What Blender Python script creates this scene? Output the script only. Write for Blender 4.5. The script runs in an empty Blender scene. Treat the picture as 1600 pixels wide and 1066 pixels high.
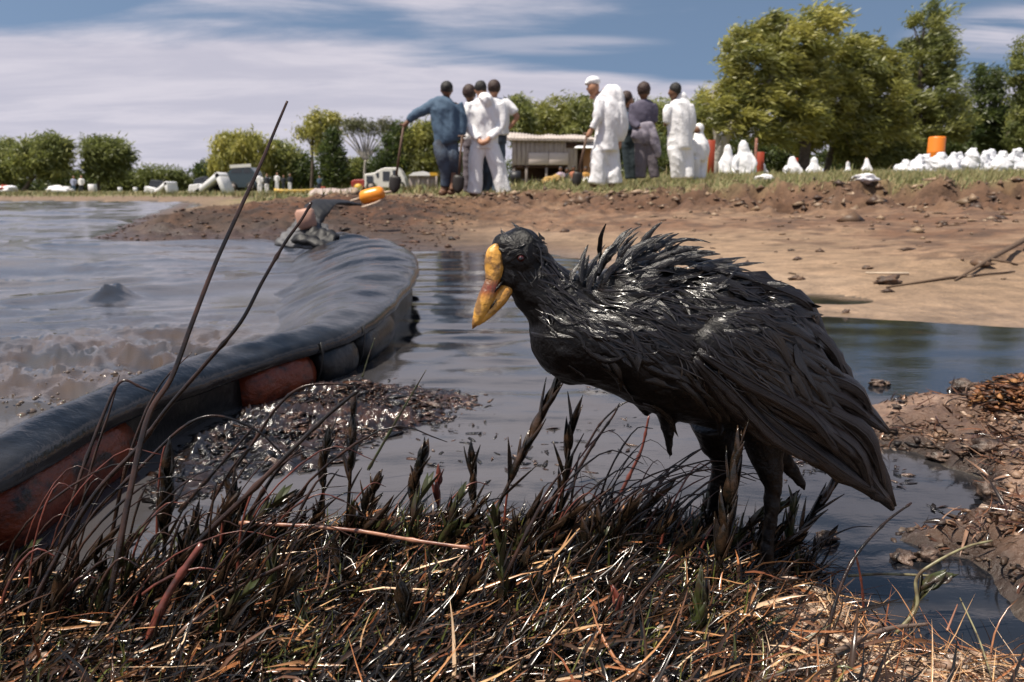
import bpy, bmesh, math, random
import numpy as np
from mathutils import Vector, Matrix
from mathutils.bvhtree import BVHTree

random.seed(7)
RNG = np.random.default_rng(11)
SC = bpy.context.scene
COL = SC.collection
R = math.radians

# ---------------------------------------------------------------- camera, sky, sun, exposure
CAM_Z = 0.42
PITCH = R(10.7)
FPX = 1244.0                      # focal length in pixels of the 1600 px wide photograph
cam_d = bpy.data.cameras.new('camera')
cam_d.sensor_width = 36.0
cam_d.lens = 36.0 * FPX / 1600.0
cam_d.clip_start = 0.02
cam_d.clip_end = 3000.0
cam_d.dof.use_dof = True
cam_d.dof.focus_distance = 0.80
cam_d.dof.aperture_fstop = 13.0
cam = bpy.data.objects.new('camera', cam_d)
COL.objects.link(cam)
cam.location = (0, 0, CAM_Z)
cam.rotation_euler = (math.pi / 2 - PITCH, 0, 0)
SC.camera = cam

SUN_DIR = Vector((-0.36, -0.20, 0.90)).normalized()      # towards the sun
SUN_EL = math.asin(SUN_DIR.z)
SUN_AZ = math.atan2(SUN_DIR.x, SUN_DIR.y)
sun_d = bpy.data.lights.new('sun', 'SUN')
sun_d.energy = 4.8
sun_d.angle = R(0.55)
sun_d.color = (1.0, 0.92, 0.80)
sun = bpy.data.objects.new('sun', sun_d)
COL.objects.link(sun)
sun.rotation_euler = SUN_DIR.to_track_quat('Z', 'Y').to_euler()
sun.location = (0, 0, 30)

W = bpy.data.worlds.new('World')
SC.world = W
W.use_nodes = True
wt = W.node_tree
wt.nodes.clear()
def wn(t, **k):
    n = wt.nodes.new(t)
    for a, b in k.items():
        setattr(n, a, b)
    return n
def wl(a, b):
    wt.links.new(a, b)
def wmath(op, a, b=None, clamp=False):
    n = wn('ShaderNodeMath', operation=op, use_clamp=clamp)
    for i, x in enumerate((a, b)):
        if x is None:
            continue
        if isinstance(x, (int, float)):
            n.inputs[i].default_value = x
        else:
            wl(x, n.inputs[i])
    return n.outputs[0]
tc = wn('ShaderNodeTexCoord')
sep = wn('ShaderNodeSeparateXYZ')
wl(tc.outputs['Generated'], sep.inputs[0])
up = wmath('MAXIMUM', sep.outputs['Z'], 0.0)
# the clear sky, deep blue well down towards the horizon as in the dry southern summer air
lift = wn('ShaderNodeVectorMath', operation='ADD')
wl(tc.outputs['Generated'], lift.inputs[0])
lift.inputs[1].default_value = (0, 0, 0.34)
nrm = wn('ShaderNodeVectorMath', operation='NORMALIZE')
wl(lift.outputs[0], nrm.inputs[0])
sky = wn('ShaderNodeTexSky', sky_type='NISHITA')
sky.sun_disc = False
sky.sun_elevation = SUN_EL
sky.sun_rotation = SUN_AZ
sky.air_density = 1.0
sky.dust_density = 0.6
sky.ozone_density = 1.4
wl(nrm.outputs[0], sky.inputs['Vector'])
# cirrus sheets: flat layer seen in perspective
den = wmath('ADD', up, 0.10)
cx = wmath('DIVIDE', sep.outputs['X'], den)
cy = wmath('DIVIDE', sep.outputs['Y'], den)
comb = wn('ShaderNodeCombineXYZ')
wl(cx, comb.inputs[0]); wl(cy, comb.inputs[1])
def wnoise(scale, detail, rough, off, sx=1.0, sy=1.0):
    m = wn('ShaderNodeMapping')
    m.inputs['Location'].default_value = off
    m.inputs['Scale'].default_value = (sx, sy, 1)
    wl(comb.outputs[0], m.inputs['Vector'])
    n = wn('ShaderNodeTexNoise')
    n.inputs['Scale'].default_value = scale
    n.inputs['Detail'].default_value = detail
    n.inputs['Roughness'].default_value = rough
    n.inputs['Distortion'].default_value = 0.35
    wl(m.outputs[0], n.inputs['Vector'])
    return n.outputs['Fac']
def wramp(x, a, b, va=0.0, vb=1.0):
    n = wn('ShaderNodeMapRange')
    n.interpolation_type = 'SMOOTHSTEP'
    wl(x, n.inputs['Value'])
    n.inputs['From Min'].default_value = a
    n.inputs['From Max'].default_value = b
    n.inputs['To Min'].default_value = va
    n.inputs['To Max'].default_value = vb
    return n.outputs['Result']
big = wnoise(0.55, 3.0, 0.5, (3.1, 1.7, 0), 0.7, 1.2)
fine = wnoise(1.7, 8.0, 0.62, (0.4, 5.2, 0), 0.55, 1.3)
n_sum = wmath('ADD', wmath('MULTIPLY', big, 0.68), wmath('MULTIPLY', fine, 0.32))
# thick veil low down, thinning to blue at about eight degrees, broken cloud higher up
low = wramp(up, 0.105, 0.160, 0.20, 0.0)
slope = wmath('MULTIPLY', sep.outputs['X'], 0.03)
upx = wmath('ADD', up, slope)
low = wramp(upx, 0.095, 0.178, 0.36, -0.02)
high = wmath('MULTIPLY', wramp(up, 0.215, 0.27, 0.0, 0.26), wramp(up, 0.345, 0.43, 1.0, -0.25))
n_all = wmath('ADD', wmath('ADD', n_sum, low), high)
cover = wramp(n_all, 0.53, 0.70)
# two real bright cloud banks in view: one high over the water, one behind the right-hand trees
def bank(dx, dz, wx, wz, amp):
    a = wmath('DIVIDE', wmath('SUBTRACT', sep.outputs['X'], dx), wx)
    b = wmath('DIVIDE', wmath('SUBTRACT', sep.outputs['Z'], dz), wz)
    r2 = wmath('ADD', wmath('MULTIPLY', a, a), wmath('MULTIPLY', b, b))
    g = wmath('MULTIPLY', wramp(r2, 0.0, 1.0, 1.0, 0.0), amp)
    return g
streak = wnoise(3.2, 7.0, 0.6, (7.7, 2.2, 0), 0.35, 1.6)
b1 = bank(-0.13, 0.232, 0.17, 0.014, 0.62)
b2 = bank(0.56, 0.160, 0.16, 0.035, 0.80)
b3 = bank(0.04, 0.168, 0.16, 0.014, 0.45)
bk = wmath('ADD', wmath('ADD', b1, b2), b3)
bk = wmath('MULTIPLY', bk, wramp(streak, 0.30, 0.60), True)
fwd = wmath('GREATER_THAN', sep.outputs['Y'], 0.0)
bk = wmath('MULTIPLY', bk, fwd)
cover = wmath('MAXIMUM', wmath('MULTIPLY', cover, 0.80), bk)
shade = wramp(fine, 0.35, 0.70)
ccol = wn('ShaderNodeMix', data_type='RGBA')
wl(shade, ccol.inputs['Factor'])
ccol.inputs[6].default_value = (5.2, 4.9, 5.6, 1)
ccol.inputs[7].default_value = (6.6, 6.1, 6.6, 1)
tint = wn('ShaderNodeMix', data_type='RGBA', blend_type='MULTIPLY')
tint.inputs['Factor'].default_value = 1.0
wl(sky.outputs[0], tint.inputs[6])
tint.inputs[7].default_value = (1.18, 1.10, 0.98, 1)
wm = wn('ShaderNodeMix', data_type='RGBA')
wl(cover, wm.inputs['Factor'])
wl(tint.outputs[2], wm.inputs[6])
wl(ccol.outputs[2], wm.inputs[7])
bg = wn('ShaderNodeBackground')
bg.inputs['Strength'].default_value = 0.084
wl(wm.outputs[2], bg.inputs['Color'])
wo = wn('ShaderNodeOutputWorld')
wl(bg.outputs[0], wo.inputs['Surface'])

SC.view_settings.view_transform = 'Standard'
SC.view_settings.look = 'None'
SC.view_settings.exposure = 0.55
SC.view_settings.gamma = 1.0
SC.view_settings.use_curve_mapping = False
SC.render.engine = 'CYCLES'
SC.cycles.use_denoising = True
SC.cycles.max_bounces = 6
SC.cycles.diffuse_bounces = 4
SC.cycles.glossy_bounces = 4
SC.cycles.sample_clamp_indirect = 6.0
SC.cycles.sample_clamp_direct = 0.0
SC.cycles.caustics_reflective = False
SC.cycles.caustics_refractive = False

# ---------------------------------------------------------------- pixel to place
SP, CP = math.sin(PITCH), math.cos(PITCH)
def ray(u, v):
    a = (u - 800.0) / FPX
    b = (533.0 - v) / FPX
    return Vector((a, CP + b * SP, -SP + b * CP))
def at_z(u, v, z=0.0):
    d = ray(u, v)
    t = (z - CAM_Z) / d.z
    return Vector((0, 0, CAM_Z)) + d * t
def at_y(u, v, Y):
    d = ray(u, v)
    return Vector((0, 0, CAM_Z)) + d * (Y / d.y)
def mpp(Y):
    """metres per photograph pixel at depth Y"""
    return Y / FPX

# ---------------------------------------------------------------- noise
_T = np.random.default_rng(5).random((256, 256)).astype(np.float64)
def vnoise(x, y, s=0):
    x = np.asarray(x, float) + 37.31 * s; y = np.asarray(y, float) + 91.7 * s
    xi = np.floor(x).astype(np.int64); yi = np.floor(y).astype(np.int64)
    fx = x - xi; fy = y - yi
    fx = fx * fx * fx * (fx * (fx * 6 - 15) + 10); fy = fy * fy * fy * (fy * (fy * 6 - 15) + 10)
    a = _T[xi & 255, yi & 255]; b = _T[(xi + 1) & 255, yi & 255]
    c = _T[xi & 255, (yi + 1) & 255]; d = _T[(xi + 1) & 255, (yi + 1) & 255]
    return (a * (1 - fx) + b * fx) * (1 - fy) + (c * (1 - fx) + d * fx) * fy
def fbm(x, y, octv=4, s=0, gain=0.5):
    r = 0.0; a = 1.0; t = 0.0
    ca, sa = math.cos(0.6), math.sin(0.6)
    for i in range(octv):
        r = r + a * (vnoise(x, y, s + i) - 0.5); t += a; a *= gain
        x, y = (x * ca - y * sa) * 2.03, (x * sa + y * ca) * 2.03
    return r / t * 2
def ridged(x, y, octv=4, s=0):
    r = 0.0; a = 1.0; t = 0.0
    ca, sa = math.cos(0.9), math.sin(0.9)
    for i in range(octv):
        r = r + a * (1 - np.abs(vnoise(x, y, s + i) * 2 - 1)); t += a; a *= 0.5
        x, y = (x * ca - y * sa) * 2.1, (x * sa + y * ca) * 2.1
    return r / t
def sst(a, b, x):
    t = np.clip((np.asarray(x, float) - a) / (b - a), 0, 1)
    return t * t * (3 - 2 * t)

# ---------------------------------------------------------------- materials
def mat(name, col=(0.5, 0.5, 0.5), rough=0.6, metal=0.0, spec=0.5, ior=None, attr=None, var=0.0, vscale=20.0,
        bump=0.0, bscale=60.0, bdist=0.01, coat=0.0, trans=None, col2=None, stretch=None, bdetail=5.0, emit=None):
    m = bpy.data.materials.new(name)
    m.use_nodes = True
    t = m.node_tree
    p = t.nodes['Principled BSDF']
    p.inputs['Roughness'].default_value = rough
    p.inputs['Metallic'].default_value = metal
    p.inputs['Specular IOR Level'].default_value = spec
    if ior: p.inputs['IOR'].default_value = ior
    if coat:
        p.inputs['Coat Weight'].default_value = coat
        p.inputs['Coat Roughness'].default_value = 0.08
    if trans: p.inputs['Subsurface Weight'].default_value = trans
    c = t.nodes.new('ShaderNodeRGB'); c.outputs[0].default_value = (*col, 1)
    src = c.outputs[0]
    if attr:
        a = t.nodes.new('ShaderNodeAttribute'); a.attribute_name = attr
        src = a.outputs['Color']
    tcn = t.nodes.new('ShaderNodeTexCoord')
    vec = tcn.outputs['Object']
    if stretch:
        mp = t.nodes.new('ShaderNodeMapping'); mp.inputs['Scale'].default_value = stretch
        t.links.new(vec, mp.inputs[0]); vec = mp.outputs[0]
    if var or col2:
        n = t.nodes.new('ShaderNodeTexNoise'); n.inputs['Scale'].default_value = vscale
        n.inputs['Detail'].default_value = 6; n.inputs['Roughness'].default_value = 0.6
        t.links.new(vec, n.inputs['Vector'])
        if col2:
            rp = t.nodes.new('ShaderNodeMapRange'); rp.inputs[1].default_value = 0.42; rp.inputs[2].default_value = 0.60
            t.links.new(n.outputs['Fac'], rp.inputs[0])
            mx = t.nodes.new('ShaderNodeMix'); mx.data_type = 'RGBA'
            t.links.new(rp.outputs[0], mx.inputs[0]); t.links.new(src, mx.inputs[6])
            mx.inputs[7].default_value = (*col2, 1); src = mx.outputs[2]
        if var:
            rp = t.nodes.new('ShaderNodeMapRange'); rp.inputs[1].default_value = 0.3; rp.inputs[2].default_value = 0.7
            rp.inputs[3].default_value = 1 - var; rp.inputs[4].default_value = 1 + var
            t.links.new(n.outputs['Fac'], rp.inputs[0])
            mx = t.nodes.new('ShaderNodeVectorMath'); mx.operation = 'SCALE'
            t.links.new(src, mx.inputs[0]); t.links.new(rp.outputs[0], mx.inputs['Scale']); src = mx.outputs[0]
    t.links.new(src, p.inputs['Base Color'])
    if bump:
        n = t.nodes.new('ShaderNodeTexNoise'); n.inputs['Scale'].default_value = bscale
        n.inputs['Detail'].default_value = bdetail; n.inputs['Roughness'].default_value = 0.6
        t.links.new(vec, n.inputs['Vector'])
        b = t.nodes.new('ShaderNodeBump'); b.inputs['Strength'].default_value = bump; b.inputs['Distance'].default_value = bdist
        t.links.new(n.outputs['Fac'], b.inputs['Height']); t.links.new(b.outputs[0], p.inputs['Normal'])
    return m
MAT = {}

# ---------------------------------------------------------------- object helpers
def tag(o, label=None, cat=None, group=None, kind=None):
    if label: o['label'] = label
    if cat: o['category'] = cat
    if group: o['group'] = group
    if kind: o['kind'] = kind
    return o
def empty(name, loc, label, cat, group=None):
    o = bpy.data.objects.new(name, None); COL.objects.link(o)
    o.location = loc; o.empty_display_size = 0.05
    return tag(o, label, cat, group)
def link(name, me, m=None, parent=None, origin=None, smooth=True):
    """me has world coordinates; origin (or the parent's place) becomes its origin"""
    if m is not None:
        for k in (m if isinstance(m, (list, tuple)) else [m]):
            me.materials.append(k)
    if smooth:
        me.shade_smooth()
    o = bpy.data.objects.new(name, me); COL.objects.link(o)
    if parent is not None:
        pw = parent.location.copy(); q = parent.parent
        while q: pw += q.location; q = q.parent
        me.transform(Matrix.Translation(-pw)); o.parent = parent
    elif origin is not None:
        me.transform(Matrix.Translation(-Vector(origin))); o.location = origin
    return o
def np_mesh(name, V, F, cols=None, attr='tint', uv=None):
    """V (n,3), F (m,k) with k 3 or 4"""
    me = bpy.data.meshes.new(name)
    V = np.ascontiguousarray(V, dtype=np.float32); F = np.ascontiguousarray(F, dtype=np.int32)
    me.vertices.add(len(V)); me.vertices.foreach_set('co', V.ravel())
    k = F.shape[1]
    me.loops.add(F.size); me.loops.foreach_set('vertex_index', F.ravel())
    me.polygons.add(len(F)); me.polygons.foreach_set('loop_start', np.arange(len(F), dtype=np.int32) * k)
    me.polygons.foreach_set('loop_total', np.full(len(F), k, dtype=np.int32))
    if uv is not None:
        l = me.uv_layers.new(name='UVMap'); l.data.foreach_set('uv', np.ascontiguousarray(uv[F.ravel()], dtype=np.float32).ravel())
    me.update(calc_edges=True)
    if cols is not None:
        a = me.color_attributes.new(attr, 'FLOAT_COLOR', 'POINT')
        c = np.ones((len(V), 4), np.float32); c[:, :3] = cols
        a.data.foreach_set('color', c.ravel())
    return me
class MB:
    """collects simple solids into one mesh"""
    def __init__(s): s.v = []; s.f = []
    def add(s, vs, fs):
        b = len(s.v); s.v += [tuple(x) for x in vs]; s.f += [tuple(i + b for i in f) for f in fs]; return s
    def box(s, c, d, rz=0.0, rx=0.0, ry=0.0):
        M = Matrix.Translation(Vector(c)) @ Matrix.Rotation(rz, 4, 'Z') @ Matrix.Rotation(ry, 4, 'Y') @ Matrix.Rotation(rx, 4, 'X')
        vs = [M @ Vector((x * d[0] / 2, y * d[1] / 2, z * d[2] / 2)) for x in (-1, 1) for y in (-1, 1) for z in (-1, 1)]
        return s.add(vs, [(0, 1, 3, 2), (4, 6, 7, 5), (0, 4, 5, 1), (2, 3, 7, 6), (0, 2, 6, 4), (1, 5, 7, 3)])
    def tube(s, pts, rad, n=8, cap=True, flat=1.0, ref=None):
        pts = [Vector(p) for p in pts]
        if not isinstance(rad, (list, tuple)): rad = [rad] * len(pts)
        vs = []; fs = []
        prev = None
        for i, p in enumerate(pts):
            t = (pts[min(i + 1, len(pts) - 1)] - pts[max(i - 1, 0)]).normalized()
            if prev is None:
                a = Vector(ref) if ref else (Vector((0, 0, 1)) if abs(t.z) < 0.9 else Vector((1, 0, 0)))
            else: a = prev
            x = (a - t * a.dot(t)).normalized(); y = t.cross(x); prev = x
            for k in range(n):
                q = 2 * math.pi * k / n
                r = rad[i]
                if isinstance(r, (tuple, list)): rx_, ry_ = r
                else: rx_, ry_ = r, r * flat
                vs.append(p + x * math.cos(q) * rx_ + y * math.sin(q) * ry_)
        for i in range(len(pts) - 1):
            for k in range(n):
                fs.append((i * n + k, i * n + (k + 1) % n, (i + 1) * n + (k + 1) % n, (i + 1) * n + k))
        if cap:
            fs.append(tuple(range(n))[::-1]); fs.append(tuple((len(pts) - 1) * n + k for k in range(n)))
        return s.add(vs, fs)
    def ball(s, c, r, n=10, m=7):
        c = Vector(c); r = Vector(r) if not isinstance(r, (int, float)) else Vector((r, r, r))
        vs = [c + Vector((0, 0, r.z))]; fs = []
        for i in range(1, m):
            a = math.pi * i / m
            for k in range(n):
                q = 2 * math.pi * k / n
                vs.append(c + Vector((r.x * math.sin(a) * math.cos(q), r.y * math.sin(a) * math.sin(q), r.z * math.cos(a))))
        vs.append(c - Vector((0, 0, r.z)))
        for k in range(n):
            fs.append((0, 1 + k, 1 + (k + 1) % n))
            fs.append((len(vs) - 1, 1 + (m - 2) * n + (k + 1) % n, 1 + (m - 2) * n + k))
        for i in range(m - 2):
            for k in range(n):
                a = 1 + i * n + k; b = 1 + i * n + (k + 1) % n
                fs.append((a, a + n, b + n, b))
        return s.add(vs, fs)
    def mesh(s, name):
        me = bpy.data.meshes.new(name); me.from_pydata([tuple(v) for v in s.v], [], s.f); me.update(); return me
    def build(s, name, m, parent=None, origin=None, smooth=True, bevel=0.0):
        me = s.mesh(name)
        if bevel:
            bm = bmesh.new(); bm.from_mesh(me)
            bmesh.ops.bevel(bm, geom=bm.edges[:], offset=bevel, segments=1, affect='EDGES', clamp_overlap=True)
            bm.to_mesh(me); bm.free()
        return link(name, me, m, parent, origin, smooth)
def smoothpath(pts, n):
    """Catmull-Rom through pts (Vectors or tuples of floats), n samples"""
    P = np.array([list(p) for p in pts], float)
    P = np.vstack([2 * P[0] - P[1], P, 2 * P[-1] - P[-2]])
    ts = np.linspace(0, len(P) - 3 - 1e-9, n); out = []
    for t in ts:
        i = int(t); f = t - i
        a, b, c, d = P[i], P[i + 1], P[i + 2], P[i + 3]
        out.append(0.5 * ((2 * b) + (-a + c) * f + (2 * a - 5 * b + 4 * c - d) * f * f + (-a + 3 * b - 3 * c + d) * f ** 3))
    return np.array(out)
def fuse(me, voxel, smooth_it=4, disp=None):
    """weld overlapping closed solids into one continuous skin"""
    o = bpy.data.objects.new('work', me); COL.objects.link(o)
    r = o.modifiers.new('r', 'REMESH'); r.mode = 'VOXEL'; r.voxel_size = voxel; r.use_smooth_shade = True
    if smooth_it:
        s = o.modifiers.new('s', 'SMOOTH'); s.factor = 0.5; s.iterations = smooth_it
    dg = bpy.context.evaluated_depsgraph_get()
    out = bpy.data.meshes.new_from_object(o.evaluated_get(dg))
    bpy.data.objects.remove(o); bpy.data.meshes.remove(me)
    if disp:
        n = len(out.vertices); co = np.empty(n * 3, np.float32); out.vertices.foreach_get('co', co); co = co.reshape(-1, 3)
        no = np.empty(n * 3, np.float32); out.vertex_normals.foreach_get('vector', no); no = no.reshape(-1, 3)
        amp, sc = disp[:2]
        zs = disp[2] if len(disp) > 2 else sc
        h = fbm(co[:, 0] * sc + co[:, 1] * sc * 0.7 + 0.25 * zs * co[:, 2], co[:, 2] * zs - co[:, 1] * zs * 0.5, 4, 3)
        if len(disp) > 2: h = 0.5 * h + 0.8 * (0.5 - np.abs(fbm(co[:, 0] * sc * .8 + 1.2 * zs * co[:, 2], co[:, 2] * zs * 1.3 + co[:, 1] * sc * .6, 2, 8)))
        co += no * (h * amp)[:, None]; out.vertices.foreach_set('co', co.ravel()); out.update()
    return out
# ---------------------------------------------------------------- the land
def zpoly(px): return [tuple(at_z(u, v, 0.0)[:2]) for u, v in px]
BANK = [(-400, 34), (-60, 34), (-25, 31), (-12.5, 29.5), (-10.6, 26), (-7.4, 17), (-5.2, 11.2), (-4.2, 8.6), (-3.75, 7.0), (-3.2, 6.65), (-2.5, 6.75),
        (-1.8, 6.95), (-1.3, 6.3), (-0.9, 5.75), (-0.3, 5.5), (0.35, 5.2), (0.62, 4.2), (0.8, 3.2), (0.92, 2.74), (1.25, 2.62),
        (1.65, 2.45), (2.3, 2.3), (4, 2.2), (8, 2.6), (20, 1), (60, -10), (400, -60), (700, 700), (-700, 700), (-700, 34)]
SPIT = zpoly([(1262, 668), (1300, 650), (1395, 634), (1470, 634), (1500, 622), (1560, 612), (1640, 600), (1800, 590), (2300, 600), (3200, 900), (3000, 1400),
              (1900, 1200), (1700, 1040), (1610, 955), (1560, 905), (1515, 872), (1450, 862), (1395, 846), (1405, 826),
              (1480, 822), (1538, 800), (1545, 770), (1530, 742), (1460, 712), (1400, 700), (1350, 700)])
HUMP = zpoly([(-1400, 700), (-500, 800), (-200, 905), (0, 935), (120, 945), (240, 905), (330, 872), (420, 866), (520, 850), (700, 842), (860, 845),
              (1000, 848), (1090, 850), (1180, 866), (1245, 892), (1300, 930), (1355, 968), (1400, 1000), (1440, 1030), (1530, 1022), (1600, 1056),
              (1680, 1110), (1800, 1220), (2100, 1600)]) + [(1.6, -0.4), (3, -3), (-4, -3), (-4, 0.5)]
def sdist(poly, x, y):
    """signed distance, positive inside"""
    P = np.array(poly); Q = np.roll(P, -1, 0)
    best = np.full(x.shape, 1e18); ins = np.zeros(x.shape, bool)
    for (ax, ay), (bx, by) in zip(P, Q):
        dx, dy = bx - ax, by - ay
        t = np.clip(((x - ax) * dx + (y - ay) * dy) / (dx * dx + dy * dy + 1e-12), 0, 1)
        d = (x - ax - t * dx) ** 2 + (y - ay - t * dy) ** 2
        best = np.minimum(best, d)
        c = (ay > y) != (by > y)
        with np.errstate(divide='ignore', invalid='ignore'):
            xi = (bx - ax) * (y - ay) / (by - ay) + ax
        ins ^= c & (x < xi)
    return np.sqrt(best) * np.where(ins, 1, -1)
def lip_y(x):
    return np.interp(x, [-30, -3.2, -1.2, 0.4, 1.6, 3.0, 5.5, 9, 20, 60], [30, 12.9, 12.6, 11.2, 9.6, 8.6, 8.2, 8.0, 8.6, 12]) + 0.5 * fbm(x * 0.9, x * 0 + 3.3, 3, 21)
def land(x, y, full=False):
    x = np.asarray(x, float); y = np.asarray(y, float)
    dist = np.hypot(x, y)
    wob = 0.10 * fbm(x * 1.3, y * 1.3, 3, 7) * np.clip(dist / 5, 0.12, 2.0)
    dA = sdist(BANK, x, y) + wob
    dB = sdist(SPIT, x, y) + 0.035 * fbm(x * 9, y * 9, 4, 9)
    dC = sdist(HUMP, x, y) + 0.015 * fbm(x * 14, y * 14, 3, 12)
    # bank: mud flat, spit of red mud on the left, broken lip, plateau
    left = sst(-0.2, -2.2, x)
    flat = np.where(dA < 0, dA * 0.10, 0.050 * np.clip(dA, 0, 5.5) + 0.02 * np.clip(dA - 5.5, 0, 8) * (1 - left) * sst(1, -1, x))
    spit = np.where(dA < 0, dA * 0.25, 0.33 * (1 - np.exp(-np.clip(dA, 0, 50) / 1.5)))
    h = flat * (1 - left) + spit * left
    h = np.where(dA < 0, np.maximum(h, -0.35), h)
    ly = lip_y(x)
    k = y - ly
    rise = sst(0.0, 0.38, k) * np.interp(x, [-3, -1, 0.5, 3, 8], [0.02, 0.02, 0.10, 0.19, 0.22])
    plat = sst(0.3, 6.5, k) * np.interp(x, [-6, -1, 1, 3, 8], [0.0, 0.02, 0.14, 0.17, 0.20])
    on = sst(0.0, 0.6, dA)
    h = h + (rise + plat) * on
    # clods and hollows along the lip, trodden mud below it
    near_lip = np.exp(-((k + 0.15) / 0.9) ** 2) * sst(-3.0, 0.5, x)
    clod = ridged(x * 2.6, y * 2.2, 4, 31) - 0.55
    h = h + clod * 0.42 * near_lip * on
    h = h + on * (0.03 * fbm(x * 1.7, y * 1.1, 3, 40) * sst(0.2, 2.5, dA))
    rough_mud = sst(0.8, 2.0, dA) * (1 - sst(0.5, 1.5, k)) * np.clip(0.35 + 1.5 * fbm(x * 0.45, y * 0.7, 2, 55), 0.12, 1.0)
    h = h + rough_mud * 0.14 * (ridged(x * 5.0, y * 3.4, 4, 44) - 0.5)
    spit_r = left * sst(0.0, 0.5, dA) * (1 - sst(13, 15, y))
    h = h + spit_r * (0.10 * fbm(x * 1.6, y * 1.3, 4, 61) + 0.05 * fbm(x * 7, y * 5, 3, 62))
    dip = sst(8, 22, y) * sst(-2.2, -5, x)
    h = h - 0.13 * dip * on * sst(20, 10, np.abs(dA - 10))
    # a shallow pool on the flat
    pool = np.exp(-(((x - 1.22) / 0.20) ** 2 + ((y - 3.10) / 0.17) ** 2))
    h = h - 0.060 * pool * on * sst(0.0, 0.3, dA)
    # near spit of wet mud
    hB = np.where(dB < 0, dB * 0.35, 0.045 * (1 - np.exp(-np.clip(dB, 0, 9) / 0.06)) + 0.03 * np.clip(dB, 0, 3))
    hB = hB + sst(0, 0.03, dB) * (0.010 * (ridged(x * 42, y * 40, 3, 73) - 0.5) + 0.022 * fbm(x * 10, y * 10, 4, 71) + 0.020 * (ridged(x * 16, y * 14, 4, 72) - 0.55) * sst(0.0, 0.25, dB))
    # foreground hummock under the dead grass
    hC = np.where(dC < 0, dC * 0.45, 0.028 * (1 - np.exp(-np.clip(dC, 0, 9) / 0.05)) + 0.01 * np.clip(dC, 0, 1))
    hC = hC + sst(0, 0.05, dC) * (0.012 * fbm(x * 9, y * 9, 4, 81) + 0.008 * fbm(x * 34, y * 34, 3, 82))
    lim = -0.22
    H = np.maximum(np.maximum(h, hB), hC)
    H = np.where((dA < 0) & (dB < 0) & (dC < 0), np.maximum(H, lim), H)
    if full:
        return H, dA, dB, dC, k, left
    return H
def lz(x, y): return float(land(np.array([x]), np.array([y]))[0])

def fan(r0, r1, rows, a_in, n_in, a_out, n_out, oy=-0.25, rr=None):
    r = r0 * (r1 / r0) ** np.linspace(0, 1, rows) if rr is None else rr
    a = np.concatenate([np.linspace(-a_out, -a_in, n_out, endpoint=False), np.linspace(-a_in, a_in, n_in), np.linspace(a_in, a_out, n_out + 1)[1:]])
    A, RR = np.meshgrid(np.radians(a), r)
    X = RR * np.sin(A); Y = RR * np.cos(A) + oy
    n, m = X.shape
    i = np.arange(n - 1)[:, None] * m + np.arange(m - 1)[None, :]
    F = np.stack([i, i + 1, i + m + 1, i + m], -1).reshape(-1, 4)
    return X.ravel(), Y.ravel(), F
def trim(V, F, keep_v, extra=()):
    keep = keep_v[F].any(1); F = F[keep]
    used = np.zeros(len(V), bool); used[F.ravel()] = True
    idx = np.cumsum(used) - 1
    return V[used], idx[F], [e[used] for e in extra]

gs = lambda a, b, n: a * (b / a) ** np.linspace(0, 1, n, endpoint=False)
X, Y, F = fan(0.16, 900, 700, 37, 470, 96, 36, rr=np.concatenate([gs(.16, .75, 70), gs(.75, 2.1, 330), gs(2.1, 14, 330), gs(14, 900, 130), [900.0]]))
H, dA, dB, dC, kk, left = land(X, Y, True)
n1 = fbm(X * 0.9, Y * 0.9, 4, 101); n2 = fbm(X * 6, Y * 6, 4, 102); n3 = fbm(X * 0.25, Y * 0.25, 3, 103)
def C(*c): return np.array(c)[None, :]
def mixc(a, b, t): return a * (1 - t[:, None]) + b * t[:, None]
tan_mud = 1.06 * mixc(C(0.215, 0.142, 0.088), C(0.275, 0.190, 0.125), sst(-0.5, 0.5, n1))
dark_mud = C(0.085, 0.050, 0.032)
col = mixc(tan_mud, C(0.128, 0.064, 0.034), sst(0.9, 2.2, dA) * np.clip(0.72 + 0.8 * (n1 + 0.6 * n2), 0.15, 1))
col = mixc(col, dark_mud, sst(0.05, 0.45, n2) * sst(0.6, 2, dA) * 0.85)
col = mixc(col, C(0.078, 0.037, 0.019), np.exp(-((kk + 0.2) / 0.8) ** 2) * 0.8 * sst(-3, 0.5, X))  # brown lip soil, darkened to stand in for shade under the overhang
red = mixc(C(0.085, 0.036, 0.017), C(0.030, 0.016, 0.011), sst(-0.35, 0.35, n2))
red = mixc(red, C(0.12, 0.065, 0.024), sst(0.0, 0.5, n1) * 0.6)
col = mixc(col, red, sst(0.6, -1.2, X + 0.5 * n1) * (1 - sst(9.5, 15, Y)))
shore_dark = sst(1.7, 0.2, dA + 0.5 * n2) * sst(0.9, -0.3, X)
col = mixc(col, C(0.050, 0.030, 0.020), shore_dark * 0.8)
grassy = sst(0.15, 0.9, kk + 0.35 * n1) * sst(-3.0, -0.5, X) + sst(13.5, 17, Y + n1 * 2) * sst(-2, -4, X) * sst(0.6, 2.5, dA)
grassy = np.clip(grassy, 0, 1)
gr = mixc(C(0.115, 0.120, 0.040), C(0.20, 0.165, 0.075), sst(-0.4, 0.4, n1 + 0.4 * n2))
col = mixc(col, gr, grassy)
sand = sst(26, 30, Y) * sst(-6, -9, X) * sst(5.0, 3.0, dA)
col = mixc(col, C(0.17, 0.115, 0.075), np.clip(sand, 0, 1))
wetB = dB > -0.3
cB = mixc(C(0.27, 0.175, 0.125), C(0.10, 0.058, 0.038), sst(-0.15, 0.5, n2 + 0.6 * n1))
cB = mixc(cB, C(0.028, 0.018, 0.014), sst(0.055, 0.01, dB) * 0.9)
col = np.where(wetB[:, None], cB, col)
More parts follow.
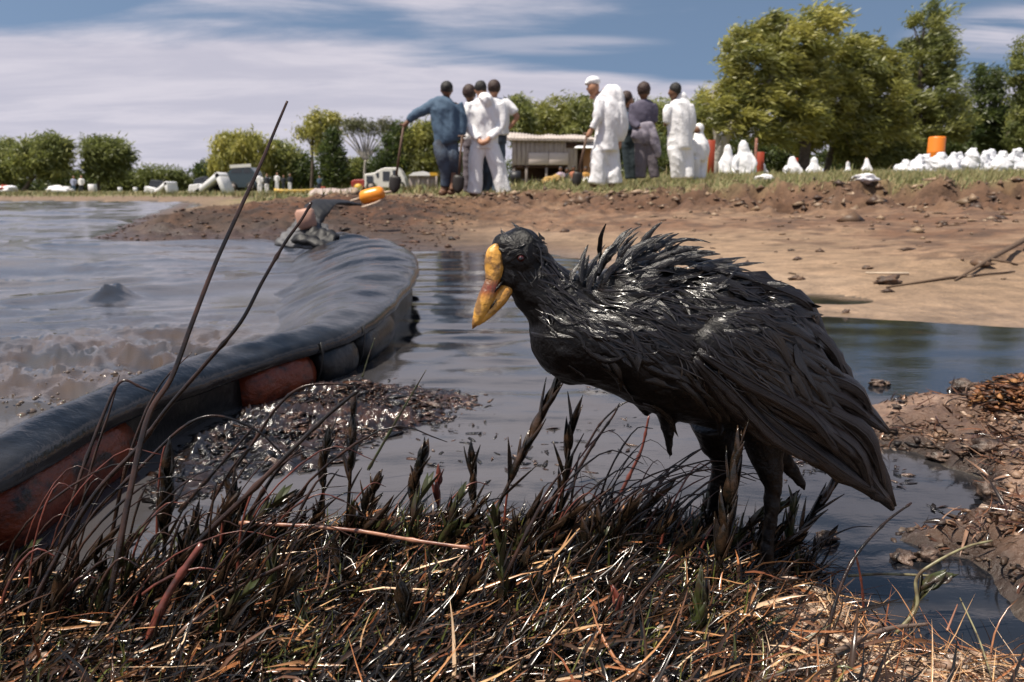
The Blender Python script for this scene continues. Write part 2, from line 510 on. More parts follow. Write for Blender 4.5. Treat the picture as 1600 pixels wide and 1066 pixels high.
cC = mixc(C(0.060, 0.042, 0.028), C(0.115, 0.075, 0.048), sst(-0.3, 0.5, n2))
rightmud = sst(0.08, 0.26, X + 0.08 * n2) * sst(0.88, 0.72, Y)
cC = mixc(cC, C(0.36, 0.255, 0.18), rightmud)
cC = mixc(cC, C(0.02, 0.015, 0.012), sst(0.03, 0.0, dC) * 0.8)
col = np.where((dC > -0.12)[:, None], cC, col)
under = H < 0.0
col = np.where(under[:, None], C(0.05, 0.04, 0.03), col)
wet = np.clip(sst(0.8, 0.0, dA) * (dA > -1) + (dB > -0.5) * 0.8 + (dC > -0.5) * 0.75 * (1 - rightmud * 0.8), 0, 1)
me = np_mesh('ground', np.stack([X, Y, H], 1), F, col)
wa = me.attributes.new('wet', 'FLOAT', 'POINT'); wa.data.foreach_set('value', wet.astype(np.float32))

m = bpy.data.materials.new('ground_mud'); m.use_nodes = True
t = m.node_tree; p = t.nodes['Principled BSDF']
def nd(t, typ, **k):
    n = t.nodes.new(typ)
    for a, b in k.items(): setattr(n, a, b)
    return n
a = nd(t, 'ShaderNodeAttribute', attribute_name='tint'); w_ = nd(t, 'ShaderNodeAttribute', attribute_name='wet')
g = nd(t, 'ShaderNodeTexCoord')
def tnoise(scale, det=6, rough=0.62, vec=None):
    n = nd(t, 'ShaderNodeTexNoise'); n.inputs['Scale'].default_value = scale; n.inputs['Detail'].default_value = det
    n.inputs['Roughness'].default_value = rough; t.links.new(vec or g.outputs['Object'], n.inputs['Vector']); return n.outputs['Fac']
def rng(x, a0, a1, b0, b1):
    n = nd(t, 'ShaderNodeMapRange'); t.links.new(x, n.inputs[0])
    for i, q in enumerate((a0, a1, b0, b1)): n.inputs[1 + i].default_value = q
    return n.outputs[0]
na, nb, nc = tnoise(9, 8), tnoise(70, 8, 0.7), tnoise(1.7, 5)
mul = nd(t, 'ShaderNodeMath', operation='MULTIPLY'); t.links.new(rng(na, 0.3, 0.7, 0.62, 1.36), mul.inputs[0]); t.links.new(rng(nb, 0.3, 0.7, 0.72, 1.28), mul.inputs[1])
mul2 = nd(t, 'ShaderNodeMath', operation='MULTIPLY'); t.links.new(mul.outputs[0], mul2.inputs[0]); t.links.new(rng(nc, 0.3, 0.7, 0.85, 1.15), mul2.inputs[1])
vm = nd(t, 'ShaderNodeVectorMath', operation='SCALE'); t.links.new(a.outputs['Color'], vm.inputs[0]); t.links.new(mul2.outputs[0], vm.inputs['Scale'])
t.links.new(vm.outputs[0], p.inputs['Base Color'])
rr = nd(t, 'ShaderNodeMath', operation='SUBTRACT'); rr.inputs[0].default_value = 0.92
t.links.new(rng(w_.outputs['Fac'], 0, 1, 0, 0.60), rr.inputs[1]); t.links.new(rr.outputs[0], p.inputs['Roughness'])
bsum = nd(t, 'ShaderNodeMath', operation='ADD'); t.links.new(rng(na, 0, 1, 0, 1.0), bsum.inputs[0]); t.links.new(rng(nb, 0, 1, 0, 0.28), bsum.inputs[1])
bs2 = nd(t, 'ShaderNodeMath', operation='ADD'); t.links.new(bsum.outputs[0], bs2.inputs[0]); t.links.new(rng(tnoise(2.6, 6, 0.6), 0, 1, 0, 3.2), bs2.inputs[1]); bsum = bs2
b = nd(t, 'ShaderNodeBump'); b.inputs['Strength'].default_value = 0.75; b.inputs['Distance'].default_value = 0.03
t.links.new(bsum.outputs[0], b.inputs['Height']); t.links.new(b.outputs[0], p.inputs['Normal'])
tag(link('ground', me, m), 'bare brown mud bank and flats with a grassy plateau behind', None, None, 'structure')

# ---------------------------------------------------------------- the boom's course (used by the water too)
BOOM = [  # front edge: pixel at water level, height of the front edge, height of the crest, width of the cover
    ((-620, 1100), 0.095, 0.128, 0.14), ((-250, 985), 0.095, 0.128, 0.14), ((0, 868), 0.098, 0.130, 0.14), ((120, 782), 0.098, 0.128, 0.14),
    ((250, 705), 0.094, 0.124, 0.15), ((380, 640), 0.088, 0.118, 0.18), ((490, 602), 0.090, 0.120, 0.24),
    ((570, 568), 0.100, 0.128, 0.32), ((622, 520), 0.110, 0.136, 0.46), ((650, 470), 0.118, 0.142, 0.60), ((640, 430), 0.115, 0.142, 0.68), ((596, 405), 0.100, 0.140, 0.58),
    ((540, 392), 0.090, 0.130, 0.42), ((490, 388), 0.085, 0.125, 0.30)]
BC = smoothpath([(*at_z(u, v, 0.0)[:2], a, b_, w) for (u, v), a, b_, w in BOOM], 260)
_bt = np.gradient(BC[:, :2], axis=0); _bt /= np.linalg.norm(_bt, axis=1)[:, None]
BN = np.stack([-_bt[:, 1], _bt[:, 0]], 1)          # towards the open water side

# ---------------------------------------------------------------- the water
MUCKW = zpoly([(225, 760), (270, 705), (330, 665), (400, 632), (470, 604), (560, 598), (600, 602), (650, 604), (720, 612), (748, 622), (742, 645), (700, 660), (640, 672), (600, 692),
        (560, 712), (520, 730), (440, 745), (370, 755), (300, 790), (250, 800)])
X, Y, F = fan(0.30, 700, 620, 37, 470, 92, 26)
H, dA, dB, dC, kk, left = land(X, Y, True)
open_poly = [tuple(q) for q in BC[:, :2]] + [(-1.9, 6.9), (-3.7, 6.9), (-12, 30), (-500, 40), (-500, -200), (-3, -20), (-2.2, 0.0)]
dO = sdist(open_poly, X, Y)
openw = sst(-0.02, 0.35, dO)
dist = np.hypot(X, Y)
z = np.zeros_like(X)
# open side: short choppy brown waves that run up to the boom
for k, (wl_, amp, ang, s_) in enumerate([(2.6, 0.060, 0.35, 1), (1.1, 0.030, -0.2, 2), (0.42, 0.010, 0.25, 3), (0.17, 0.0030, -0.3, 4)]):
    ca, sa = math.cos(ang), math.sin(ang)
    xx = (X * ca + Y * sa) / (wl_ * 2.3); yy = (-X * sa + Y * ca) / wl_
    q = 1 - np.abs(fbm(xx, yy, 2, 200 + k)) * 2.0
    fade = np.clip(dist / (wl_ * 1.3), 0, 1) * sst(0.005, 0.020, wl_ / (dist + 0.3))
    z += openw * amp * q * q * np.sign(q) * fade * (0.8 if k < 2 else 1)
z -= openw * 0.012
# the splash where the chop breaks against the boom
sp = at_z(190, 570, 0)
SPL = np.exp(-(((X - sp.x) / 0.34) ** 2 + ((Y - sp.y) / 0.34) ** 2)) * openw
sp2 = at_z(60, 610, 0)
SPL = np.maximum(SPL, 0.8 * np.exp(-(((X - sp2.x) / 0.35) ** 2 + ((Y - sp2.y) / 0.20) ** 2)) * openw)
rg = ridged(X * 7 + Y * 2, Y * 9, 4, 230)
z += SPL * (0.055 * (rg - 0.52) + 0.030 * (ridged(X * 26, Y * 30, 3, 231) - 0.5))
z += openw * sst(.6, 1.4, Y) * sst(9, 3, Y) * 0.010 * fbm(X * 4.5, Y * 9, 3, 232) * sst(-.2, .3, fbm(X * 1.1, Y * 1.6, 2, 234))
mk = sst(0.0, 0.05, sdist(MUCKW, X, Y))
z += mk * (0.010 * ridged(X * 38, Y * 46, 3, 233) - 0.003)
hp = at_z(175, 478, 0)
z += 0.070 * np.exp(-(((X - hp.x) / 0.065) ** 2 + ((Y - hp.y) / 0.09) ** 2)) * np.clip(0.6 + 0.9 * fbm(X * 11, Y * 11, 3, 77), 0, 2)
# sheltered side: soft flat ripples, long across the view; pond nearly still
shel = (1 - openw)
pond = sst(0.55, 0.9, X) * sst(1.35, 1.75, Y)
amp = shel * (0.0046 * (1 - 0.93 * pond)) * sst(0.9, 2.2, Y) + shel * 0.0006
z += amp * fbm(X * 3.2, Y * 9.5, 2, 240) * 1.3
z += shel * (0.0011 * (1 - 0.8 * pond)) * fbm(X * 16, Y * 34, 3, 242) * sst(6, 2, dist)
scum = np.clip(sst(0.05, 0.5, fbm(X * 5, Y * 13, 4, 250)) * shel * (1 - pond), 0, 1)
lum = 0.35 + 0 * X
deep = C(0.010, 0.011, 0.014)
col = mixc(np.repeat(deep, len(X), 0), C(0.070, 0.062, 0.058), openw * sst(-0.5, 0.4, fbm(X * 1.3, Y * 2.2, 4, 260)) * 0.95)
col = mixc(col, C(0.080, 0.055, 0.040), np.clip(SPL * 1.3, 0, 1) * sst(-.3, .3, fbm(X * 12, Y * 14, 3, 236)) * 0.85)
film = shel * sst(0.45, 0.15, X - 0.25 * (Y - 1)) * sst(2.6, 1.2, Y)
col = mixc(col, C(0.060, 0.056, 0.058), film * 0.9)
col = mixc(col, C(0.050, 0.044, 0.042), scum * 0.6)
keep = H < 0.02
V, F2, ex = trim(np.stack([X, Y, z], 1), F, keep, [col, openw, SPL])
me = np_mesh('water', V, F2, ex[0])
oa = me.attributes.new('openw', 'FLOAT', 'POINT'); oa.data.foreach_set('value', (ex[1]).astype(np.float32))
m = bpy.data.materials.new('oily_water'); m.use_nodes = True
t = m.node_tree; p = t.nodes['Principled BSDF']
a = nd(t, 'ShaderNodeAttribute', attribute_name='tint'); o_ = nd(t, 'ShaderNodeAttribute', attribute_name='openw')
g = nd(t, 'ShaderNodeTexCoord')
t.links.new(a.outputs['Color'], p.inputs['Base Color'])
p.inputs['IOR'].default_value = 1.62
mp = nd(t, 'ShaderNodeMapping'); mp.inputs['Scale'].default_value = (1, 2.4, 1); t.links.new(g.outputs['Object'], mp.inputs[0])
n1_ = tnoise(24, 4, 0.55, mp.outputs[0]); n2_ = tnoise(95, 3, 0.5, mp.outputs[0]); n3_ = tnoise(7, 3, 0.6, mp.outputs[0])
t.links.new(rng(n3_, 0.35, 0.7, 0.035, 0.12), p.inputs['Roughness'])
sm = nd(t, 'ShaderNodeMath', operation='ADD'); t.links.new(n1_, sm.inputs[0]); t.links.new(rng(n2_, 0, 1, 0, 0.25), sm.inputs[1])
b = nd(t, 'ShaderNodeBump'); b.inputs['Distance'].default_value = 0.004
t.links.new(rng(o_.outputs['Fac'], 0, 1, 0.10, 0.30), b.inputs['Strength'])
t.links.new(sm.outputs[0], b.inputs['Height']); t.links.new(b.outputs[0], p.inputs['Normal'])
tag(link('water', me, m), 'grey oily water, choppy beyond the boom and calm inside it', None, None, 'structure')
# ---------------------------------------------------------------- the oiled bird
BY = 0.80
def pb(u, v, dy=0.0): return at_y(u, v, BY + dy)
K = mpp(BY)
def feather_mat(name, base, rough, bstr):
    m = bpy.data.materials.new(name); m.use_nodes = True
    t = m.node_tree; p = t.nodes['Principled BSDF']
    p.inputs['Base Color'].default_value = (*base, 1)
    p.inputs['IOR'].default_value = 1.48
    p.inputs['Specular IOR Level'].default_value = 0.62
    uv = nd(t, 'ShaderNodeUVMap', uv_map='UVMap')
    mp = nd(t, 'ShaderNodeMapping'); mp.inputs['Scale'].default_value = (9, 1.3, 1) if 'flight' not in name else (26, 3.2, 1); t.links.new(uv.outputs[0], mp.inputs[0])
    oi = nd(t, 'ShaderNodeObjectInfo')
    cb = nd(t, 'ShaderNodeCombineXYZ'); t.links.new(oi.outputs['Random'], cb.inputs[2])
    ms = nd(t, 'ShaderNodeVectorMath', operation='MULTIPLY_ADD'); t.links.new(cb.outputs[0], ms.inputs[0]); ms.inputs[1].default_value = (0, 0, 60)
    t.links.new(mp.outputs[0], ms.inputs[2])
    n = nd(t, 'ShaderNodeTexNoise'); n.inputs['Scale'].default_value = 1.6; n.inputs['Detail'].default_value = 6; n.inputs['Roughness'].default_value = 0.65
    t.links.new(ms.outputs[0], n.inputs['Vector'])
    b = nd(t, 'ShaderNodeBump'); b.inputs['Strength'].default_value = bstr; b.inputs['Distance'].default_value = 0.0006
    t.links.new(n.outputs['Fac'], b.inputs['Height']); t.links.new(b.outputs[0], p.inputs['Normal'])
    r = nd(t, 'ShaderNodeMapRange'); r.inputs[1].default_value = 0.3; r.inputs[2].default_value = 0.7
    r.inputs[3].default_value = rough - 0.07; r.inputs[4].default_value = rough + 0.14
    t.links.new(n.outputs['Fac'], r.inputs[0]); t.links.new(r.outputs[0], p.inputs['Roughness'])
    p.inputs['Anisotropic'].default_value = 0.5
    return m
M_feather = feather_mat('oiled_feather', (0.0060, 0.0045, 0.0040), 0.21, 1.0)
M_flight = feather_mat('oiled_flight_feather', (0.0080, 0.0058, 0.0058), 0.22, 1.0)
M_birdskin = mat('oiled_plumage', (0.0035, 0.0028, 0.0026), rough=0.32, spec=0.28, bump=.8, bscale=210, bdist=0.0022, bdetail=6)
M_leg = mat('oiled_leg', (0.006, 0.005, 0.0045), rough=0.30, spec=0.45, bump=0.8, bscale=260, bdist=0.001)

foot = Vector((pb(1195, 925, -0.04).x, BY - 0.04, 0.02))
bird = empty('oiled_bird', foot, 'black oil-soaked coot with a yellow bill standing on the dead grass', 'bird')

bb = MB()
VR = (0, 0, 1)
def chain(mb, st, n=18):
    """st: u, v, radius px, depth radius m, dy"""
    P = smoothpath([(u, v, r, d, dy) for u, v, r, d, dy in st], len(st) * 4)
    mb.tube([pb(a[0], a[1], a[4]) for a in P], [(max(a[2], 1) * K, max(a[3], .0006)) for a in P], n=n, ref=VR)
chain(bb, [(862, 478, 38, .022, 0), (885, 500, 58, .036, 0), (925, 520, 80, .050, 0), (985, 527, 100, .058, 0), (1050, 542, 110, .060, 0), (1115, 565, 108, .058, 0),
           (1180, 588, 96, .052, 0), (1235, 612, 72, .040, .005), (1285, 640, 42, .026, .008), (1325, 668, 16, .014, .01)])
bb.ball(pb(906, 522, 0), (80 * K, .045, 80 * K), 20, 14)
bb.ball(pb(1000, 470, 0.005), (80 * K, .045, 66 * K), 20, 14)
bb.ball(pb(1110, 512, 0), (100 * K, .052, 98 * K), 20, 14)
bb.ball(pb(1192, 540, 0), (85 * K, .048, 90 * K), 20, 14)
chain(bb, [(815, 418, 36, .019, -.004), (832, 436, 44, .021, -.003), (850, 455, 50, .026, 0), (880, 482, 60, .034, 0)])
bb.ball(pb(812, 401, -.004), (44 * K, .0225, 44 * K), 20, 14)
bb.ball(pb(800, 430, -.006), (30 * K, .018, 26 * K), 16, 12)
bb.ball(pb(790, 392, -.008), (26 * K, .015, 26 * K), 16, 12)
# thighs, shanks, toes: one continuous body
def leg(st, toes):
    chain(bb, st, 14)
    u, v, dy = toes[0]
    for tu, tv, td in toes[1:]:
        a = pb(u, v, dy); c = pb(tu, tv, td)
        mid = (a + c) / 2 + Vector((0, 0, 0.010))
        bb.tube([a, mid, c], [.0048, .0042, .0016], 8)
leg([(1190, 660, 50, .030, -.025), (1196, 700, 31, .019, -.030), (1204, 738, 20, .0125, -.034), (1207, 765, 15, .0085, -.036), (1204, 810, 12, .0065, -.038),
     (1197, 870, 12, .0065, -.040), (1193, 915, 17, .009, -.042)],
    [(1195, 925, -.042), (1140, 962, -.075), (1195, 985, -.085), (1262, 948, -.055), (1215, 905, .0)])
leg([(1120, 655, 52, .028, .03), (1124, 690, 36, .020, .035), (1130, 716, 24, .013, .038), (1126, 745, 19, .011, .040), (1116, 790, 14, .0075, .045),
     (1106, 840, 13, .0075, .05), (1100, 862, 14, .008, .05)],
    [(1100, 862, .05), (1052, 880, .03), (1090, 892, .02), (1140, 872, .035), (1112, 850, .09)])
# drooping wet tips of plumage under the belly
chain(bb, [(1040, 640, 16, .012, -.01), (1043, 668, 13, .006, -.012), (1046, 700, 7, .003, -.012), (1047, 722, 1, .001, -.012)], 10)
chain(bb, [(1210, 700, 16, .010, -.005), (1232, 728, 13, .006, -.005), (1250, 752, 9, .004, -.005), (1258, 766, 2, .001, -.005)], 10)
chain(bb, [(1005, 632, 12, .012, 0), (1010, 645, 8, .006, 0), (1015, 652, 2, .002, 0)], 10)
chain(bb, [(905, 590, 12, .010, 0), (880, 594, 6, .006, 0), (872, 590, 2, .002, 0)], 10)
body_me = fuse(bb.mesh('body'), 0.0024, 5, (0.0022, 85))
bvh = BVHTree.FromPolygons([v.co.copy() for v in body_me.vertices], [tuple(p.vertices) for p in body_me.polygons])
body = link('body', body_me, M_birdskin, bird)

# the folded wing, its bulk standing off the flank
wb = MB()
chain(wb, [(1078, 545, 20, .008, -.048), (1100, 545, 44, .016, -.050), (1150, 552, 78, .020, -.050), (1210, 585, 82, .020, -.046), (1260, 635, 58, .017, -.042),
           (1310, 690, 34, .012, -.038), (1352, 735, 18, .007, -.036)], 18)
wing_me = fuse(wb.mesh('wing'), 0.0026, 5, (0.0016, 80))
bvw = BVHTree.FromPolygons([v.co.copy() for v in wing_me.vertices], [tuple(p.vertices) for p in wing_me.polygons])
wing = link('wing', wing_me, M_birdskin, bird)

def ribbon(path, widths, nrm_hint, camber=0.22, nx=4, split=0.0, rnd=None, twist=0.0):
    """a feather: rachis path (n,3), half widths (n), surface normals (n,3)"""
    path = np.asarray(path, float); n = len(path)
    T = np.gradient(path, axis=0); T /= np.linalg.norm(T, axis=1)[:, None] + 1e-9
    N = np.asarray(nrm_hint, float); N = N - T * (N * T).sum(1)[:, None]; N /= np.linalg.norm(N, axis=1)[:, None] + 1e-9
    S = np.cross(T, N)
    vs = []; uv = []
    js = np.linspace(-1, 1, nx + 1)
    for i in range(n):
        for j in js:
            w = widths[i] * (1 + (rnd.uniform(-split, split) if rnd and abs(j) > .8 else 0))
            lag = -0.35 * abs(j) * widths[i]
            p = path[i] + S[i] * j * w - N[i] * (camber * j * j * w) + N[i] * (0.10 * w if abs(j) < 0.05 else 0) + T[i] * lag * -0.6
            p = p + N[i] * twist * j * w
            vs.append(p); uv.append(((j + 1) / 2, i / (n - 1)))
    m_ = nx + 1
    F = [(i * m_ + k, i * m_ + k + 1, (i + 1) * m_ + k + 1, (i + 1) * m_ + k) for i in range(n - 1) for k in range(nx)]
    return np.array(vs), np.array(F), np.array(uv)
def wprof(t, blunt=0.6):
    return np.sin(np.pi * np.clip(t, 0, 1) ** blunt) ** 0.75 * (1 - 0.25 * t) + 0.04 * (1 - t)
rf = random.Random(3)
camp = Vector((0, 0, CAM_Z))
FIELD = [((800, 375), (-.35, -.2)), ((850, 400), (.6, .8)), ((860, 440), (.8, .6)), ((830, 470), (.5, .8)), ((900, 480), (.88, .42)), ((900, 560), (.75, .62)),
         ((960, 440), (.92, -.18)), ((960, 500), (.9, .40)), ((960, 590), (.85, .5)), ((1000, 410), (.93, -.28)), ((1040, 520), (.85, .52)),
         ((1060, 420), (.98, .05)), ((1120, 430), (.97, .2)), ((1100, 600), (.8, .6)), ((1180, 460), (.9, .42)), ((1100, 480), (.94, .22)), ((1240, 520), (.72, .7)),
         ((1150, 540), (.84, .5)), ((1090, 545), (.45, .85)), ((1200, 600), (.80, .6)), ((1280, 650), (.76, .64))]
def fdir(u, v):
    sx = sy = 0
    for (a, b), (c, d) in FIELD:
        w = 1 / (((u - a) ** 2 + (v - b) ** 2) + 300) ** 1.5
        sx += c * w; sy += d * w
    l = math.hypot(sx, sy); return sx / l, sy / l
def cast(u, v, tree, back=False):
    d = ray(u, v).normalized()
    if back:
        far = camp + d * 1.6
        return tree.ray_cast(far, -d)
    return tree.ray_cast(camp, d)
def feather(name, u, v, L, Wd, tree, m, lift=.004, n=8, split=.25, back=False, camber=.25, swirl=0.0, blunt=.6):
    pts = []; nr = []
    du, dv = fdir(u, v); a = math.atan2(dv, du) + rf.gauss(0, .22)
    x, y = u, v; last = None
    for i in range(n):
        t = i / (n - 1)
        hit = cast(x, y, tree, back)
        if hit[0] is None:
            if last is None: return None
            p = last[0] + (last[0] - last[2]) * 0.9 if last[2] is not None else last[0]
            nn = last[1]
        else:
            p, nn = hit[0], hit[1]
            if last is not None and (p - last[0]).length > .03: p = last[0] + (last[0] - last[2] if last[2] is not None else Vector((0.003, 0, 0)))
        prev = last[0] if last else None
        last = (p, nn, prev)
        pts.append(p + nn * (0.0004 + lift * t ** 1.3)); nr.append(nn)
        x += math.cos(a) * L / (n - 1); y += math.sin(a) * L / (n - 1); a += swirl / n
    P = np.array([list(q) for q in pts]); N = np.array([list(q) for q in nr])
    P[1:-1] = (P[:-2] + P[1:-1] * 2 + P[2:]) / 4
    N = (N + N.mean(0) * .8)
    w = wprof(np.linspace(0.02, 1, n), blunt) * Wd * K * .5
    V, F_, UV = ribbon(P, w, N, camber * 1.7, 4, split, rf, rf.gauss(0, .34))
    me = np_mesh(name, V, F_, uv=UV)
    return link(name, me, m, bird)
nf = 0
# breast, flank and back: overlapping wet contour feathers, rear ones first
cand = []
for gy in range(0, 16):
    for gx in range(0, 26):
        u = 835 + gx * 22 + (gy % 2) * 11 + rf.uniform(-7, 7); v = 395 + gy * 20 + rf.uniform(-6, 6)
        cand.append((u, v))
for u, v in cand:
    h = cast(u, v, bvh)
    if h[0] is None or u > 1300 or v > 640 or h[0].z < 0.16: continue
    dark = v > 470 + (u - 830) * .42 + 40          # the belly is smooth and clogged, few feathers stand out
    if dark and rf.random() < .72: continue
    if cast(u, v, bvw)[0] is not None and rf.random() < .7: continue
    if nf >= 205: break
    small = u < 900
    L = rf.uniform(34, 48) if small else rf.uniform(52, 84)
    o = feather('feather', u, v, L, rf.uniform(9, 14) if small else rf.uniform(12, 24), bvh, M_feather,
                lift=rf.uniform(.001, .003) if small or dark else rf.uniform(.002, .007), split=.45, swirl=rf.gauss(0, .8))
    if o: nf += 1
for gy in range(9):
    for gx in range(11):
        u = 1082 + gx * 22 + (gy % 2) * 11 + rf.uniform(-6, 6); v = 470 + gy * 21 + rf.uniform(-5, 5)
        if cast(u, v, bvw)[0] is None or nf >= 262: continue
        q = (u - 1080) / 230
        o = feather('feather', u, v, rf.uniform(46, 66) + 34 * q, rf.uniform(17, 24) + 6 * q, bvw, M_feather, lift=rf.uniform(.001, .004), split=.22, swirl=rf.gauss(0, .35))
        if o: nf += 1
for k in range(36):                                  # the far flank
    u = rf.uniform(880, 1240); v = rf.uniform(430, 580)
    o = feather('feather', u, v, rf.uniform(60, 84), rf.uniform(20, 30), bvh, M_feather, back=True)
    if o: nf += 1
# fine wet strands lying over breast, back and wing
sv = []; sf = []; so = 0
for k in range(950):
    on_w = k % 8 < 1
    u, v = (rf.uniform(1085, 1200), rf.uniform(470, 600)) if on_w else (rf.uniform(835, 1270), rf.uniform(370, 600))
    tr_ = bvw if on_w else bvh
    if cast(u, v, tr_)[0] is None or (not on_w and (v > 455 + (u - 830) * .40 + 30 or (u > 1120 and v > 500))): continue
    du, dv = fdir(u, v); a = math.atan2(dv, du) + rf.gauss(0, .17); L_ = rf.uniform(18, 52); x, y = u, v; pts = []; lift0 = rf.uniform(.001, .0055)
    for i in range(5):
        h_ = cast(x, y, tr_)
        if h_[0] is None: break
        pts.append(h_[0] + h_[1] * (lift0 + .0015 * i / 4)); x += math.cos(a) * L_ / 4; y += math.sin(a) * L_ / 4; a += rf.gauss(0, .16); nn_ = h_[1]
    if len(pts) < 5: continue
    w_ = rf.uniform(.00035, .0010)
    V_, F_, _u = ribbon(np.array([list(q) for q in pts]), np.array([.5, 1, 1, .8, .15]) * w_, np.tile(np.array([[*nn_]]), (5, 1)), .8, 2)
    sv.append(V_); sf.append(F_ + so); so += len(V_)
M_strand = mat('wet_strands', (.010, .007, .006), rough=.17, spec=.75)
tag(link('wet_strands', np_mesh('wet_strands', np.vstack(sv), np.vstack(sf)), M_strand, bird), None, None, None, 'stuff')
# long flight feathers of wing and tail
FL = [([(1120, 432), (1205, 446), (1262, 490), (1302, 560)], 46, -.020, -.006), ([(1175, 470), (1245, 505), (1300, 548), (1336, 604)], 44, -.030, -.02),
      ([(1110, 500), (1190, 520), (1262, 545), (1322, 600)], 44, -.046, -.032), ([(1150, 525), (1245, 560), (1330, 615), (1390, 674)], 46, -.052, -.040),
      ([(1140, 545), (1230, 578), (1310, 622), (1386, 676)], 40, -.056, -.046), ([(1130, 570), (1250, 620), (1345, 690), (1398, 792)], 50, -.054, -.050),
      ([(1110, 575), (1220, 640), (1325, 705), (1396, 796)], 58, -.062, -.056), ([(1095, 570), (1190, 645), (1300, 722), (1392, 786)], 60, -.058, -.058),
      ([(1085, 560), (1150, 628), (1222, 684), (1310, 735)], 52, -.066, -.060), ([(1090, 548), (1170, 600), (1260, 650), (1345, 722)], 46, -.071, -.064),
      ([(1210, 640), (1280, 690), (1345, 735), (1397, 797)], 44, -.02, -.04), ([(1130, 610), (1190, 670), (1250, 700), (1330, 742)], 44, -.048, -.05),
      ([(1150, 480), (1210, 505), (1265, 560), (1300, 610)], 38, -.056, -.045)]
FL2 = []
for path, wd, d0, d1 in FL:
    FL2.append((path, wd * .82, d0, d1))
    j_ = [(u + rf.uniform(-9, 9), v + rf.uniform(-12, 10)) for u, v in path[:-1]] + [(path[-1][0] - rf.uniform(8, 34), path[-1][1] - rf.uniform(8, 30))]
    FL2.append((j_, wd * .62, d0 - .004, d1 - .003))
for path, wd, d0, d1 in FL2:
    P = smoothpath([(u, v, d0 + (d1 - d0) * i / 3) for i, (u, v) in enumerate(path)], 16)
    W3 = np.array([list(pb(a, b, c)) for a, b, c in P])
    tt = np.linspace(0, 1, 16)
    w = (np.minimum(1, (tt + .12) * 2.4) * np.clip((1.02 - tt) * 2.6, 0, 1) ** .55) * wd * K * .5
    w *= 1 + .07 * np.sin(tt * 31 + wd)
    for _ in range(2): w[rf.randrange(4, 14)] *= rf.uniform(.70, .88)
    N = np.tile(np.array([[-.06, -1.0, .20]]), (16, 1)) + np.array([[rf.gauss(0, .14), 0, rf.gauss(0, .24)]])
    V, F_, UV = ribbon(W3, w * .86, N, .42, 6, .16, rf)
    N2 = N / np.linalg.norm(N, axis=1)[:, None]
    o = link('flight_feather', np_mesh('flight_feather', V, F_, uv=UV), M_flight, bird)
    s = o.modifiers.new('thickness', 'SOLIDIFY'); s.thickness = .0004
    sh = MB(); sh.tube([Vector(W3[i] + N2[i] * (.0012 + .08 * w[i])) for i in range(1, 15)], [.0012 - .0008 * i / 14 for i in range(14)], 6)
    sm_ = sh.mesh('shaft'); link('shaft', sm_, M_flight, o)
# ruffled hackles on the shoulders and mantle
def hackle(u, v, ang, L, wd, curl, dy0, dy1):
    pts = []; x, y, a = u, v, ang
    n = 9
    for i in range(n):
        t = i / (n - 1); pts.append(pb(x, y, dy0 + (dy1 - dy0) * t)); x += math.cos(a) * L / (n - 1); y += math.sin(a) * L / (n - 1); a += curl / n
    P = np.array([list(q) for q in pts]); tt = np.linspace(0, 1, n)
    w = (np.sin(np.pi * np.clip(tt * .92 + .06, 0, 1) ** .7) ** .8) * wd * K * .5 + .0002
    N = np.tile(np.array([[rf.gauss(-.25, .3), -.8, rf.gauss(.45, .25)]]), (n, 1))
    V, F_, UV = ribbon(P, w, N, .35, 4, .2, rf)
    link('hackle', np_mesh('hackle', V, F_, uv=UV), M_feather, bird)
for k in range(46):
    q = k / 45
    u = 898 + 150 * q + rf.uniform(-8, 8); v = 452 - 52 * min(1, q * 2.4) + rf.uniform(-10, 30)
    a = R(-100 + 72 * q + rf.gauss(0, 9))
    hackle(u, v, a, rf.uniform(42, 68), rf.uniform(5, 11), rf.uniform(.5, 1.2), rf.uniform(-.03, .01), rf.uniform(-.02, .02))
for k in range(44):
    q = k / 43
    u = 985 + 175 * q + rf.uniform(-12, 12); v = 408 + 22 * q + rf.uniform(-14, 26)
    hackle(u, v, R(-26 + 40 * q + rf.gauss(0, 10)), rf.uniform(50, 95), rf.uniform(5, 13), rf.uniform(.1, .8), rf.uniform(-.035, .0), rf.uniform(-.03, .01))
for k in range(12):
    hackle(1030 + rf.uniform(-22, 22), 392 + rf.uniform(-10, 10), R(-52 + rf.gauss(0, 10)), rf.uniform(34, 56), rf.uniform(5, 9), rf.uniform(1.0, 1.9), -.01, .01)
hackle(1040, 382, R(-22), 72, 6, .9, -.01, .0)
for k in range(46):                                  # small wet curls on crown, cheek and nape
    a0 = rf.uniform(0, 6.28); rr_ = rf.uniform(6, 40)
    u = 822 + math.cos(a0) * rr_; v = 396 + math.sin(a0) * rr_
    h = cast(u, v, bvh)
    if h[0] is None or math.hypot(u - 815, v - 404) < 11 or u < 795: continue
    feather('head_plume', u, v, rf.uniform(14, 28), rf.uniform(3, 6), bvh, M_feather, lift=.0016, n=6, swirl=rf.gauss(.6, 1.0))
for k in range(10):
    hackle(790 + rf.uniform(-4, 70), 372 + rf.uniform(-4, 2) + abs(k - 5), R(rf.uniform(-160, -20)), rf.uniform(8, 15), 3, rf.uniform(-1, 1), -.01, -.008)

